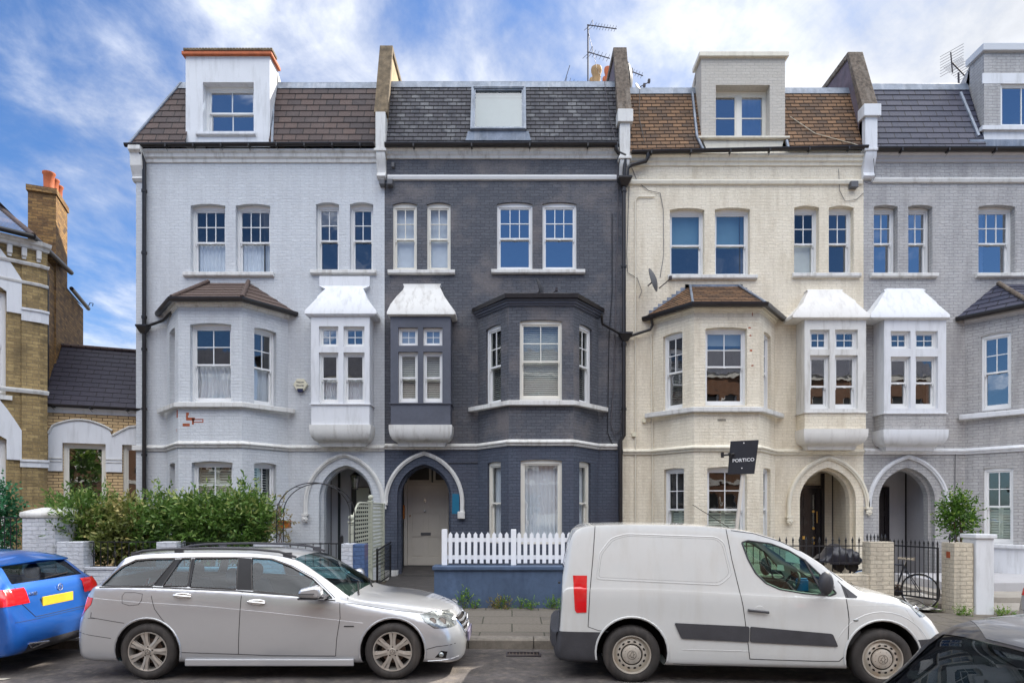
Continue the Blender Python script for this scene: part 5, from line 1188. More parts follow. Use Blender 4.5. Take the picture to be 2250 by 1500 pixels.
# roof
dR = 1.45; frR = Fr(LO+bv*dR, tv); zR = frR.z(215, 767)
el, er = LF.p(u0-.12, zE, -.12), LF.p(.25, zE, -.12); tl, tr = frR.p(u0-.12, zR), frR.p(.25, zR)
m = MB(); tiled(m, el, er, tl, tr, .18, .010); o = m.build('roof', 'link_slate', KL)
m = MB(); m.tube([tl+Vector((0, 0, .03)), tr+Vector((0, 0, .03))], .05, 8); m.build('ridge_tiles', 'brown_tile', o, smooth=60)
m = MB(); m.quad(tl, tr, tr+bv*1.5-Vector((0, 0, 1.5)), tl+bv*1.5-Vector((0, 0, 1.5))); m.build('rear_slope', 'link_slate', o)
gutter(KL, LF.p(u0-.12, zE-.02, -.17), LF.p(.22, zE-.02, -.17), 3, .05)
# yellow brick house
A0 = LF.p(u0, 0, 0); SD = lambda s: Vector((-11.37, 15.6, 0))+bv*s
KH = thing('yellow_brick_house', 'yellow-brown stock brick house with white stone dressings and tall chimney at the left edge', 'house', (-12.5, 16, .1))
C1 = Vector((-11.04, 14.9, 0)); cd = Vector((-math.sin(R(45)), -math.sin(R(45)), 0)); C2 = Vector((-10.99, 15.02, 0)); C3 = C2-tv*.5
BF = Fr(C1+cd*2.4, -cd); BL = 2.4; zEv = (Fr(C1+cd*2.4, -cd)).z(30, 520)
def bz(px, py): return BF.z(px, py)
def bu(px): return BF.u(px)
m = MB(); uw = bu(14); uin = bu(47)
w1 = (uw-1.05, uw, bz(8, 868), bz(8, 640)); w0_ = (uw-1.05, uw, bz(8, 1200), bz(8, 965))
panel(m, BF, rect(0, uin, .1, zEv), [rect(*w1), rect(*w0_)], .14)
panel(m, BF, rect(uin, BL, .1, zEv), [], 0, d=-.035); m.quad(BF.p(uin, .1, 0), BF.p(uin, .1, -.035), BF.p(uin, zEv, -.035), BF.p(uin, zEv, 0))
c1 = BF.p(BL, 0, -.035)
m.quad((c1.x, c1.y, .1), (C2.x+.04, C2.y, .1), (C2.x+.04, C2.y, zEv), (c1.x, c1.y, zEv)); m.quad((C2.x+.04, C2.y, .1), (C3.x, C3.y, .1), (C3.x, C3.y, zEv), (C2.x+.04, C2.y, zEv))
m.build('bay_wall', 'stock_brick', KH)
for w_ in (w1, w0_): window(KH, BF, *w_, .10, up=(1, 1), lo=(1, 1), glass='window_glass', w=.08, cur='blind_open' if w_ is w1 else None)
m = MB(); q = Fr(BF.p(0, 0, .9), -cd); m.quad(q.p(0, .1), q.p(1.9, .1), q.p(1.9, zEv), q.p(0, zEv)); m.build('interior', 'interior', KH)
bp = [BF.p(0, 0), BF.p(uin-.001, 0), BF.p(uin, 0, -.035), c1, Vector((C2.x+.04, C2.y, 0)), C3]; bp = [(p.x, p.y) for p in bp]; bp2 = [bp[0], bp[3], bp[4]]
def bcourse(py, h, o, mat='white_stone', path=bp2, px=60, name='string_course'):
    z = bz(px, py); mm = MB(); sweep(mm, path, [(0, z-h/2), (o*.7, z-h/2), (o, z), (o, z+h/2-.02), (0, z+h/2)]); mm.build(name, mat, KH)
bcourse(572, .09, .08, px=22); bcourse(622, .08, .05, path=bp2, px=60); bcourse(855, .11, .07, px=20); 
m = MB(); z0_ = bz(30, 541); sweep(m, bp2, [(0, z0_), (.07, z0_+.01), (.09, z0_+.07), (.15, z0_+.10), (.18, z0_+.18), (0, z0_+.19)]); m.build('cornice', 'white_stone', KH)
m = MB(); zb0, zb1 = bz(30, 566), z0_-.05
for px_ in (-60, -20, 20, 52, 84):
    u = bu(px_); m = MB(); m.obox(BF, u-.05, u+.05, zb0+.06, zb1+.05, -.12, -.036); m.obox(BF, u-.04, u+.04, zb0, zb0+.06, -.08, -.036); m.build('cornice_bracket', 'white_stone', KH, bevel=.015)
# capitals and window heads
for (p0, p1, t_, b_) in ((47, 94, 678, 706), (44, 94, 1009, 1026)):
    z0_, z1_ = bz(60, b_), bz(60, t_); mm = MB(); sweep(mm, bp2[1:] and [(BF.p(bu(p0), 0).x, BF.p(bu(p0), 0).y), bp2[1], bp2[2]], [(0, z0_), (.05, z0_), (.05, z1_-.07), (.08, z1_-.05), (.08, z1_), (0, z1_)]); mm.build('capital', 'white_clean', KH)
for (wz, top) in ((w1, 592), (w0_, 925)):
    zt_ = wz[3]; zb_ = zt_-.45; uo = bu(47); ui = wz[1]; pts = [(uo, zb_), (uo, bz(30, top+10)-.1)]; ap = bz(-20, top-75)
    uc_ = ui-.52; 
    pts += [(uo+(uc_-uo)*i/6, (bz(30, top+10)-.1)+(ap-(bz(30, top+10)-.1))*math.sin(i/6*math.pi/2)) for i in range(1, 7)]+[(uc_, zt_+.22)]+[(uc_+(ui-uc_)*i/5, zt_+.22*math.cos(i/5*math.pi/2)) for i in range(1, 6)]+[(ui, zb_)]
    mm = MB(); tr_ = tessellate_polygon([[Vector((u, v, 0)) for u, v in pts]]); mm.add([BF.p(u, v, -.05) for u, v in pts], [tuple(t) for t in tr_]); n = len(pts)
    for i in range(n): (a, b), (c, d) = pts[i], pts[(i+1) % n]; mm.quad(BF.p(a, b, -.05), BF.p(c, d, -.05), BF.p(c, d, 0), BF.p(a, b, 0))
    mm.build('window_head', 'white_clean', KH)
m = MB(); m.obox(BF, w1[0]-.1, w1[1]+.1, w1[2]-.10, w1[2]-.002, -.06, .14); m.build('sill', 'white_stone', KH); m = MB(); m.obox(BF, w0_[0]-.1, w0_[1]+.1, w0_[2]-.10, w0_[2]-.002, -.06, .14); m.build('sill', 'white_stone', KH)
# side wall, chimney, rear wing
m = MB(); s0, s1, s2, s3 = -.05, .59, 1.64, 3.5; W4 = lambda s, z, o=0: SD(s)+tv*o+Vector((0, 0, z))
m.quad(W4(s0, .1), W4(s2, .1), W4(s2, 7.95), W4(s0, 7.95)); m.quad(W4(s2, .1), W4(s3, .1), W4(s3, 7.78), W4(s2, 7.78)); m.quad(W4(s3, .1), W4(s3, .1)-tv*4, W4(s3, 7.78)-tv*4, W4(s3, 7.78))
m.build('side_wall', 'stock_brick_old', KH)
zc = 10.0; m = MB(); cw = .56
P = [SD(s1)+tv*.03, SD(s2)+tv*.03, SD(s2)-tv*cw, SD(s1)-tv*cw]; vs = [(p.x, p.y, 5.2) for p in P]+[(p.x, p.y, zc) for p in P]
m.add(vs, [(0, 1, 5, 4), (1, 2, 6, 5), (2, 3, 7, 6), (3, 0, 4, 7), (4, 5, 6, 7)]); ch = m.build('chimney', 'stock_brick_old', KH)
m = MB(); c_ = sum(P, Vector())/4; Q = [c_+(p-c_)*1.10 for p in P]; m.add([(p.x, p.y, zc-.16) for p in Q]+[(p.x, p.y, zc-.02) for p in Q], [(0, 1, 5, 4), (1, 2, 6, 5), (2, 3, 7, 6), (3, 0, 4, 7), (4, 5, 6, 7), (3, 2, 1, 0)]); m.build('chimney_cap', 'stock_brick_old', ch)
for i in range(3):
    c = SD(s1+.2+i*.36)-tv*(.17); m = MB(); m.lathe([(.125, zc-.03), (.115, zc+.1), (.122, zc+.38), (.145, zc+.41), (.145, zc+.45), (.10, zc+.45), (.09, zc+.3)], (c.x, c.y, 0), 'Z', 20, cap=False); m.build('chimney_pot', 'terracotta', ch, smooth=50)
# roofs
E0 = BF.p(0, 0, -.33); E1 = Vector((-10.93, 14.55, 0)); E2 = SD(1.2)+tv*.22; AP = Vector((-14.5, 17.6, 10.5)); zev = zEv-.0
m = MB(); A_ = [Vector((q.x, q.y, zev)) for q in (E0, E1, E2)]
def trisl(m, a, c, top, bh=.2):
    n = (c-a).cross(top-a).normalized(); n = n if n.z > 0 else -n; rows = max(2, round((top-(a+c)/2).length/bh)); ax = (c-a).normalized()
    for i in range(rows):
        f, g = i/rows, (i+1)/rows; k = len(m.f); ps = (a.lerp(top, f)+n*.014, c.lerp(top, f)+n*.014, c.lerp(top, g)+n*.001, a.lerp(top, g)+n*.001)
        m.quad(*ps); m.uv[k] = [((q-a).dot(ax), (i+cc)*bh) for q, cc in zip(ps, (.04, .04, .98, .98))]
trisl(m, A_[0], A_[1], AP); m.quad(A_[1], A_[2], SD(1.2)-tv*2.0+Vector((0, 0, 10.4)), AP); m.build('roof', 'bay_tile', KH)
m = MB(); m.tube([A_[1]+Vector((0, 0, .03)), AP], .06, 8); m.build('hip_tiles', 'bay_tile', KH, smooth=50)
m = MB(); r_ = .055
m.tube([A_[0], A_[1]], .06, 8); m.tube([A_[1], A_[2]], .06, 8); m.build('gutter', 'black_gutter', KH, smooth=60)
m = MB(); a = SD(1.66)+tv*.12; b = SD(3.55)+tv*.12; m.tube([(a.x, a.y, 7.82), (b.x, b.y, 7.82)], .055, 8); m.tube([(b.x, b.y, 7.9), (b.x+.05, b.y, 8.0), (b.x+.14, b.y, 7.98), (b.x+.12, b.y, 7.9)], .012, 6); m.build('rear_gutter', 'black_gutter', KH, smooth=60)
m = MB(); a = SD(1.64); b = SD(3.5); m.quad((a.x, a.y, 7.85), (b.x, b.y, 7.85), tuple(b-tv*2+Vector((0, 0, 9.4))), tuple(a-tv*2+Vector((0, 0, 9.4)))); m.build('rear_roof', 'bay_tile', KH)
p = SD(-.28)+tv*.11; px_, py_ = p.x, p.y
xx, yy = X(102, 15.1), 15.1
downpipe(KH, [(xx+.0, yy-.05, 7.55), (xx, yy, 7.3), (xx, yy, LF.z(100, 868)+.15)], .05, name='downpipe')
o = downpipe(KH, [(xx, yy-.06, LF.z(100, 868)+.0), (xx, yy-.06, .2)], .05, [(xx, yy-.06, 2.0), (xx, yy-.06, 3.1)], name='downpipe')
c = SD(2.3)-tv*.55; m = MB(); m.lathe([(.17, 7.6), (.17, 8.78), (.165, 8.78)], (c.x, c.y, 0), 'Z', 24); fo = m.build('metal_flue', 'steel_flue', KH, smooth=50)
m = MB(); m.lathe([(.18, 8.78), (.215, 8.82), (.215, 8.86), (.18, 8.87)], (c.x, c.y, 0), 'Z', 24); m.build('flue_cap', 'black_gutter', fo, smooth=30)
# ------------------------------------------------------------ front gardens
GY = 11.4
XG = lambda px, Y=GY: X(px, Y)
ZG = lambda py, Y=GY: Z(py, Y)
def leaves(c, rad, n, size, seed, shape=None, up=.5, long=1.0, clump=0, mbs=None):
    """leaf cloud: pointed leaf quads on short twigs spread through an uneven volume"""
    rr = random.Random(seed); m = mbs or MB(); m.leaf = m.leaf or []
    def one(p, dirv, tone, sz):
        d = dirv.normalized(); s_ = d.cross(Vector((rr.uniform(-1, 1), rr.uniform(-1, 1), rr.uniform(-1, 1))))
        s_ = s_.normalized() if s_.length > 1e-4 else Vector((1, 0, 0)); w_ = sz*.24/long**.3; L = sz*long
        m.add([p, p+d*L*.45+s_*w_, p+d*L, p+d*L*.45-s_*w_], [(0, 1, 2, 3)]); m.leaf.append(tone)
    k = 0
    while k < n:
        a = Vector((rr.gauss(0, 1), rr.gauss(0, 1), rr.gauss(0, 1))).normalized(); q = rr.random()**.42
        lump = 1+.22*math.sin(a.x*5+seed)*math.cos(a.z*4+seed*2)+.12*math.sin(a.y*9+a.x*7+seed)
        p = Vector((c[0]+a.x*rad[0]*q*lump, c[1]+a.y*rad[1]*q*lump, c[2]+a.z*rad[2]*q*lump))
        if shape and not shape(p): continue
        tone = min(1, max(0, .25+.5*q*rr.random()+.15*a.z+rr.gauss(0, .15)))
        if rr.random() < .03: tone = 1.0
        tw = (a*.8+Vector((0, 0, up))+Vector((rr.gauss(0, .4), rr.gauss(0, .4), rr.gauss(0, .4)))).normalized(); nl = rr.randint(4, 9)
        for j in range(nl):
            pp = p+tw*(j*size*.45); dv = tw*.8+Vector((rr.gauss(0, .6), rr.gauss(0, .6), rr.gauss(0, .6))); one(pp, dv, min(1, tone+rr.uniform(-.1, .12)+.03*j), size*rr.uniform(.7, 1.2)); k += 1
    return m
def trunk(t, base, tops, r, mat='bark', name='trunk'):
    m = MB(); b = Vector(base)
    for i, q in enumerate(tops):
        q = Vector(q); mid = b.lerp(q, .5)+Vector((random.Random(i).uniform(-.05, .05), 0, .05)); m.tube([b, b.lerp(mid, .6), mid, q], [r, r*.8, r*.6, r*.25], 7)
    return m.build(name, mat, t, smooth=60)
gh = .11
# low walls of the left garden
def wallbox(name, label, cat, x0, x1, y0, y1, z1, mat, cope=None, group=None, part='brickwork'):
    t = thing(name, label, cat, ((x0+x1)/2, (y0+y1)/2, gh+gz((x0+x1)/2)), group); m = MB(); zb = gz((x0+x1)/2)+.05; m.box(x0, x1, y0, y1, zb, z1); m.build(part, mat, t, bevel=.012)
    if cope: k = MB(); h, o = cope[0], cope[1]; k.box(x0-o, x1+o, y0-o, y1+o, z1+.001, z1+h); k.build('coping', cope[2], t, bevel=.012)
    return t
# big rounded corner pier
t = thing('gate_pier', 'broad white painted pier with domed lumpy cap behind the blue hatchback', 'pier', (XG(95), GY+.3, gh))
m = MB(); pp = [(XG(49), GY), (XG(80), GY-.02), (XG(110), GY+.12), (XG(128), GY+.42), (XG(122), GY+.8), (XG(49), GY+.8)]
m.prism([(a, b, .05) for a, b in pp], (0, 0, ZG(1137)-.05)); m.build('brickwork', 'garden_white', t)
m = MB(); cx_ = sum(a for a, b in pp)/6; cy_ = sum(b for a, b in pp)/6; vs = []
lv = [(1.05, ZG(1137)), (1.10, ZG(1133)), (1.08, ZG(1126)), (.8, ZG(1120)), (.35, ZG(1115)), (.01, ZG(1114))]
for s_, z in lv: vs += [(cx_+(a-cx_)*s_, cy_+(b-cy_)*s_, z+random.Random(int(a*99+z*77)).uniform(-.012, .012)) for a, b in pp]
m.add(vs, [(i*6+j, i*6+(j+1) % 6, i*6+6+(j+1) % 6, i*6+6+j) for i in range(5) for j in range(6)]); m.build('cap', 'white_stone', t, smooth=50)
wallbox('garden_wall', 'white painted stub wall right of the broad domed pier', 'wall', XG(122), XG(181), GY+.02, GY+.35, ZG(1190), 'garden_white')
wallbox('garden_wall', 'long low white painted wall under the black railings left of the iron arch', 'wall', XG(181)+.005, XG(772), GY+.06, GY+.30, ZG(1252), 'garden_white', (.05, .02, 'garden_white'))
wallbox('wall_pier', 'white painted pier in front of the hedge, between two railing panels', 'pier', XG(343), XG(387), GY+.0, GY+.34, ZG(1190), 'garden_white')
wallbox('wall_pier', 'wide white painted pier just left of the iron arch foot', 'pier', XG(556), XG(622), GY+.0, GY+.34, ZG(1193), 'garden_white')
def railing(label, x0, x1, zt, zb, n, y, spear=False, posts=True, extra=True, twist=(), ztip=None, group='railings along the front gardens'):
    t = thing('railing', label, 'railing', ((x0+x1)/2, y, zb), group); m = MB()
    m.box(x0, x1, y-.006, y+.006, zt-.016, zt+.004); m.box(x0, x1, y-.006, y+.006, zb, zb+.014); m.build('rail', 'black_iron', t)
    for i in range(n):
        x = x0+(x1-x0)*(i+.5)/n; m = MB(); m.tube([(x, y, zb-.03), (x, y, (ztip or zt)-(.10 if spear else 0.0))], .008, 6)
        if spear:
            zz = ztip-.10; m.lathe([(.008, zz), (.016, zz+.005), (.016, zz+.018), (.009, zz+.022), (.021, zz+.045), (.012, zz+.075), (.001, zz+.12)], (x, y, 0), 'Z', 8, cap=False)
        if i in twist:
            zc = (zt+zb)/2
            for k in range(4):
                m.tube([(x+.035*math.sin(math.pi*j/8)*math.cos(k*math.pi/2+j*.5), y+.035*math.sin(math.pi*j/8)*math.sin(k*math.pi/2+j*.5), zc-.06+.12*j/8) for j in range(9)], .005, 5)
        m.build('upright', 'black_iron', t, smooth=60)
    return t
railing('black railing with basket-twist bars in front of the hedge, left of the plain white pier', XG(186), XG(343), ZG(1190), ZG(1246), 10, GY+.15, twist=(0, 3, 6))
railing('black railing between the two white piers below the hedge', XG(388), XG(555), ZG(1192), ZG(1246), 11, GY+.15)
railing('plain black railing under the iron arch, left of the white and blue pier', XG(623), XG(742), ZG(1194), ZG(1246), 7, GY+.15)
m = MB(); t = thing('gate_post', 'black iron post at the end of the plain railing beside the white and blue pier', 'post', (XG(745), GY+.15, gh)); m.box(XG(742)+.003, XG(749), GY+.12, GY+.18, gh, ZG(1180)); ball(m, Vector((XG(745.5), GY+.15, ZG(1178))), .03, 8, 6); m.build('post', 'black_iron', t)
# white and blue pier
t = thing('gate_pier', 'brick pier painted half white and half blue at the dark path', 'pier', (XG(776), GY+.15, gh))
m = MB(); m.box(XG(749)+.004, XG(775), GY, GY+.3, .05, ZG(1194)); m.build('white_half', 'garden_white', t, bevel=.01)
m = MB(); m.box(XG(775)+.003, XG(801), GY-.004, GY+.3, .05, ZG(1195)); m.build('blue_half', 'blue_brick', t, bevel=.01)
# the hedge: five rounded olive-like shrubs
spec = [(184, 1152, .54, .48, .58, 'olive_leaf', 1000), (268, 1166, .54, .44, .48, 'dry_leaf', 1150), (368, 1155, .53, .44, .52, 'olive_leaf', 1100), (455, 1153, .53, .44, .53, 'olive_leaf', 1150), (538, 1150, .52, .44, .57, 'olive_leaf', 1200)]
labs = ['leftmost loose green shrub leaning over the white stub wall', 'yellowish dry shrub between the leftmost shrub and the plain pier', 'green shrub right of the yellowish one, behind the plain white pier', 'green shrub in front of the left part of the shuttered bay window', 'tallest rightmost green shrub beside the iron arch']
for i, (px_, py_, rx, ry, rz_, mt, n) in enumerate(spec):
    Yh = 12.15; x, z = X(px_, Yh), Z(py_, Yh); t = thing('shrub', labs[i], 'shrub', (x, Yh, gh), 'shrubs of the hedge')
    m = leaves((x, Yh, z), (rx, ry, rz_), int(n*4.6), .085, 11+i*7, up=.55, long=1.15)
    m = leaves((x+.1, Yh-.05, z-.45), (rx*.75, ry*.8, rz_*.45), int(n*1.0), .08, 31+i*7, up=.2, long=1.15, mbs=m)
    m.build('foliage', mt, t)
    trunk(t, (x+.05, Yh, gh), [(x-.25, Yh+.1, z+.2), (x+.3, Yh, z+.25), (x+.05, Yh-.15, z+.4), (x-.1, Yh-.1, z)], .055)
# iron arch with a vine
t = thing('garden_arch', 'thin black double-hoop iron garden arch with a withered vine on its left leg', 'arch', (XG(690, 11.7), 11.7, gh))
for k, (dy, dx) in enumerate(((0, 0), (.34, .0))):
    y_ = 11.55+dy; xa_, xb_ = X(608, 11.55)+dx, X(769, 11.55)+dx; xc, rx = (xa_+xb_)/2, (xb_-xa_)/2; zs_ = Z(1128, 11.55); za = Z(1060, 11.55); m = MB()
    pts = [(xa_, y_, .8)]+[(xc-rx*math.cos(math.pi*i/24), y_, zs_+(za-zs_)*math.sin(math.pi*i/24)) for i in range(25)]+[(xb_, y_, .8)]
    m.tube(pts, .010, 6); m.build('hoop', 'black_iron', t, smooth=60)
m = MB()
for i in (3, 8, 16, 21): q = (xc-rx*math.cos(math.pi*i/24), zs_+(za-zs_)*math.sin(math.pi*i/24)); m.tube([(q[0], 11.55, q[1]), (q[0], 11.89, q[1])], .006, 5)
for i in range(5):
    for xx_ in (xa_, xb_): m.tube([(xx_, 11.55, .95+i*.16), (xx_, 11.89, .95+i*.16)], .006, 5)
m.build('cross_bar', 'black_iron', t)
t = thing('vine', 'withered brownish climbing vine on the left leg of the iron arch', 'plant', (xa_, 11.7, .8)); m = MB(); rr = random.Random(5)
for k in range(3): m.tube([(xa_+.05*math.sin(i*1.1+k*2), 11.6+.08*k+.04*math.cos(i*.9), .8+i*.085) for i in range(15)], .006, 5)
m.build('stem', 'bark', t)
m = leaves((xa_+.04, 11.7, 1.45), (.13, .15, .62), 360, .055, 91, up=.1); m.build('foliage', 'vine_leaf', t)
t = thing('wall_box', 'small orange-brown box hanging on the pale blue-grey wall behind the arch', 'box', (X(623, 15.5), 15.5, Z(1152, 15.5)))
m = MB(); m.box(X(611, 15.5), X(636, 15.5), 15.42, 15.62, Z(1160, 15.5), Z(1146, 15.5)); m.build('box_body', 'copper_box', t, bevel=.015); m = MB(); m.box(X(609, 15.5), X(637, 15.5), 15.38, 15.64, Z(1146, 15.5)+.002, Z(1143, 15.5)); m.build('lid', 'copper_box', t, bevel=.01)
# lantern in the porch of the pale house
yl = 16.55; xl = X(780, yl); t = thing('hanging_lantern', 'glass hanging lantern in the pointed porch of the pale house', 'lantern', (xl, yl, Z(1058, yl)))
m = MB(); m.lathe([(.075, Z(1074, yl)), (.125, Z(1045, yl))], (xl, yl, 0), 'Z', 6, cap=False); m.build('glass_body', 'lantern_glass', t)
m = MB(); m.tube([(xl, yl, Z(1036, yl)), (xl, yl, 3.2)], .006, 5); m.lathe([(.13, Z(1045, yl)), (.13, Z(1043.5, yl)), (.03, Z(1037, yl))], (xl, yl, 0), 'Z', 6); m.lathe([(.08, Z(1075.5, yl)), (.08, Z(1074, yl))], (xl, yl, 0), 'Z', 6)
for k in range(6): a = math.pi*k/3; m.tube([(xl+.075*math.cos(a), yl+.075*math.sin(a), Z(1074, yl)), (xl+.125*math.cos(a), yl+.125*math.sin(a), Z(1045, yl))], .005, 5)
m.build('lantern_frame', 'black_iron', t)
# sage green trellis screen along the garden boundary
xt = -3.16; t = thing('trellis_screen', 'sage green slatted garden screen stepping down from the porch, with ball finials', 'screen', (xt, 14.0, gh))
TF = Fr((xt, 15.8, 0), (0, -1), back=(1, 0, 0))     # u runs towards the street
uY = lambda px: 15.8-(-xt)*F/(CX-px)
posts = [(772, 1148), (814.5, 1102), (841, 1105)]
us = [15.8-(-xt*F/(CX-p)) for p, _ in posts]; zts = [Z(q, 15.8-u) for u, (_, q) in zip(us, posts)]
for i, (u, z) in enumerate(zip(us, zts)):
    m = MB(); m.obox(TF, u-.045, u+.045, gh, z, -.045, .045)
    if i < 2:
        m.obox(TF, u-.06, u+.06, z+.001, z+.03, -.06, .06); c = TF.p(u, z+.10, 0); ball(m, c, .06, 10, 8)
    m.build('post', 'sage_paint', t, bevel=.006)
def scr(ua, ub, za, zb_, curve):
    n = 17; lo = .55; top = lambda f: za+(zb_-za)*f if not curve else zb_-(zb_-za)*(1-min(1, f/.42))**2.2
    m = MB()
    for i in range(n):
        z = lo+(max(za, zb_)-lo)*i/n
        f0 = 0
        if curve:
            for q in range(50):
                if top(q/50) >= z+.05: f0 = q/50; break
            else: f0 = None
        if f0 is None: continue
        m.obox(TF, ua+(ub-ua)*f0, ub, z, z+.042, -.012, .012)
    m.build('slats', 'sage_paint', t)
    k = MB(); pts = [TF.p(ua+(ub-ua)*f/12, top(f/12), 0) for f in range(13)]; k.tube(pts, .022, 6); k.build('top_rail', 'sage_paint', t)
    k = MB()
    for q in range(9): u = ua+(ub-ua)*(q+.5)/9; k.obox(TF, u-.008, u+.008, lo, top((q+.5)/9)-.01, .013, .02)
    k.build('lattice', 'sage_paint', t)
scr(us[0]-.045, us[1]+.045, zts[0]-.05, zts[1]-.03, True); scr(us[1]-.045, us[2]+.045, zts[1]-.03, zts[2]-.02, False)
# mesh side railing of the dark path
xm = -3.02; t = thing('mesh_railing', 'black iron side railing filled with wire mesh beside the dark path', 'railing', (xm, 15, .1)); MF = Fr((xm, 15.85, 0), (0, -1), back=(1, 0, 0))
m = MB(); m.tube([MF.p(0, Z(1191, 15.85)), MF.p(1.62, Z(1209, 14.25))], .022, 8); m.tube([MF.p(0, .24), MF.p(1.62, .20)], .02, 6); m.build('rail', 'black_iron', t)
for u in (0.04, 1.58): m = MB(); m.obox(MF, u-.02, u+.02, .1, 1.0, -.02, .02); m.build('post', 'black_iron', t)
m = MB()
for i in range(17): u = .05+i*.094; m.tube([MF.p(u, .22), MF.p(u, 1.03-.06*u)], .005, 4)
for i in range(8): z = .28+i*.09; m.tube([MF.p(0, z), MF.p(1.6, z-.02)], .005, 4)
m.build('mesh', 'black_iron', t)
# dark path, blue wall and picket fence
m = MB(); xa_, xb_ = XG(809), XG(950); m.quad((xa_, 11.2, .124), (xb_, 11.2, .124), (-1.45, 15.89, .21), (xm-.0, 15.89, .21)); struct(m, 'path', 'path_dark')
xb1 = 2.72
t = thing('garden_wall', 'low blue rendered wall below the white picket fence', 'wall', (.6, GY, .1)); m = MB(); m.box(XG(950)+.03, xb1, GY, GY+.34, .0, ZG(1252)); m.build('render', 'blue_render', t, bevel=.01)
m = MB(); m.box(XG(950), xb1+.02, GY-.04, GY+.38, ZG(1252)+.001, ZG(1243)); m.build('coping', 'blue_render', t, bevel=.012)
yf_ = 11.6; zf0 = ZG(1243)+.002; t = thing('picket_fence', 'white wooden picket fence standing on the blue wall', 'fence', (.6, yf_, zf0))
def picket(x, w_, zt, zb_, par, nm='picket', mat='fence_white', y=yf_, pt=.045):
    m = MB(); m.prism([(x-w_/2, y-.03, zb_), (x+w_/2, y-.03, zb_), (x+w_/2, y-.03, zt-pt), (x, y-.03, zt), (x-w_/2, y-.03, zt-pt)], (0, .02, 0)); m.build(nm, mat, par)
zt_ = Z(1168, yf_); 
for px_ in (977, 1128.5, 1290): m = MB(); x_ = X(px_, yf_); m.box(x_-.048, x_+.048, yf_-.06, yf_+.035, zf0, Z(1162, yf_)); m.build('post', 'fence_white', t, bevel=.006)
x_ = X(990, yf_)
while x_ < xb1-.05:
    if min(abs(x_-X(p, yf_)) for p in (977, 1128.5, 1290)) > .09: picket(x_, .068, zt_, zf0+.035, t)
    x_ += .1135
m = MB(); xr0, xr1 = X(982, yf_), xb1
for py_ in (1186, 1224): m.box(xr0, xr1, yf_-.008, yf_+.02, Z(py_+4, yf_), Z(py_-5, yf_))
m.build('rail', 'fence_white', t)
# weeds
def weed(px, py, Yw, r, n, seed, mat='weed_leaf', label='', size=.035):
    x, z = X(px, Yw), .11+gz(X(px, Yw)); t = thing('weed', label, 'weed', (x, Yw, z), 'weeds at the foot of the walls'); m = leaves((x, Yw, z+r[2]*.5), r, n, size, seed, up=.8); m.build('foliage', mat, t)
    m = MB(); rr = random.Random(seed)
    for _ in range(6): m.tube([(x+rr.uniform(-.3, .3)*r[0], Yw, z-.01), (x+rr.uniform(-.8, .8)*r[0], Yw+rr.uniform(-.5, .5)*r[1], z+r[2]*rr.uniform(.5, 1.1))], .003, 4)
    m.build('stem', 'bark', t)
weed(1018, 1325, 11.3, (.10, .07, .22), 420, 1, label='tallest weed at the left foot of the blue wall, above the silver bonnet')
weed(1042, 1335, 11.32, (.07, .06, .09), 130, 2, label='little weed just right of the tallest one by the blue wall')
weed(1098, 1330, 11.3, (.20, .07, .12), 420, 3, mat='vine_leaf', label='broad dry weed clump in the middle of the blue wall foot')
weed(1110, 1325, 11.31, (.16, .07, .13), 260, 33, label='green weed clump mixed with the broad dry one below the blue wall')
weed(1148, 1335, 11.32, (.10, .06, .08), 160, 4, label='small scraggly weed between the dry clump and the bushy tuft')
weed(1170, 1335, 11.25, (.06, .06, .10), 200, 5, label='compact bushy tuft standing a little out from the blue wall')
weed(1214, 1330, 11.3, (.13, .07, .13), 320, 6, label='weed with small leaves at the blue wall, next to the van')
weed(2118, 1345, 11.2, (.13, .10, .07), 300, 7, label='low moss-like tuft at the foot of the cream pier right of the gate')
weed(2207, 1350, 11.2, (.16, .10, .06), 300, 8, label='low green tuft on the pavement edge near the right frame edge')
weed(2050, 1325, 11.7, (.12, .06, .04), 120, 9, label='thin green growth on the step under the iron gate')
weed(1240, 1428, 8.76, (.07, .04, .07), 140, 10, label='little weed in the gutter under the rear of the van')
# right-hand gardens
def zpl(x): return gz(x)
wallbox('garden_wall', 'low cream brick wall under the spear-topped railings behind the van', 'wall', 2.78, XG(1964), GY+.02, GY+.28, ZG(1262), 'garden_cream')
wallbox('gate_pier', 'square cream brick pier left of the iron gate', 'pier', XG(1912), XG(1964.8), GY, GY+.27, ZG(1190), 'garden_cream', None)
wallbox('gate_pier', 'cream brick pier with a rusty patch, right of the iron gate', 'pier', XG(2093), XG(2136), GY-.04, GY+.3, ZG(1192), 'garden_cream', None)
m = MB(); m.box(XG(2093)-.004, XG(2093)+.004, GY+.06, GY+.16, ZG(1226), ZG(1212)); bo = m.build('rust_patch', 'bare_brick', bpy.data.objects['gate_pier.003'] if 'gate_pier.003' in bpy.data.objects else None)
wallbox('gate_pier', 'smooth white painted pier with a flat cap next to the cream brick pier', 'pier', XG(2138), XG(2177), GY-.08, GY+.26, ZG(1182), 'white_clean', (.075, .035, 'white_clean'), part='render')
railing('black spear-topped railing in front of the covered bundle and black door', XG(1640), XG(1905), ZG(1199), ZG(1238), 18, GY+.15, spear=True, ztip=ZG(1181))
t = thing('railing', 'short row of black spear tips standing on the cream pier left of the gate', 'railing', (XG(1935), GY+.14, ZG(1190)), 'railings along the front gardens')
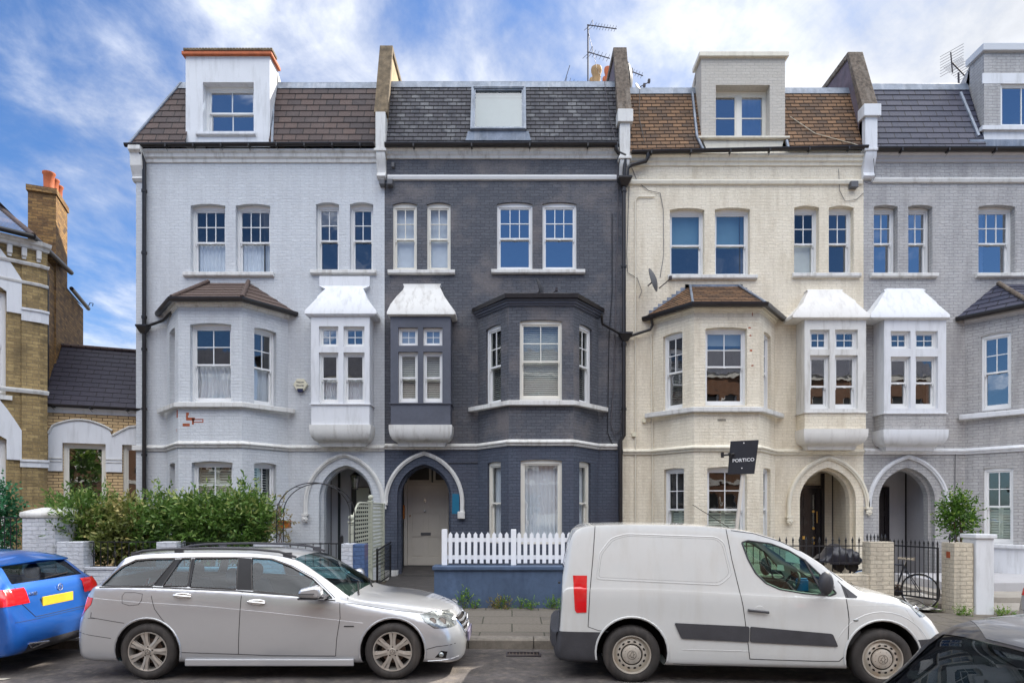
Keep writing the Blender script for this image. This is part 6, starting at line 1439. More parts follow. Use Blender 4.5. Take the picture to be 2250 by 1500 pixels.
for i in range(6):
    x = XG(1915)+i*.065; zz = ZG(1188); m = MB(); m.tube([(x, GY+.14, ZG(1190)-.01), (x, GY+.14, zz+.03)], .007, 6); m.lathe([(.008, zz+.02), (.016, zz+.025), (.016, zz+.035), (.009, zz+.04), (.019, zz+.06), (.001, zz+.13)], (x, GY+.14, 0), 'Z', 8, cap=False); m.build('spear', 'black_iron', t)
t = thing('railing', 'pair of black spear tips standing on the cream pier right of the gate', 'railing', (XG(2110), GY+.1, ZG(1192)), 'railings along the front gardens')
for px_ in (2083+12, 2095+12):
    x = XG(px_); zz = ZG(1190); m = MB(); m.tube([(x, GY+.1, ZG(1192)-.01), (x, GY+.1, zz+.03)], .008, 6); m.lathe([(.008, zz+.02), (.018, zz+.025), (.018, zz+.04), (.009, zz+.05), (.022, zz+.07), (.001, zz+.15)], (x, GY+.1, 0), 'Z', 8, cap=False); m.build('spear', 'black_iron', t)
# gate standing half open
t = thing('iron_gate', 'black iron gate with spear-topped bars standing ajar between the cream piers', 'gate', (7.72, 11.50, .22)); ang = math.atan2(.93, -.37); dg_ = Vector((-.37, .93, 0)); GF = Fr((7.70, 11.50, 0), dg_)
zb_, zt_ = .235, Z(1203, 11.5); GL = .98
m = MB(); m.obox(GF, 0, GL, zb_, zb_+.03, -.01, .01); m.obox(GF, 0, GL, zt_-.015, zt_+.01, -.01, .01); m.obox(GF, .002, .03, zb_+.03, zt_-.016, -.015, .015); m.obox(GF, GL-.03, GL-.002, zb_+.03, zt_-.016, -.015, .015); m.build('gate_frame', 'black_iron', t)
for i in range(12):
    u = .02+GL*(i)/11.6; p = GF.p(u, 0, 0); m = MB(); m.tube([(p.x, p.y, zb_+.02), (p.x, p.y, zt_+.05)], .008, 6); zz = zt_+.03
    m.lathe([(.008, zz), (.016, zz+.005), (.016, zz+.015), (.009, zz+.02), (.019, zz+.04), (.001, zz+.10)], (p.x, p.y, 0), 'Z', 8, cap=False); m.build('bar', 'black_iron', t, smooth=60)
# tiled path and steps
m = MB(); m.quad((6.86, 11.40, .09), (7.70, 11.40, .085), (7.75, 12.6, .10), (6.86, 12.6, .10)); struct(m, 'tiled_path', 'checker_tiles')
m = MB(); m.box(8.6, 12.5, 11.45, 12.35, -.1, .07); m.box(8.7, 12.5, 12.36, 15.3, -.1, .17); m.box(6.9, 8.6, 12.7, 15.8, -.1, .12); struct(m, 'paved_yard', 'garden_paving')
t = thing('step', 'long pale stone step in front of the white plinth at the right', 'step', (10.6, 13.4, .1)); m = MB(); m.box(9.1, 12.5, 13.3, 15.25, .1, .35); m.build('stone', 'grey_stone', t, bevel=.01)
# covered bundle
yc = 12.05; xc = X(1843, yc); t = thing('covered_pushchair', 'dark crumpled cover over a bundle on small wheels behind the spear-topped railings', 'pushchair', (xc, yc, .1)); rr = random.Random(3)
nu, nv = 34, 16; vs = []; x0_, x1_ = X(1792, yc), X(1886, yc)
def cov(u):      # top outline
    pts = [(0, 1226), (.18, 1215), (.32, 1196), (.42, 1194), (.55, 1200), (.72, 1205), (.88, 1207), (.95, 1212), (1, 1228)]
    for (a, b), (c, d) in zip(pts, pts[1:]):
        if u <= c: return b+(d-b)*(u-a)/(c-a)
    return 1228
for j in range(nv+1):
    for i in range(nu+1):
        u = i/nu; v = j/nv; top = Z(cov(u), yc); bot = Z(1241-(4 if .2 < u < .9 else 9), yc); a = v*math.pi
        r_ = .24*(.75+.35*math.sin(math.pi*min(1, max(0, u)))); wr = .022*math.sin(u*23+v*7)+.016*math.sin(u*41-v*13)+rr.uniform(-.006, .006)
        zz = bot+(top-bot)*max(0, math.sin(a))**.6; vs.append((x0_+(x1_-x0_)*u+wr*.5, yc-(r_+wr)*math.cos(a), zz+wr*.6*(math.sin(a) > .3)))
m = MB(); m.add(vs, [(j*(nu+1)+i, j*(nu+1)+i+1, (j+1)*(nu+1)+i+1, (j+1)*(nu+1)+i) for j in range(nv) for i in range(nu)]); m.build('cover', 'tarp', t, smooth=60)
for px_, dy in ((1838, -.12), (1848, .15), (1868, -.12), (1876, .15)):
    m = MB(); m.lathe([(.03, -.02), (.085, -.02), (.095, 0), (.085, .02), (.03, .02)], (X(px_, yc), yc+dy, Z(1241, yc)-.02), 'Y', 16); m.build('wheel', 'rubber', t, smooth=40)
m = MB(); m.tube([(x0_+.45, yc-.1, Z(1238, yc)), (x1_-.05, yc-.1, Z(1238, yc))], .012, 6); m.tube([(X(1848, yc), yc, Z(1238, yc)), (X(1848, yc), yc, .15)], .02, 6); m.tube([(X(1870, yc), yc, Z(1238, yc)), (X(1860, yc), yc, .15)], .02, 6); m.build('chassis', 'aerial_metal', t)
# small bay tree
yt = 12.1; xt_ = X(2106, yt); t = thing('potted_tree', 'small bushy laurel tree behind the cream and white piers', 'tree', (xt_, yt, .1)); zc = Z(1143, yt)
sh = lambda p: True
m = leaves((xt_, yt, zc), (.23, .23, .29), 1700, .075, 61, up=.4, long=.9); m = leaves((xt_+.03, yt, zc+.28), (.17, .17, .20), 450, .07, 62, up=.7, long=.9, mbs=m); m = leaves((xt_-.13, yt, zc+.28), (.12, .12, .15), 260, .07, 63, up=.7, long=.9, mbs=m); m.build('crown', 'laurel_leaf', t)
trunk(t, (xt_, yt, .3), [(xt_-.1, yt, zc+.1), (xt_+.12, yt, zc+.15), (xt_+.02, yt, zc+.3)], .035)
m = MB(); m.lathe([(.12, .1), (.18, .45), (.19, .46), (.17, .45)], (xt_, yt, 0), 'Z', 20); m.build('pot', 'terracotta', t, smooth=40)
# ivy at the far left with its railing
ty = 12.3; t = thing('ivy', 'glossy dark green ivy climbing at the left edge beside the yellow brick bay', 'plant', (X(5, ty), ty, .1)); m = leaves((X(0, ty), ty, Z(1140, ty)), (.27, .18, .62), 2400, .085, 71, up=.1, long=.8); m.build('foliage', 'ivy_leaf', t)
m = MB(); m.tube([(X(0, ty), ty, .1), (X(2, ty), ty+.05, 1.0), (X(-2, ty), ty, 1.8)], .02, 6); m.build('stem', 'bark', t)
railing('black railing at the far left in front of the ivy', XG(-60), XG(47), ZG(1136), ZG(1215), 8, GY+.1)
wallbox('garden_wall', 'low brick wall at the far left below the ivy, topped with a pale slab', 'wall', XG(-80), XG(48)-.003, GY+.02, GY+.3, ZG(1222), 'stock_brick', (.05, .02, 'white_stone'))
# estate agent's board
yb_ = 11.75; P = lambda a, b, y=yb_: Vector((X(a, y), y, Z(b, y)))
t = thing('letting_board', 'black estate agent board reading PORTICO on a leaning pale post above the van', 'sign', P(1625, 1160)); pb, pt_ = P(1612, 1215), P(1637, 1000)
m = MB(); d_ = (pt_-pb).normalized(); m.tube([pb-d_*.9, pt_], .038, 4); m.build('post', 'timber_pale', t)
rzb = R(28); bx = Vector((math.cos(rzb), -math.sin(rzb), 0)); w_ = .47; cb = P(1634, 1004, yb_-.06); tl_ = Vector((.012, 0, 1)).normalized(); hh = .305
c = [cb-bx*w_/2-tl_*hh+bx*.0, cb+bx*w_/2-tl_*hh, cb+bx*w_/2+tl_*hh, cb-bx*w_/2+tl_*hh]; sk = bx*.045; c = [c[0]-sk, c[1]-sk*1.2, c[2]+sk*.3, c[3]]
nb = Vector((-math.sin(rzb), -math.cos(rzb), 0))
m = MB(); m.prism(c, -nb*.012); m.prism([q+(-nb)*.06 for q in c], -nb*.012); m.build('board', 'sign_black', t)
lt = text('PORTICO', .086, 'sign_white', t, cb+nb*.004+Vector((-.006, 0, -.055)), rot=(R(90), R(-2), -rzb), name='lettering', ext=.002, bold=.001, spacing=1.05)
m = MB()
for q in (cb+tl_*.26-bx*.0, cb-tl_*.20-bx*.03): m.lathe([(.0, -.008), (.011, -.006), (.011, 0)], tuple(q+nb*.004), 'Y', 10)
m.build('bolt', 'sign_white', t)
m = MB(); k = P(1598, 999, yb_); m.tube([P(1613, 997, yb_), P(1586, 1000, yb_)], .02, 6); m.tube([P(1603, 994, yb_), P(1606, 1004, yb_)], .03, 6); m.box(k.x-.11, k.x-.07, yb_-.03, yb_+.03, k.z-.05, k.z+.05); m.build('bracket', 'black_iron', t)
# drain grating in the gutter
xg, yg = X(1150, 8.43), 8.43; t = thing('drain_grating', 'rusty slotted iron drain grating in the gutter between the two vehicles', 'drain', (xg, yg, 0)); m = MB()
w_, h_ = .23, .11; zq = -.028; ring(m, type('g', (), {'p': lambda s, u, v, d: Vector((xg+u, yg+v, zq-d))})(), -w_, w_, -h_, h_, .02, -.006, .01); m.build('surround', 'aerial_metal', t)
m = MB()
for i in range(9): x = xg-w_+.045+i*.046; m.box(x-.006, x+.006, yg-h_+.0205, yg+h_-.0205, zq-.008, zq+.004)
m.box(xg-w_+.02, xg+w_-.02, yg-.006, yg+.006, zq-.012, zq-.0085); m.build('bars', 'brake', t)
m = MB(); m.quad((xg-w_, yg-h_, zq-.014+.001), (xg+w_, yg-h_, zq-.013), (xg+w_, yg+h_, zq-.013), (xg-w_, yg+h_, zq-.013)); m.build('sump', 'shut_line', t)
# bicycle
def bicycle():
    t = thing('bicycle', 'dark bicycle with a pale saddle leaning against the iron gate', 'bicycle', (7.42, 11.98, .105), local=True)
    hd = math.atan2(.80, -.60); t.rotation_euler = (0, R(0), hd); t.location = (7.63, 11.92, .02)
    r = .325
    for x, nm in ((0, 'rear'), (1.0, 'front')):
        m = MB(); m.tube([(x+r*math.cos(a), 0, r+r*math.sin(a)) for a in [2*math.pi*i/36 for i in range(36)]], .013, 8, closed=True); wl = m.build('wheel', 'rubber', t, smooth=60)
        m = MB(); m.tube([(x+(r-.02)*math.cos(a), 0, r+(r-.02)*math.sin(a)) for a in [2*math.pi*i/36 for i in range(36)]], .009, 6, closed=True); m.build('rim', 'chrome', wl, smooth=60)
        m = MB()
        for i in range(24): a = 2*math.pi*i/24; m.tube([(x+.02*math.cos(a+1), .02*(-1)**i, r+.02*math.sin(a+1)), (x+(r-.02)*math.cos(a), 0, r+(r-.02)*math.sin(a))], .0012, 3)
        m.lathe([(.018, -.04), (.018, .04)], (x, 0, r), 'Y', 10); m.build('spokes', 'chrome', wl)
    m = MB(); bb = (.42, 0, .28); st = (.27, 0, .80); ht = (.86, 0, .80); hb = (.90, 0, .68)
    for a, b in ((bb, st), (bb, hb), (st, ht), (ht, hb)): m.tube([a, b], .016, 8)
    for s_ in (-.05, .05): m.tube([(0, s_, r), (.42, s_*.6, .28)], .009, 6); m.tube([(0, s_, r), (.28, s_*.3, .78)], .008, 6); m.tube([(.90, s_*.6, .68), (1.0, s_, r)], .011, 6)
    m.build('frame', 'frame_dark', t, smooth=60)
    m = MB(); m.tube([(.27, 0, .80), (.24, 0, .90)], .013, 8); m.build('seat_post', 'chrome', t)
    m = MB(); prof = [(-.13, .06), (-.11, .075), (-.02, .05), (.10, .025), (.15, .018)]; vs = []
    for x, hw in prof: vs += [(.23+x, -hw, .905), (.23+x, -hw*.6, .945), (.23+x, hw*.6, .945), (.23+x, hw, .905)]
    m.add(vs, [(i*4+j, i*4+j+1, i*4+5+j, i*4+4+j) for i in range(4) for j in range(3)]+[(0, 1, 2, 3), (16, 17, 18, 19)]+[(i*4, i*4+4, i*4+7, i*4+3) for i in range(4)]); m.build('saddle', 'saddle', t, smooth=60, bevel=.008)
    m = MB(); m.tube([(.85, 0, .80), (.84, 0, .90), (.90, 0, .92)], .013, 8); m.tube([(.84, -.22, .93), (.90, -.15, .92), (.90, .15, .92), (.84, .22, .93)], .011, 8); m.build('handlebar', 'black_iron', t)
    m = MB(); m.lathe([(.09, -.008), (.095, 0), (.09, .008)], (.42, -.06, .28), 'Y', 24); m.tube([(.42, -.06, .28), (.5, -.07, .14)], .009, 6); m.tube([(.42, .06, .28), (.34, .07, .42)], .009, 6); m.box(.45, .55, -.13, -.07, .12, .14); m.box(.30, .38, .07, .13, .41, .43); m.build('crank', 'brake', t)
    return t
bicycle()
# ------------------------------------------------------------ vehicles
def pchip(xs, ys, x):
    n = len(xs)
    if x <= xs[0]: return ys[0]
    if x >= xs[-1]: return ys[-1]
    h = [xs[i+1]-xs[i] for i in range(n-1)]; d = [(ys[i+1]-ys[i])/h[i] for i in range(n-1)]; m = [d[0]]
    for i in range(1, n-1): m.append(0 if d[i-1]*d[i] <= 0 else (h[i-1]+h[i])*3/((2*h[i]+h[i-1])/d[i-1]+(h[i]+2*h[i-1])/d[i]))
    m.append(d[-1])
    for i in range(n-1):
        if x <= xs[i+1]:
            t = (x-xs[i])/h[i]; t2, t3 = t*t, t*t*t
            return (2*t3-3*t2+1)*ys[i]+(t3-2*t2+t)*h[i]*m[i]+(-2*t3+3*t2)*ys[i+1]+(t3-t2)*h[i]*m[i+1]
def rpoly(pts, r, n=4):
    out = []; P = [Vector(p) for p in pts]; m = len(P)
    for i in range(m):
        a, b, c = P[i-1], P[i], P[(i+1) % m]; u, v = (a-b), (c-b); rr = min(r, u.length*.45, v.length*.45); p0, p1 = b+u.normalized()*rr, b+v.normalized()*rr
        for k in range(n+1): t = k/n; out.append(tuple((1-t)**2*p0+2*t*(1-t)*b+t*t*p1))
    return out
def circ(cx, cz, r, n=28): return [(cx+r*math.cos(2*math.pi*i/n), cz+r*math.sin(2*math.pi*i/n)) for i in range(n)]
class Car:
    def __init__(s, name, label, cat, loc, rz, st, paint, group=None, bodyname='body'):
        s.t = thing(name, label, cat, loc, group, local=True, rz=rz); s.st = st; s.paint = paint; s.bn = bodyname
        xs = [q[0] for q in st]; C = [[q[k] for q in st] for k in range(1, 8)]; s.xs, s.C = xs, C
        X_ = []; 
        for a, b in zip(xs, xs[1:]):
            n = max(1, math.ceil((b-a)/.055)); X_ += [a+(b-a)*i/n for i in range(n)]
        X_.append(xs[-1]); rings = [s.ring(x) for x in X_]; K = len(rings[0]); bm = bmesh.new(); G = []
        for x, rg in zip(X_, rings):
            row = [bm.verts.new((x, y, z)) for y, z in rg]+[bm.verts.new((x, -y, z)) for y, z in rg[1:-1]][::-1]; G.append(row)
        L = len(G[0])
        for i in range(len(G)-1):
            for k in range(L): bm.faces.new((G[i][k], G[i+1][k], G[i+1][(k+1) % L], G[i][(k+1) % L]))
        bm.faces.new(G[0]); bm.faces.new(G[-1][::-1]); bmesh.ops.remove_doubles(bm, verts=bm.verts, dist=.0004); bmesh.ops.recalc_face_normals(bm, faces=bm.faces)
        s.bm = bm; s.bvh = BVHTree.FromBMesh(bm)
    def val(s, x): return [pchip(s.xs, c, x) for c in s.C]
    def ring(s, x):
        zb, zs, ze, zt, w, ws, wt = s.val(x); h = zs-zb
        P = [(0, zb), (.5*w, zb), (.86*w, zb+.008), (.955*w, zb+.03), (.985*w, zb+min(.10, h*.2)), (w, zb+h*.38), (w-.004, zb+h*.62), (ws+(w-ws)*.72, zb+h*.84), (ws+(w-ws)*.35, zs-h*.035), (ws, zs),
             (ws+(wt-ws)*.28, zs+(ze-zs)*.33), (ws+(wt-ws)*.60, zs+(ze-zs)*.66), (wt, ze), (wt-.045*min(1, wt), ze+(zt-ze)*.42), (wt*.70, ze+(zt-ze)*.80), (wt*.35, ze+(zt-ze)*.96), (0, zt)]
        out = []; V = [Vector(p) for p in P]; n = len(V)
        for i in range(n-1):
            p0, p1, p2, p3 = V[max(i-1, 0)], V[i], V[i+1], V[min(i+2, n-1)]
            for k in range(3):
                t = k/3; c = .5*((2*p1)+(-p0+p2)*t+(2*p0-5*p1+4*p2-p3)*t*t+(-p0+3*p1-3*p2+p3)*t**3); out.append((max(0, c.x) if i else c.x*(k > 0), c.y))
        out.append((0, zt)); return out
    def cut(s, poly, ax, filt):
        bm = s.bm; ia, ib = {'side': (0, 2), 'front': (1, 2), 'top': (0, 1)}[ax]; P = [Vector(p) for p in poly]
        ar = sum(P[i-1].x*P[i].y-P[i].x*P[i-1].y for i in range(len(P)))
        if ar < 0: P = P[::-1]
        lo = (min(p.x for p in P)-.12, min(p.y for p in P)-.12); hi = (max(p.x for p in P)+.12, max(p.y for p in P)+.12)
        def near(f):
            c = f.calc_center_median(); return lo[0] < c[ia] < hi[0] and lo[1] < c[ib] < hi[1] and filt(c, f.normal)
        def inside(f, eps=1e-6):
            c = f.calc_center_median(); q = Vector((c[ia], c[ib]))
            return all((P[(i+1) % len(P)]-P[i]).cross(q-P[i]) > -eps for i in range(len(P)))
        for i in range(len(P)):
            a, b = P[i], P[(i+1) % len(P)]; d = b-a
            if d.length < 1e-6: continue
            fs = [f for f in bm.faces if near(f)]; ed = set(); vt = set()
            for f in fs: ed.update(f.edges); vt.update(f.verts)
            no = [0, 0, 0]; no[ia], no[ib] = d.y, -d.x; co = [0, 0, 0]; co[ia], co[ib] = a.x, a.y
            bmesh.ops.bisect_plane(bm, geom=fs+list(ed)+list(vt), dist=1e-5, plane_co=co, plane_no=no)
        return [f for f in bm.faces if near(f) and inside(f)]
    def take(s, faces, name, mat, off=0.0, parent=None, remove=True, smooth=60):
        if not faces: return None
        m = MB(); idx = {}; 
        for f in faces:
            for v in f.verts:
                if v.index not in idx or True: pass
        vid = {}
        for f in faces:
            for v in f.verts:
                if v not in vid: vid[v] = len(m.v); q = v.co+v.normal*off; m.v.append(tuple(q))
            m.f.append(tuple(vid[v] for v in f.verts))
        o = m.build(name, mat, parent or s.t, smooth=smooth)
        if remove: bmesh.ops.delete(s.bm, geom=faces, context='FACES')
        return o
    def finish(s, mats=None):
        bm = s.bm; m = MB(); bm.verts.ensure_lookup_table()
        for i, v in enumerate(bm.verts): v.index = i; m.v.append(tuple(v.co))
        m.f = [tuple(v.index for v in f.verts) for f in bm.faces]; s.body = m.build(s.bn, s.paint, s.t, smooth=38); return s.body
    def side(s, x, z, sg=-1, off=0.0):
        h = s.bvh.ray_cast(Vector((x, sg*3, z)), Vector((0, -sg, 0)))
        return (h[0]+h[1]*off) if h[0] is not None else Vector((x, sg*.8, z))
    def topp(s, x, y, off=0): h = s.bvh.ray_cast(Vector((x, y, 4)), Vector((0, 0, -1))); return h[0]+h[1]*off if h[0] is not None else Vector((x, y, .8))
    def end(s, y, z, sg, off=0): h = s.bvh.ray_cast(Vector((sg*9, y, z)), Vector((-sg, 0, 0))); return h[0]+h[1]*off if h[0] is not None else Vector((0, y, z))
    def seam(s, pts, sg=-1, r=.0032, name='shut_line', mat='shut_line', closed=False, fn=None, parent=None, off=0.0, dense=.05):
        P = [Vector(p) for p in pts]; Q = []
        lst = list(zip(P, P[1:]+([P[0]] if closed else [])))
        for a, b in lst:
            n = max(1, int((b-a).length/dense)); Q += [a.lerp(b, i/n) for i in range(n)]
        if not closed: Q.append(P[-1])
        f = fn or (lambda q: s.side(q.x, q.y, sg, off)); m = MB(); m.tube([f(q) for q in Q], r, 5, closed=closed); return m.build(name, mat, parent or s.t, smooth=60)
SIDE = lambda sg: (lambda c, n: c.y*sg > .42 and abs(n.y) > .25)
def wheel(t, x, sg, yo, r, rim, style, wd=.205, zc=None):
    zc = r-.004 if zc is None else zc; w = MB(); h = wd/2; y = yo*sg; yc = y-sg*h
    prof = [(rim, -h*.86), (rim+.012, -h*.97), (rim+(r-rim)*.5, -h*1.02), (r-.022, -h*.90), (r-.006, -h*.72), (r, -h*.3), (r, h*.3), (r-.006, h*.72), (r-.022, h*.90), (rim+(r-rim)*.5, h*1.02), (rim+.012, h*.97), (rim, h*.86)]
    w.lathe(prof, (x, yc, zc), 'Y', 44, cap=False); o = w.build('wheel', 'rubber', t, smooth=45)
    mat = 'alloy' if style == 'alloy' else 'steel_wheel'; S_ = sg
    def Y(d): return y-S_*d       # d measured inwards from the outer face
    m = MB(); m.lathe([(rim+.004, Y(.012)), (rim, Y(.004)), (rim-.010, Y(.006)), (rim-.014, Y(.03)), (rim-.022, Y(.06)), (rim-.03, Y(.17))], (x, 0, zc), 'Y', 44, cap=False)
    m.build('rim', mat, o, smooth=50)
    m = MB(); m.lathe([(.001, Y(.10)), (rim-.03, Y(.10))], (x, 0, zc), 'Y', 32, cap=False); m.build('wheel_inner', 'hub_dark', o)
    if style == 'alloy':
        m = MB(); m.lathe([(.001, Y(.07)), (rim*.62, Y(.07)), (rim*.62, Y(.09))], (x, 0, zc), 'Y', 32, cap=False); m.build('brake_disc', 'brake', o, smooth=30)
        ph = .22 if x < 2 else .0
        for k in range(7):
            a = ph+math.pi/2+2*math.pi*k/7; rd = Vector((math.cos(a), 0, math.sin(a))); tn = Vector((-math.sin(a), 0, math.cos(a))); m = MB()
            def pt(r_, t_, d_): return Vector((x, Y(d_), zc))+rd*r_+tn*t_
            for sd_ in (-1, 1):
                P_ = [(.055, .006, .016), (.055, .026, .020), (rim*.55, .024, .018), (rim-.012, .040, .016), (rim-.012, .008, .012), (rim*.55, .004, .012)]
                top = [pt(r_, sd_*t_, d_) for r_, t_, d_ in P_]; bot = [pt(r_, sd_*t_, .045) for r_, t_, d_ in P_]; n = 6
                m.add(top+bot, [tuple(range(n)), tuple(range(n, 2*n))[::-1]]+[(i, (i+1) % n, n+(i+1) % n, n+i) for i in range(n)])
            top = [pt(r_, t_, .020) for r_, t_ in ((.05, -.007), (.05, .007), (rim*.72, .005), (rim*.72, -.005))]; m.add(top, [(0, 1, 2, 3)])
            m.build('spoke', mat, o, bevel=.003)
        m = MB(); m.lathe([(.001, Y(.004)), (.032, Y(.006)), (.036, Y(.014)), (.066, Y(.016)), (.070, Y(.05))], (x, 0, zc), 'Y', 28, cap=False); h_ = m.build('hub_cap', mat, o, smooth=30)
        m = MB()
        for k in range(5): a = math.pi/2+2*math.pi*k/5; m.lathe([(.001, Y(.0135)), (.0085, Y(.0135))], (x+.052*math.cos(a), 0, zc+.052*math.sin(a)), 'Y', 8, cap=False)
        m.tube([(x+.026*math.cos(a), Y(.003), zc+.026*math.sin(a)) for a in [2*math.pi*i/20 for i in range(20)]], .0015, 4, closed=True)
        for k in range(3): a = math.pi/2+2*math.pi*k/3; m.tube([(x, Y(.003), zc), (x+.024*math.cos(a), Y(.003), zc+.024*math.sin(a))], .0015, 4)
        m.build('wheel_bolt', 'hub_dark', h_)
    else:
        m = MB(); m.lathe([(rim-.018, Y(.045)), (rim*.80, Y(.036)), (rim*.74, Y(.018)), (rim*.60, Y(.014)), (rim*.56, Y(.03))], (x, 0, zc), 'Y', 40, cap=False); d_ = m.build('disc', mat, o, smooth=40)
        m = MB()
        for k in range(14):
            a = 2*math.pi*k/14; cx_, cz_ = x+rim*.70*math.cos(a), zc+rim*.70*math.sin(a); q = []
            for i in range(10): b = 2*math.pi*i/10; u, v = .011*math.cos(b), .017*math.sin(b); q.append((cx_+u*math.cos(a)-v*math.sin(a), Y(.0125), cz_+u*math.sin(a)+v*math.cos(a)))
            m.poly(q)
        m.build('vent_holes', 'hub_dark', d_)
        m = MB(); m.lathe([(.001, Y(.002)), (.075, Y(.004)), (.10, Y(.012)), (.108, Y(.03))], (x, 0, zc), 'Y', 36, cap=False); h_ = m.build('hub_cap', 'steel_wheel', o, smooth=40)
        m = MB(); m.tube([(x+.048*math.cos(a), Y(.001), zc+.048*math.sin(a)) for a in [2*math.pi*i/28 for i in range(28)]], .0018, 4, closed=True)
        lion = [(-.012, -.036), (-.004, -.018), (-.016, -.008), (-.030, -.014), (-.016, .002), (-.022, .014), (-.006, .012), (-.002, .030), (.010, .038), (.022, .030), (.012, .020), (.020, .006), (.034, .010), (.018, -.006), (.012, -.018), (.026, -.032), (.008, -.030), (.002, -.022)]
        m.tube([(x+a*.95, Y(.001), zc+b*.95) for a, b in lion], .0018, 4, closed=True); m.build('emblem', 'hub_dark', h_)
        m = MB()
        for k in range(8): a = .3+2*math.pi*k/8; m.lathe([(.001, Y(.0045)), (.006, Y(.0065))], (x+.078*math.cos(a), 0, zc+.078*math.sin(a)), 'Y', 8, cap=False)
        m.build('wheel_bolt', 'hub_dark', h_)
    return o
def arch(car, x, zc, r, sg, wy, lip_mat, lip=.010, a0=-12, a1=192, inner='hub_dark'):
    A = [R(a0+(a1-a0)*i/28) for i in range(29)]; m = MB(); P0 = [Vector((x+r*math.cos(a), 0, zc+r*math.sin(a))) for a in A]; vs = []
    for p in P0:
        q = car.side(p.x, p.z, sg); vs += [(p.x, q.y-sg*.004, p.z), (p.x, sg*(wy-.34), p.z)]
    m.add(vs, [(i*2, i*2+1, i*2+3, i*2+2) for i in range(28)]); c = [(p.x, sg*(wy-.34), p.z) for p in P0]; m.poly(c); o = m.build('wheel_arch', inner, car.t, smooth=60)
    m = MB(); m.tube([tuple(car.side(p.x+(p.x-x)/r*.012, p.z+(p.z-zc)/r*.012, sg)) for p in P0], lip, 6); m.build('arch_lip', lip_mat, o, smooth=60)
def seat(t, x, y, z=.50, rear=False):
    m = MB(); prof = [(-.03, .36), (.42, .42), (.44, .50), (.10, .50), (-.10, 1.00), (-.16, 1.02), (-.20, .98), (-.06, .42)]
    w_ = .23; m.prism([(x+a, y-w_, z+b-.45) for a, b in prof], (0, 2*w_, 0)); o = m.build('seat', 'seat_cloth', t, bevel=.03, smooth=50)
    m = MB(); n = 12; m.lathe([(.001, -.055), (.075, -.05), (.10, -.02), (.10, .02), (.075, .05), (.001, .055)], (x-.17, y, z+.68), 'X', 16, cap=False)
    k = MB(); k.v = [(a, y+(b-y)*1.15, z+.68+(c-(z+.68))*.95) for a, b, c in m.v]; k.f = m.f; k.build('headrest', 'seat_cloth', o, smooth=70)
def glaze(car, poly, sg, mat, parent=None, trim='black_gutter', tr=.008, r=.03, tm=True):
    pl = rpoly(poly, r) if r else poly; fs = car.cut(pl, 'side', SIDE(sg)); g = car.take(fs, 'side_window', mat, -.006)
    if tm and g: car.seam(pl, sg, tr, 'window_trim', trim, closed=True, parent=g, dense=.06)
    return g
def ellip(m, c, r, n=14, k=8):
    mm = MB(); ball(mm, Vector((0, 0, 0)), 1, n, k); m.add([(c[0]+a*r[0], c[1]+b*r[1], c[2]+d*r[2]) for a, b, d in mm.v], mm.f); return m
def pix(px, py, loc, rz, yl):
    """local x,z on the plane y=yl of a vehicle for a measured position"""
    o = Vector((0, 0, EYE))-Vector(loc); d = Vector(((px-CX)/F, 1, (CY-py)/F)); Rm = Matrix.Rotation(-rz, 3, 'Z'); o = Rm @ o; d = Rm @ d
    t = (yl-o.y)/d.y; return (o.x+t*d.x, o.z+t*d.z)
# ---- silver estate
LOC, RZ = (-4.89, 7.91, 0), 0
def ep(px, py, hw=None):
    x, z = pix(px, py, LOC, RZ, -.8)
    for _ in range(3): hw_ = hw or (.80-.62*max(0, z-1.0)); x, z = pix(px, py, LOC, RZ, -hw_)
    return (x, z)
EST = [ # x, zb, zs, ze, zt, w, ws, wt
 (0.00, .34, .58, .60, .62, .66, .60, .5), (.015, .27, .66, .68, .69, .74, .68, .6), (.06, .22, .70, .71, .72, .80, .74, .66), (.11, .20, .80, .82, .83, .825, .76, .70), (.16, .19, .96, .98, .99, .84, .77, .71),
 (.24, .18, 1.03, 1.055, 1.07, .85, .785, .70), (.33, .18, 1.035, 1.15, 1.17, .855, .79, .665), (.45, .18, 1.035, 1.315, 1.35, .86, .795, .60), (.60, .175, 1.03, 1.350, 1.388, .86, .80, .585),
 (1.2, .17, 1.01, 1.372, 1.412, .86, .80, .585), (1.8, .165, .982, 1.365, 1.41, .86, .80, .585), (2.2, .165, .955, 1.33, 1.378, .86, .80, .588), (2.42, .165, .94, 1.278, 1.325, .86, .80, .60), (2.66, .165, .92, 1.13, 1.20, .86, .80, .655), (2.9, .165, .895, .975, 1.04, .86, .80, .71),
 (3.05, .165, .865, .885, .93, .86, .80, .725), (3.2, .165, .83, .845, .885, .86, .795, .71), (3.6, .17, .775, .79, .85, .86, .78, .68), (3.9, .17, .715, .73, .79, .85, .75, .62), (4.08, .16, .66, .675, .735, .82, .70, .52), (4.19, .15, .60, .62, .69, .77, .62, .40), (4.27, .15, .52, .54, .60, .66, .50, .3), (4.33, .18, .42, .43, .46, .50, .40, .2), (4.345, .24, .36, .37, .38, .40, .3, .15)]
c = Car('estate_car', 'silver estate car with black roof rails parked in front of the pale and slate-blue houses', 'car', LOC, RZ, EST, 'silver_paint', 'cars parked along the kerb')
AR = .358
for sg in (-1, 1):
    for wx in (.85, 3.565):
        f_ = c.cut(circ(wx, .315, AR), 'side', lambda q, n, sg=sg: q.y*sg > .42); bmesh.ops.delete(c.bm, geom=f_, context='FACES')
E = lambda L_: [ep(*p) for p in L_]
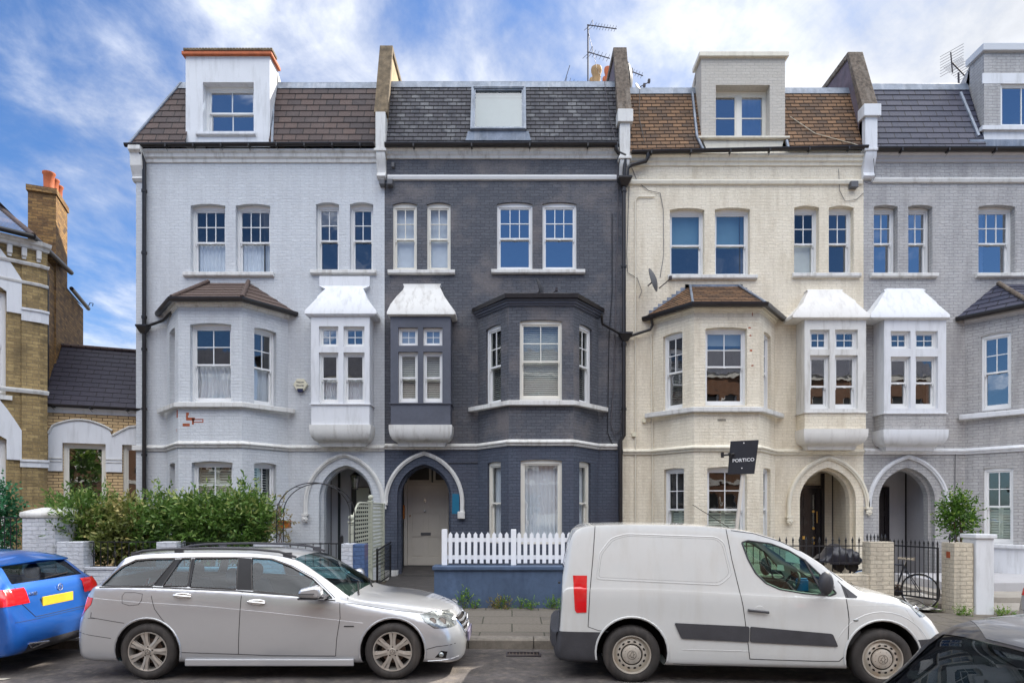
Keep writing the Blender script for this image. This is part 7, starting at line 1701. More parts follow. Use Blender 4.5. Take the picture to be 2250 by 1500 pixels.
W = [E([(224, 1286), (247, 1264), (271, 1245), (300, 1231), (336, 1228), (388, 1227), (338, 1286)]), E([(401, 1227), (423, 1226), (413, 1288), (358, 1287)]), E([(430, 1226), (526, 1225), (519, 1294), (417, 1289)]), E([(554, 1226), (594, 1228), (639, 1245), (684, 1272), (731, 1314), (554, 1297)])]
for sg in (-1, 1):
    for i, p in enumerate(W): glaze(c, p, sg, 'car_glass', r=.02)
# black pillars between side windows (proud strips), window line
for sg in (-1, 1):
    for q in ([(526, 1225), (553, 1226), (553, 1297), (520, 1295)], [(389, 1227), (400, 1227), (357, 1287), (340, 1286)], [(424, 1226), (429, 1226), (416, 1289), (414, 1288)]):
        f_ = c.cut(E(q), 'side', SIDE(sg)); c.take(f_, 'pillar', 'shut_line', .001)
f_ = c.cut([(2.38, -.56), (3.06, -.70), (3.06, .70), (2.38, .56)], 'top', lambda q, n: q.z > .9 and n.z > .15); ws_ = c.take(f_, 'windscreen', 'screen_glass', -.004)
f_ = c.cut([(-.60, 1.10), (.60, 1.10), (.55, 1.31), (-.55, 1.31)], 'front', lambda q, n: q.x < .6 and n.x < -.2); c.take(f_, 'rear_window', 'car_glass_dark', -.004)
hl = E([(925, 1347), (955, 1346), (985, 1351), (1000, 1378), (985, 1380), (957, 1376), (936, 1362)]); hl = [(x, z) for x, z in [pix(p, q, LOC, RZ, -.72) for p, q in [(925, 1347), (955, 1346), (985, 1351), (999, 1378), (957, 1376), (936, 1362)]]]
for sg in (-1, 1):
    f_ = c.cut(hl, 'side', lambda q, n, sg=sg: q.y*sg > .38); h_ = c.take(f_, 'headlight', 'clear_lamp', .003); c.seam(hl, sg, .004, 'lamp_rim', 'shut_line', closed=True, parent=h_, dense=.04)
    m = MB()
    for (x_, z_, r_) in ((4.00, .635, .045), (4.10, .625, .05)): q = c.side(x_, z_, sg); m.lathe([(.001, 0), (r_*.8, .0), (r_, .012), (r_*1.05, .0)], (q.x, q.y+sg*.004, q.z), 'Y', 16, cap=False)
    if h_: m.build('lamp_unit', 'chrome', h_, smooth=50)
    tl = [(x, z) for x, z in [pix(p, q, LOC, RZ, -.80) for p, q in [(187, 1309), (208, 1312), (205, 1326), (176, 1356), (177, 1336)]]]
    f_ = c.cut(tl, 'side', lambda q, n, sg=sg: q.y*sg > .38); c.take(f_, 'tail_light', 'red_lamp', .004)
# grille and lower intakes
f_ = c.cut([(-.34, .40), (.34, .40), (.38, .625), (-.38, .625)], 'front', lambda q, n: q.x > 4.0 and n.x > .1); g = c.take(f_, 'grille', 'hub_dark', -.004)
for z_ in (.44, .50, .56): c.seam([(-.33, z_), (.33, z_)], fn=lambda q: c.end(q.x, q.y, 1, .006), r=.015, name='grille_bar', mat='silver_paint', parent=g)
c.seam([(-.35, .405), (.35, .405), (.385, .62), (-.385, .62)], fn=lambda q: c.end(q.x, q.y, 1, .003), r=.012, name='grille_frame', mat='chrome', parent=g, closed=True)
q = c.end(0, .51, 1, .03); m = MB(); m.tube([(q.x, .085*math.cos(a), q.z+.085*math.sin(a)) for a in [2*math.pi*i/28 for i in range(28)]], .008, 6, closed=True)
for k in range(3): a = math.pi/2+2*math.pi*k/3; m.tube([(q.x, 0, q.z), (q.x, .083*math.cos(a), q.z+.083*math.sin(a))], .006, 5)
m.build('star_emblem', 'chrome', g)
f_ = c.cut([(-.36, .21), (.36, .21), (.38, .29), (-.38, .29)], 'front', lambda q, n: q.x > 4.0 and n.x > .1); c.take(f_, 'lower_intake', 'hub_dark', -.004)
for sg in (-1, 1):
    pl = [(4.03, .24), (4.15, .225), (4.17, .30), (4.10, .315)]
    f_ = c.cut(pl, 'side', lambda q, n, sg=sg: q.y*sg > .42); i_ = c.take(f_, 'fog_lamp_recess', 'hub_dark', -.003); q = c.side(4.10, .27, sg); m = MB(); ellip(m, (q.x, q.y, q.z), (.03, .02, .03)); m.build('fog_lamp', 'clear_lamp', c.t, smooth=60)
c.seam([(3.93, .335), (4.05, .365), (4.25, .375)], r=.004); c.seam([(3.95, .20), (4.1, .205), (4.28, .215)], r=.006, name='bumper_crease', mat='silver_paint')
m = MB(); q = c.end(0, .36, 1, .01); m.box(q.x, q.x+.02, -.26, .26, .315, .425); m.build('number_plate', 'plate_grey', c.t)
body = c.finish()
# shut lines
c.seam(E([(765, 1323), (800, 1329), (850, 1337), (925, 1347)]), r=.004)
c.seam(E([(337, 1291), (337, 1310), (345, 1335), (360, 1355), (385, 1385), (397, 1410), (402, 1430)]), r=.0035)
c.seam(E([(533, 1300), (531, 1360), (528, 1434)]), r=.004); c.seam(E([(748, 1322), (750, 1355), (743, 1400), (740, 1438)]), r=.004)
c.seam(E([(402, 1430), (528, 1434), (600, 1437), (740, 1438)]), r=.004); c.seam(E([(206, 1343), (205, 1354), (280, 1366)]), r=.0035)
c.seam(E([(187, 1356), (215, 1356)]), r=.003); c.seam(E([(162, 1385), (200, 1392), (251, 1399)]), r=.003)
c.seam(E([(278, 1300), (300, 1300), (317, 1303), (316, 1316), (310, 1326), (290, 1328), (274, 1323), (273, 1308)]), r=.0028, closed=True, name='fuel_flap')
c.seam(E([(756, 1325), (765, 1323), (755, 1303)]), r=.003)
for sg in (-1, 1): c.seam(E([(221, 1289), (340, 1289), (520, 1297), (640, 1307), (738, 1318)]), sg, .008, 'waist_trim', 'chrome' if 0 else 'black_gutter', off=.002)
for sg in (-1, 1): c.seam(E([(222, 1286), (247, 1262), (270, 1243), (300, 1229), (336, 1226), (450, 1223.5), (560, 1224), (598, 1227), (642, 1243), (688, 1270), (736, 1313)]), sg, .006, 'window_trim', 'chrome', off=.002)
c.seam(E([(210, 1312), (300, 1320), (450, 1329), (600, 1343), (750, 1360), (800, 1366)]), r=.0045, name='body_crease', mat='silver_paint', off=-.0035)
for sg in (-1, 1):
    m = MB(); L0 = [c.side(x_, .19, sg) for x_ in (1.28, 2.2, 3.13)]; 
    m.box(1.27, 3.14, (sg*.845 if sg > 0 else -.868), (sg*.868 if sg > 0 else -.845)+0, .155, .235); m.build('side_skirt', 'silver_paint', c.t, bevel=.015)
    for (a, b) in ((405, 1307), (567, 1321)):
        x_, z_ = ep(a-20, b); q = c.side(x_+.1, z_, sg); m = MB(); ellip(m, (q.x, q.y+sg*.002, q.z), (.105, .010, .034)); h_ = m.build('door_handle', 'chrome', c.t, smooth=70)
        m = MB(); m.tube([(q.x-.095, q.y+sg*.008, q.z+.006), (q.x, q.y+sg*.036, q.z), (q.x+.095, q.y+sg*.008, q.z-.012)], .012, 8); m.build('handle_grip', 'chrome', h_, smooth=70)
    # mirror
    x_, z_ = ep(682, 1301, 1.0); m = MB(); 
    hm = [(x_-.13, z_-.055), (x_+.10, z_-.065), (x_+.125, z_-.02), (x_+.115, z_+.055), (x_+.06, z_+.075), (x_-.09, z_+.045), (x_-.125, z_+.01)]
    m.prism([(a, sg*.92, b) for a, b in hm], (0, sg*.14, 0)); mo = m.build('door_mirror', 'silver_paint', c.t, bevel=.03, smooth=50)
    m = MB(); m.tube([(x_-.115, sg*1.062, z_-.008), (x_+.06, sg*1.062, z_-.008)], .006, 5); m.tube([(x_-.12, sg*1.062, z_-.025), (x_+.05, sg*1.062, z_-.025)], .004, 5); m.prism([(x_-.13, sg*.9, z_-.058), (x_+.15, sg*.9, z_-.068), (x_+.15, sg*.9, z_-.075), (x_-.12, sg*.9, z_-.075)], (0, sg*.15, 0)); m.prism([(x_+.02, sg*.79, z_-.06), (x_+.14, sg*.79, z_-.07), (x_+.14, sg*.79, z_-.05), (x_+.02, sg*.79, z_-.04)], (0, sg*.2, 0)); m.build('mirror_trim', 'tar_plastic', mo)
    # roof rails
    m = MB(); P_ = [(.50, 1.365), (.62, 1.405), (.85, 1.425), (1.4, 1.438), (1.9, 1.428), (2.2, 1.40), (2.40, 1.335)]; m.tube([(a, sg*.555, b) for a, b in P_], .015, 8)
    for a, b in ((.55, 1.36), (1.05, 1.395), (2.3, 1.355)): m.box(a-.05, a+.05, sg*.555-.012, sg*.555+.012, b-.03, b+.035)
    m.build('roof_rail', 'tar_plastic', c.t, smooth=50)
m = MB(); x_, z_ = ep(767, 1375, .85); q = c.side(x_, z_); m.box(q.x-.055, q.x+.055, q.y-.004, q.y+.004, q.z-.006, q.z+.007); m.build('badge', 'shut_line', c.t)
for sg in (-1, 1):
    for wx in (.85, 3.565): arch(c, wx, .315, AR, sg, .86, 'silver_paint')
for wx in (.85, 3.565):
    for sg in (-1, 1): wheel(c.t, wx, sg, .855, .316, .216, 'alloy')
for y_ in (-.36, .36): seat(c.t, 1.75, y_, .42)
seat(c.t, .98, -.36, .42); seat(c.t, .98, .36, .42)
m = MB(); m.box(.3, 3.1, -.76, .76, .30, .50); m.box(2.55, 3.08, -.74, .74, .5, .90); m.build('cabin_floor', 'dash', c.t, bevel=.04)
for sg in (-1, 1): m = MB(); m.prism([(.3, sg*.765, .45), (3.1, sg*.765, .45), (3.05, sg*.765, .85), (2.2, sg*.765, .93), (.3, sg*.765, 1.0)], (0, sg*.012, 0)); m.build('door_card', 'dash', c.t)
m = MB(); cx_, cz_ = 2.5, .88; m.tube([(cx_+.06*math.sin(a), -.36+.18*math.cos(a), cz_+.17*math.sin(a)) for a in [2*math.pi*i/20 for i in range(20)]], .014, 6, closed=True); m.build('steering_wheel', 'dash', c.t, smooth=60)
m = MB(); m.tube([tuple(c.topp(3.12, -.55, .012)), tuple(c.topp(2.98, -.05, .012))], .008, 5); m.tube([tuple(c.topp(3.12, .15, .012)), tuple(c.topp(2.98, .60, .012))], .008, 5); m.build('wiper', 'black_gutter', c.t)
# ---- white van
LOC, RZ = (0.53, 7.95, -.03), R(-4.5)
vp = lambda px, py, y=-.84: pix(px, py, LOC, RZ, y)
VAN = [(0.00, .30, .44, .45, .46, .66, .60, .5), (.02, .24, .50, .52, .54, .76, .70, .6), (.06, .22, .54, .55, .56, .82, .78, .7), (.075, .21, .62, .66, .68, .83, .80, .72), (.10, .21, 1.00, 1.15, 1.18, .84, .81, .74), (.15, .20, 1.05, 1.42, 1.46, .85, .82, .72), (.22, .20, 1.06, 1.62, 1.66, .855, .83, .71), (.30, .20, 1.06, 1.685, 1.715, .858, .83, .70),
 (.45, .20, 1.06, 1.712, 1.742, .86, .832, .70), (.9, .19, 1.06, 1.722, 1.755, .862, .835, .70), (1.5, .18, 1.04, 1.712, 1.748, .862, .835, .70), (1.97, .18, 1.02, 1.675, 1.715, .862, .83, .69), (2.3, .18, 1.00, 1.615, 1.66, .862, .83, .675), (2.5, .18, .99, 1.55, 1.60, .862, .83, .665), (2.8, .18, .98, 1.39, 1.45, .862, .825, .69), (3.1, .18, .97, 1.175, 1.24, .862, .82, .73), (3.3, .18, .965, 1.03, 1.09, .862, .81, .75),
 (3.42, .18, .945, .975, 1.03, .86, .80, .74), (3.6, .18, .93, .945, 1.00, .855, .79, .70), (3.8, .175, .89, .905, .955, .85, .76, .66), (3.95, .17, .82, .84, .89, .84, .72, .58), (4.08, .16, .73, .75, .80, .81, .68, .5), (4.18, .15, .60, .62, .66, .77, .64, .45), (4.26, .15, .50, .51, .54, .70, .6, .4), (4.30, .20, .42, .43, .45, .60, .5, .3)]
v = Car('van', 'white panel van with dark bumpers and rusty steel wheels parked at the right', 'van', LOC, RZ, VAN, 'van_paint')
WX = (.862, 3.52); AR = .385; ZC = .315
for sg in (-1, 1):
    for wx in WX: f_ = v.cut(circ(wx, ZC+.02, AR), 'side', lambda q, n, sg=sg: q.y*sg > .42); bmesh.ops.delete(v.bm, geom=f_, context='FACES')
win = [vp(a, b, -.79) for a, b in [(1634, 1192), (1648, 1188), (1700, 1195), (1740, 1210), (1775, 1232), (1812, 1270), (1836, 1302), (1822, 1307), (1760, 1301), (1712, 1293), (1682, 1280), (1660, 1258), (1645, 1228)]]
for sg in (-1, 1):
    g = glaze(v, win, sg, 'screen_glass', r=.015, trim='tar_plastic', tr=.010)
    if g: v.seam([vp(1774, 1230, -.79), vp(1806, 1304, -.79)], sg, .012, 'window_bar', 'tar_plastic', parent=g)
    tri = [vp(a, b, -.80) for a, b in [(1850, 1282), (1884, 1310), (1880, 1313), (1856, 1312)]]; f_ = v.cut(tri, 'side', SIDE(sg)); v.take(f_, 'corner_panel', 'tar_plastic', .002)
f_ = v.cut([(2.50, -.63), (3.34, -.73), (3.34, .73), (2.50, .63)], 'top', lambda q, n: q.z > 1.0 and n.z > .12); v.take(f_, 'windscreen', 'screen_glass', -.004)
for s_ in (-1, 1):
    f_ = v.cut([(s_*.04, 1.12), (s_*.66, 1.12), (s_*.60, 1.56), (s_*.04, 1.56)], 'front', lambda q, n: q.x < .4 and n.x < -.2); v.take(f_, 'rear_window', 'car_glass_dark', -.003)
# dark bumpers
rb = [(-.05, .18), (.50, .18), (.52, .30), (.47, .58), (.30, .62), (.17, .62), (.155, .545), (-.05, .545)]
f_ = v.cut([(-.05, .15), (.56, .15), (.56, .56), (-.05, .56)], 'side', lambda q, n: True); v.take(f_, 'rear_bumper', 'tar_plastic', .004)
f_ = v.cut([(3.80, .10), (4.6, .10), (4.6, .50), (4.25, .55), (3.80, .52)], 'side', lambda q, n: True); v.take(f_, 'front_bumper', 'tar_plastic', .004)
for sg in (-1, 1):
    tl = [vp(a, b, -.83) for a, b in [(1275, 1265), (1294, 1265), (1292, 1345), (1273, 1344), (1269, 1335)]]; tl = [(max(.16, tl[0][0]-.08), 1.18), (.372, 1.18), (.365, .775), (.255, .77), (.235, .80)]
    f_ = v.cut(tl, 'side', lambda q, n, sg=sg: q.y*sg > .42); v.take(f_, 'tail_light', 'red_lamp', .005)
    hl = [vp(a, b, -.72) for a, b in [(1979, 1311), (2008, 1316), (2031, 1331), (2047, 1352), (2012, 1352)]]
    f_ = v.cut(hl, 'side', lambda q, n, sg=sg: q.y*sg > .40); h_ = v.take(f_, 'headlight', 'clear_lamp', .004)
    if h_: v.seam(hl, sg, .004, 'lamp_rim', 'shut_line', closed=True, parent=h_)
    if h_:
        m = MB()
        for (x_, z_) in ((3.95, .83), (4.03, .80)): q = v.side(x_, z_, sg); ellip(m, (q.x, q.y, q.z), (.035, .012, .03))
        m.build('lamp_unit', 'chrome', h_, smooth=60)
    # protective strips
    st_ = [vp(a, b, -.87) for a, b in [(1482, 1368), (1647, 1376), (1646, 1410), (1497, 1402)]]; st2 = [vp(a, b, -.87) for a, b in [(1649, 1376), (1830, 1392), (1842, 1420), (1648.5, 1410)]]
    for q in (st_, st2): f_ = v.cut(rpoly(q, .02), 'side', SIDE(sg)); v.take(f_, 'rubbing_strip', 'tar_plastic', .012)
    fg = [(4.10, .20), (4.20, .20), (4.22, .34), (4.17, .33)]
vb = v.finish()
VS = lambda L_, y=-.86: [vp(a, b, y) for a, b in L_]
v.seam(VS([(1604, 1163), (1613, 1230), (1633, 1330), (1642, 1400), (1648, 1447)]), r=.0045); v.seam(VS([(1648, 1447), (1700, 1449), (1800, 1452), (1845, 1452), (1857, 1440), (1863, 1410), (1866, 1360), (1862, 1316)]), r=.0045)
v.seam(VS([(1309, 1156), (1303, 1230), (1296, 1300), (1292, 1375)], -.84), r=.0045)
v.seam(VS([(1608, 1165), (1660, 1172), (1720, 1190), (1790, 1225), (1850, 1275)], -.72), r=.004)
v.seam(VS([(1292, 1376), (1315, 1384), (1337, 1387)]), r=.0035)
pnl = rpoly(VS([(1311, 1268), (1318, 1215), (1345, 1182), (1378, 1173), (1580, 1180), (1597, 1193), (1611, 1262), (1583, 1285), (1316, 1272)], -.84), .05)
v.seam(pnl, -1, .007, 'panel_crease', 'van_paint', closed=True, off=-.002)
v.seam(rpoly(VS([(1316, 1264), (1323, 1218), (1349, 1187), (1380, 1178), (1578, 1185), (1592, 1197), (1605, 1261), (1580, 1280), (1320, 1268)], -.84), .05), -1, .0022, 'panel_crease', 'shut_line', closed=True, off=-.0015)
v.seam(VS([(1648, 1430), (1500, 1426)]), r=.004, name='sill_crease', mat='van_paint')
v.seam(VS([(1480, 1458), (1650, 1466), (1860, 1472)]), r=.004, name='sill_line'); v.seam(VS([(1863, 1328), (1985, 1330), (2040, 1420)], -.80), r=.002, mat='van_paint')
v.seam(VS([(1862, 1312), (1856, 1290), (1845, 1276)], -.8), r=.004)
# belt swelling over the wheels
for sg in (-1, 1):
    for wx in WX: arch(v, wx, ZC+.02, AR, sg, .862, 'van_paint', .013)
    v.seam([(wx_+(AR+.13)*math.cos(a), ZC+(AR+.12)*math.sin(a)) for wx_ in (WX[1],) for a in [R(8+164*i/16) for i in range(17)]], sg, .006, 'wing_crease', 'van_paint', off=-.002)
    for wx in WX: wheel(v.t, wx, sg, .858, .318, .21, 'steel', zc=.313)
    q = v.side(2.215, .815, sg); m = MB(); m.lathe([(.001, 0), (.055, 0), (.06, .004)], (q.x+.02, q.y, q.z), 'Y', 24, cap=False); hd_ = m.build('handle_cup', 'van_paint', v.t, smooth=30)
    m = MB(); m.tube([(q.x-.11, q.y+sg*.02, q.z+.01), (q.x+.11, q.y+sg*.028, q.z-.01)], .014, 8); m.build('door_handle', 'tar_plastic', v.t, smooth=60)
    x_, z_ = vp(1815, 1281, -1.0); m = MB(); ellip(m, (x_, sg*1.0, z_), (.075, .07, .125), 16, 12); mo = m.build('door_mirror', 'tar_plastic', v.t, smooth=70); m = MB(); m.tube([(x_+.05, sg*.95, z_-.07), (x_+.14, sg*.80, z_-.06)], .03, 8); m.build('mirror_arm', 'tar_plastic', mo, smooth=60)
    q = v.side(*vp(1881, 1362, -.86), sg); m = MB(); ellip(m, (q.x, q.y, q.z), (.03, .008, .016)); m.build('side_repeater', 'clear_lamp', v.t, smooth=60)
q = v.end(0, .42, -1, 0); m = MB(); P_ = [(.03, .78), (-.02, .70), (-.05, .4), (-.05, -.4), (-.02, -.70), (.03, -.78)]
for z0_, z1_ in ((.36, .545),): 
    vs = [(x, y, z) for x, y in P_ for z in (z0_, z1_)]+[(x+.10, y*.98, z) for x, y in P_ for z in (z0_, z1_)]; n = len(P_)
    m.add(vs, [(i*2, i*2+2, i*2+3, i*2+1) for i in range(n-1)]+[(i*2+1, i*2+3, 2*n+i*2+3, 2*n+i*2+1) for i in range(n-1)]+[(i*2, 2*n+i*2, 2*n+i*2+2, i*2+2) for i in range(n-1)])
m.build('bumper_bar', 'tar_plastic', v.t, bevel=.015, smooth=50)
m = MB(); m.box(.045, .075, .10, .16, .98, 1.0); m.build('rear_handle', 'black_gutter', v.t)
m = MB(); q = v.topp(2.05, -.3); m.tube([tuple(q), (q.x-.42, q.y, q.z+.27)], .004, 5); m.build('antenna', 'hub_dark', v.t)
m = MB(); m.box(2.0, 3.35, -.78, .78, .40, .62); m.box(2.95, 3.35, -.74, .74, .6, .98); m.build('cabin_floor', 'dash', v.t, bevel=.05)
m = MB(); m.box(1.86, 1.88, -.66, .66, .5, 1.55); m.build('bulkhead', 'interior', v.t)
for y_ in (-.38, .38): seat(v.t, 2.12, y_, .58)
for sg in (-1, 1): m = MB(); m.prism([(2.0, sg*.80, .5), (3.1, sg*.80, .5), (3.1, sg*.80, .95), (2.2, sg*.80, 1.0)], (0, sg*.012, 0)); m.build('door_card', 'dash', v.t)
cx_, cz_ = 2.72, 1.03; m = MB(); m.tube([(cx_+.08*math.sin(a), -.38+.19*math.cos(a), cz_+.16*math.sin(a)) for a in [2*math.pi*i/20 for i in range(20)]], .014, 6, closed=True); m.tube([(cx_, -.38, cz_), (cx_+.15, -.38, cz_-.12)], .05, 8); m.build('steering_wheel', 'dash', v.t, smooth=60)
for (nm, lb, pts_, mt, y_) in (('carton', 'bright blue carton on the dashboard of the white van', (1762, 1284), 'carton_blue', -.5), ('paper_sheet', 'sheet of paper hanging inside the windscreen of the white van', (1742, 1222), 'paper', .35), ('paper_sheet', 'small ticket stuck inside the windscreen of the white van', (1716, 1246), 'paper', .55)):
    x_, z_ = vp(*pts_, y_); wp = Matrix.Rotation(RZ, 3, 'Z') @ Vector((x_, y_, z_))+Vector(LOC); t = thing(nm, lb, nm.split('_')[0], wp, local=True, rz=RZ); m = MB()
    if nm == 'carton': m.box(-.06, .06, -.04, .04, -.07, .06); m.build('carton_body', mt, t, bevel=.01); k = MB(); k.box(-.05, .05, -.03, .03, .061, .075); k.build('lid', mt, t)
    else: s_ = .09 if y_ < .5 else .045; m.prism([(-s_, 0, -s_*.7), (s_, 0, -s_), (s_*.8, .02, s_*.7), (-s_*.9, .02, s_*.8)], (0, .002, 0)); m.build('sheet', mt, t)
# ---- hatchback shape for the blue, the grey and the dark car
HAT = [(0.00, .30, .52, .54, .55, .62, .56, .5), (.03, .25, .60, .61, .62, .74, .68, .6), (.07, .22, .72, .74, .76, .82, .74, .68), (.12, .21, .90, .92, .935, .85, .76, .70), (.17, .20, .97, .985, 1.0, .86, .76, .69), (.24, .20, .985, 1.05, 1.075, .865, .765, .665), (.40, .195, .99, 1.205, 1.24, .87, .77, .60), (.50, .195, .99, 1.255, 1.30, .87, .775, .585),
 (.9, .19, .98, 1.32, 1.365, .87, .78, .585), (1.6, .18, .95, 1.345, 1.395, .87, .785, .585), (2.2, .18, .93, 1.30, 1.35, .87, .785, .59), (2.5, .18, .91, 1.15, 1.22, .87, .785, .64), (2.8, .18, .89, .99, 1.05, .87, .785, .69), (3.0, .18, .86, .89, .93, .87, .78, .71), (3.4, .18, .81, .83, .89, .865, .77, .68), (3.8, .175, .72, .74, .80, .84, .72, .58), (4.0, .17, .62, .64, .69, .79, .64, .4), (4.12, .17, .48, .50, .54, .68, .5, .3), (4.18, .24, .38, .39, .40, .5, .4, .2)]
def hatch(name, label, loc, rz, paint, st=HAT, full=True, group='cars parked along the kerb', rearbits=None, wscr='car_glass', roofmat=None, wx=(.80, 3.40)):
    h = Car(name, label, 'car', loc, rz, st, paint, group)
    for sg in (-1, 1):
        for x_ in wx: f_ = h.cut(circ(x_, .315, .36), 'side', lambda q, n, sg=sg: q.y*sg > .42); bmesh.ops.delete(h.bm, geom=f_, context='FACES')
    last = [(1.72, .98), (2.72, .935), (2.50, 1.075), (2.22, 1.235), (1.68, 1.305)] if st is HAT else [(1.72, .98), (2.50, .94), (2.38, 1.10), (2.18, 1.235), (1.68, 1.305)]
    for sg in (-1, 1):
        zt_ = [h.val(x_)[2] for x_ in (.55, 1.0, 1.35, 2.1)]
        for p in ([(.36, 1.01), (.86, 1.01), (.90, 1.27), (.60, 1.21)], [(.95, 1.005), (1.62, .985), (1.58, 1.305), (.97, 1.285)], last): glaze(h, p, sg, 'car_glass_dark', r=.025)
    f_ = h.cut([(-.60, 1.02), (.60, 1.02), (.52, 1.215), (-.52, 1.215)], 'front', lambda q, n: q.x < .5 and n.x < -.1); rw = h.take(f_, 'rear_window', 'car_glass', -.004)
    a_, b_ = (2.24, 2.98) if st is HAT else (2.345, 2.66)
    f_ = h.cut([(a_, -.55), (b_, -.70), (b_, .70), (a_, .55)], 'top', lambda q, n: q.z > .85 and n.z > .1); h.take(f_, 'windscreen', wscr, -.004)
    if roofmat: f_ = h.cut([(.62, -.58), (2.20, -.58), (2.33, -.3), (2.33, .3), (2.20, .58), (.62, .58)], 'top', lambda q, n: q.z > 1.2 and n.z > .2); h.take(f_, 'roof_panel', roofmat, .002)
    for sg in (-1, 1):
        tl = [(-.05, .80), (.16, .785), (.30, .90), (.26, .975), (-.05, .955)]; f_ = h.cut(tl, 'side', lambda q, n, sg=sg: q.y*sg > .50); h.take(f_, 'tail_light', 'red_lamp', .006)
        f_ = h.cut([(3.70, .60), (4.1, .52), (4.05, .64), (3.72, .71)], 'side', lambda q, n, sg=sg: q.y*sg > .40); h.take(f_, 'headlight', 'clear_lamp', .004)
    f_ = h.cut([(-.62, .20), (.62, .20), (.60, .335), (-.60, .335)], 'front', lambda q, n: q.x < .3 and n.x < -.1); h.take(f_, 'rear_diffuser', 'tar_plastic', .002)
    h.finish()
    for sg in (-1, 1):
        h.seam([(1.66, .97), (1.68, .5), (1.62, .21)], sg, .004); h.seam([(2.78, .90), (2.80, .5), (2.74, .21), (1.2, .20)], sg, .004); h.seam([(3.0, .86), (3.72, .745)], sg, .004)
        for x_ in wx: arch(h, x_, .315, .36, sg, .865, paint); wheel(h.t, x_, sg, .86, .316, .216, 'alloy')
        if st is HAT: m = MB(); x_, z_ = 2.62, 1.0; m.prism([(x_-.09, sg*.90, z_-.06), (x_+.11, sg*.90, z_-.06), (x_+.10, sg*.90, z_+.03), (x_-.05, sg*.90, z_+.06)], (0, sg*.14, 0)); m.build('door_mirror', paint, h.t, bevel=.03, smooth=50)
        q = h.side(1.42, .86, sg); m = MB(); m.tube([(q.x-.1, q.y+sg*.01, q.z), (q.x, q.y+sg*.03, q.z), (q.x+.1, q.y+sg*.01, q.z)], .013, 8); m.build('door_handle', paint, h.t, smooth=60)
    m = MB(); m.box(.25, 3.0, -.75, .75, .32, .5); m.box(2.45, 2.98, -.72, .72, .5, .86); m.build('cabin_floor', 'dash', h.t, bevel=.04)
    for y_ in (-.36, .36): seat(h.t, 1.7, y_, .40); seat(h.t, .85, y_, .40)
    en = lambda q: h.end(q.x, q.y, -1, .001)
    h.seam([(-.60, .985), (-.60, .80), (-.45, .62), (.45, .62), (.60, .80), (.60, .985)], fn=en, r=.004); h.seam([(-.74, .60), (-.45, .595), (.45, .595), (.74, .60)], fn=en, r=.003)
    return h
hb = hatch('hatchback_car', 'bright blue hatchback cut by the left edge, seen from behind', (-5.60, 7.98, 0), math.pi, 'blue_car')
hp = lambda y, z, o=.004: hb.end(y, z, -1, o)
q = hp(.03, .775, .006); m = MB(); m.box(q.x-.012, q.x+.004, -.235, .295, .722, .832); m.build('number_plate', 'plate_yellow', hb.t, bevel=.003)
m = MB(); q = hp(-.06, .905, .012); m.tube([(q.x, -.06+.042*math.cos(a), q.z+.042*math.sin(a)) for a in [2*math.pi*i/24 for i in range(24)]], .005, 6, closed=True)
for k in range(3): a = math.pi/2+2*math.pi*k/3; m.tube([(q.x, -.06, q.z), (q.x, -.06+.04*math.cos(a), q.z+.04*math.sin(a))], .004, 5)
m.build('star_emblem', 'chrome', hb.t)
q = hp(.40, .885, .006); a180 = text('A180', .062, 'chrome', hb.t, (q.x-.002, .40, .885), rot=(R(80), 0, R(-90)), name='badge_lettering', ext=.004)
for s_ in (-1, 1):
    m = MB(); qa, qb = hp(s_*.30, .30, .01), hp(s_*.62, .31, .01); m.tube([(qa.x, s_*.30, .30), (qb.x, s_*.60, .335)], .016, 6); m.tube([(qa.x, s_*.30, .30), (qb.x, s_*.56, .275), (qb.x, s_*.60, .335)], .010, 6); m.build('exhaust_trim', 'chrome', hb.t, smooth=60)
m = MB(); qa, qb = hb.end(.1, 1.03, -1, .015), hb.end(-.35, 1.055, -1, .015); m.tube([tuple(qa), tuple(qb)], .008, 5); m.build('rear_wiper', 'black_gutter', hb.t)
m = MB(); vs = []
for y_, d in ((-.60, .02), (-.3, -.03), (0, -.045), (.3, -.03), (.60, .02)): z_ = 1.262-.05*abs(y_); vs += [(.36+d, y_, z_-.012), (.36+d, y_, z_+.006), (.55, y_, z_+.055)]
m.add(vs, [(i*3+k, i*3+3+k, i*3+4+k, i*3+1+k) for i in range(4) for k in range(2)]+[(i*3, i*3+2, i*3+5, i*3+3) for i in range(4)]); m.build('spoiler', 'blue_car', hb.t, smooth=50)
hg = hatch('hatchback_car', 'silver-grey car cut by the right edge, only its tail corner showing', (6.86, 7.90, -.07), 0, 'grey_car')
DK = [list(q) for q in HAT]; DK = [tuple(q) for q in DK if q[0] < 2.3]+[(2.35, .18, .92, 1.23, 1.28, .87, .785, .61), (2.50, .18, .91, 1.05, 1.09, .87, .785, .66), (2.64, .18, .90, .93, .96, .87, .785, .71), (3.4, .18, .84, .86, .92, .865, .77, .68), (3.8, .175, .76, .78, .84, .84, .72, .58), (4.0, .17, .66, .68, .73, .79, .64, .4), (4.12, .17, .48, .50, .54, .68, .5, .3), (4.18, .24, .38, .39, .40, .5, .4, .2)]
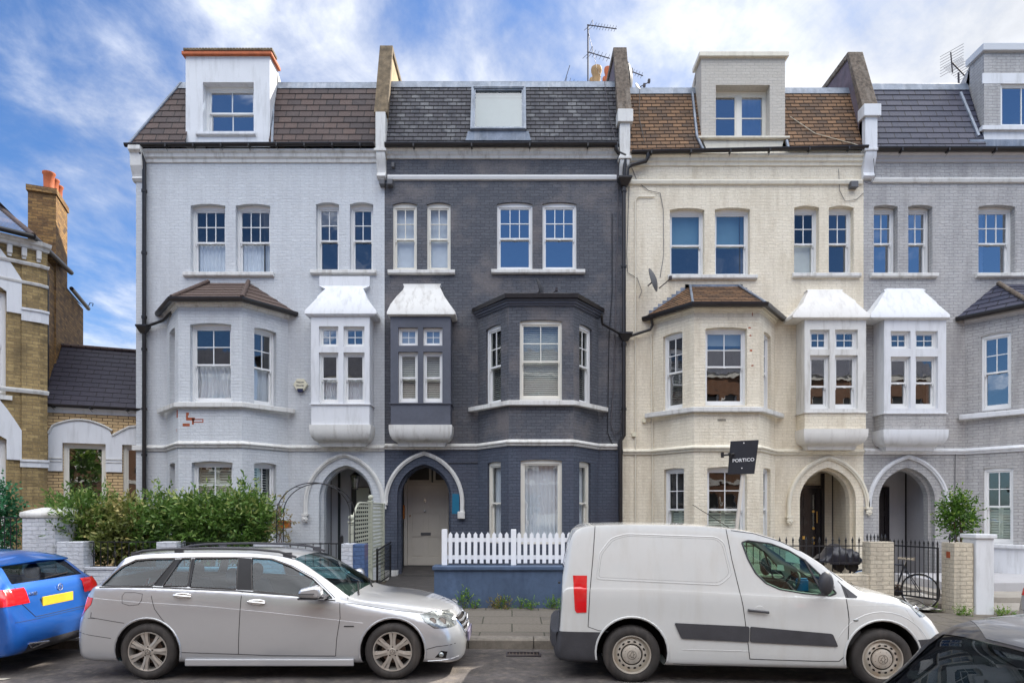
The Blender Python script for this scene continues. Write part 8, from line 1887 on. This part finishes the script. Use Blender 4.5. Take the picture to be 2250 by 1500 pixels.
hd = hatch('foreground_car', 'black car close by in the lower right corner, only roof and windscreen showing', (4.37, 2.44, .05), math.pi, 'dark_car', st=DK, group=None, wscr='car_glass_dark', roofmat='dark_roof')
# ------------------------------------------------------------ the other side of the street (seen only in the panes and paintwork)
yo = -9.0
t = thing('brick_terrace', 'red brick houses across the street, behind the viewer', 'house', (0, yo, 0))
m = MB(); OF = Fr((-26, yo, 0), (1, 0)); holes = []
for i in range(17):
    u = 1.2+i*3.05
    for z0_, z1_ in ((1.0, 2.7), (4.3, 5.9), (7.4, 8.9)): holes.append(rect(u, u+.9, z0_, z1_)); holes.append(rect(u+1.15, u+2.05, z0_, z1_))
panel(m, OF, rect(0, 53, 0, 10.2), holes, -.14); m.build('wall', 'red_brick', t)
m = MB(); m.quad(OF.p(0, 0, -.16), OF.p(53, 0, -.16), OF.p(53, 10.2, -.16), OF.p(0, 10.2, -.16)); m.build('dark_panes', 'dark_car', t)
m = MB()
for h in holes:
    u0_, u1_, v0_, v1_ = h[0][0], h[1][0], h[0][1], h[2][1]; m.obox(OF, u0_, u0_+.08, v0_, v1_, -.13, -.09); m.obox(OF, u1_-.08, u1_, v0_, v1_, -.13, -.09); m.obox(OF, u0_+.08, u1_-.08, (v0_+v1_)/2-.04, (v0_+v1_)/2+.04, -.13, -.09); m.obox(OF, u0_-.05, u1_+.05, v0_-.12, v0_-.001, -.02, .08)
m.build('window_frames', 'sash_white', t)
m = MB(); m.obox(OF, 0, 53, 3.4, 3.6, 0, .06); m.obox(OF, 0, 53, 9.95, 10.25, 0.002, .14); m.build('string_course', 'white_stone', t)
m = MB(); m.quad(OF.p(0, 10.2, .2), OF.p(53, 10.2, .2), OF.p(53, 12.4, -3), OF.p(0, 12.4, -3)); m.build('roof', 'blue_slate', t)
t = thing('street_tree', 'leafy street tree across the road, behind the viewer', 'tree', (-7.4, -5, 0)); m = leaves((-7.4, -5, 3.9), (1.8, 1.6, 1.7), 2600, .22, 101); m.build('crown', 'laurel_leaf', t); trunk(t, (-7.4, -5, 0), [(-7.8, -5, 4), (-6.9, -5.2, 4.2), (-7.4, -4.6, 4.8)], .13)
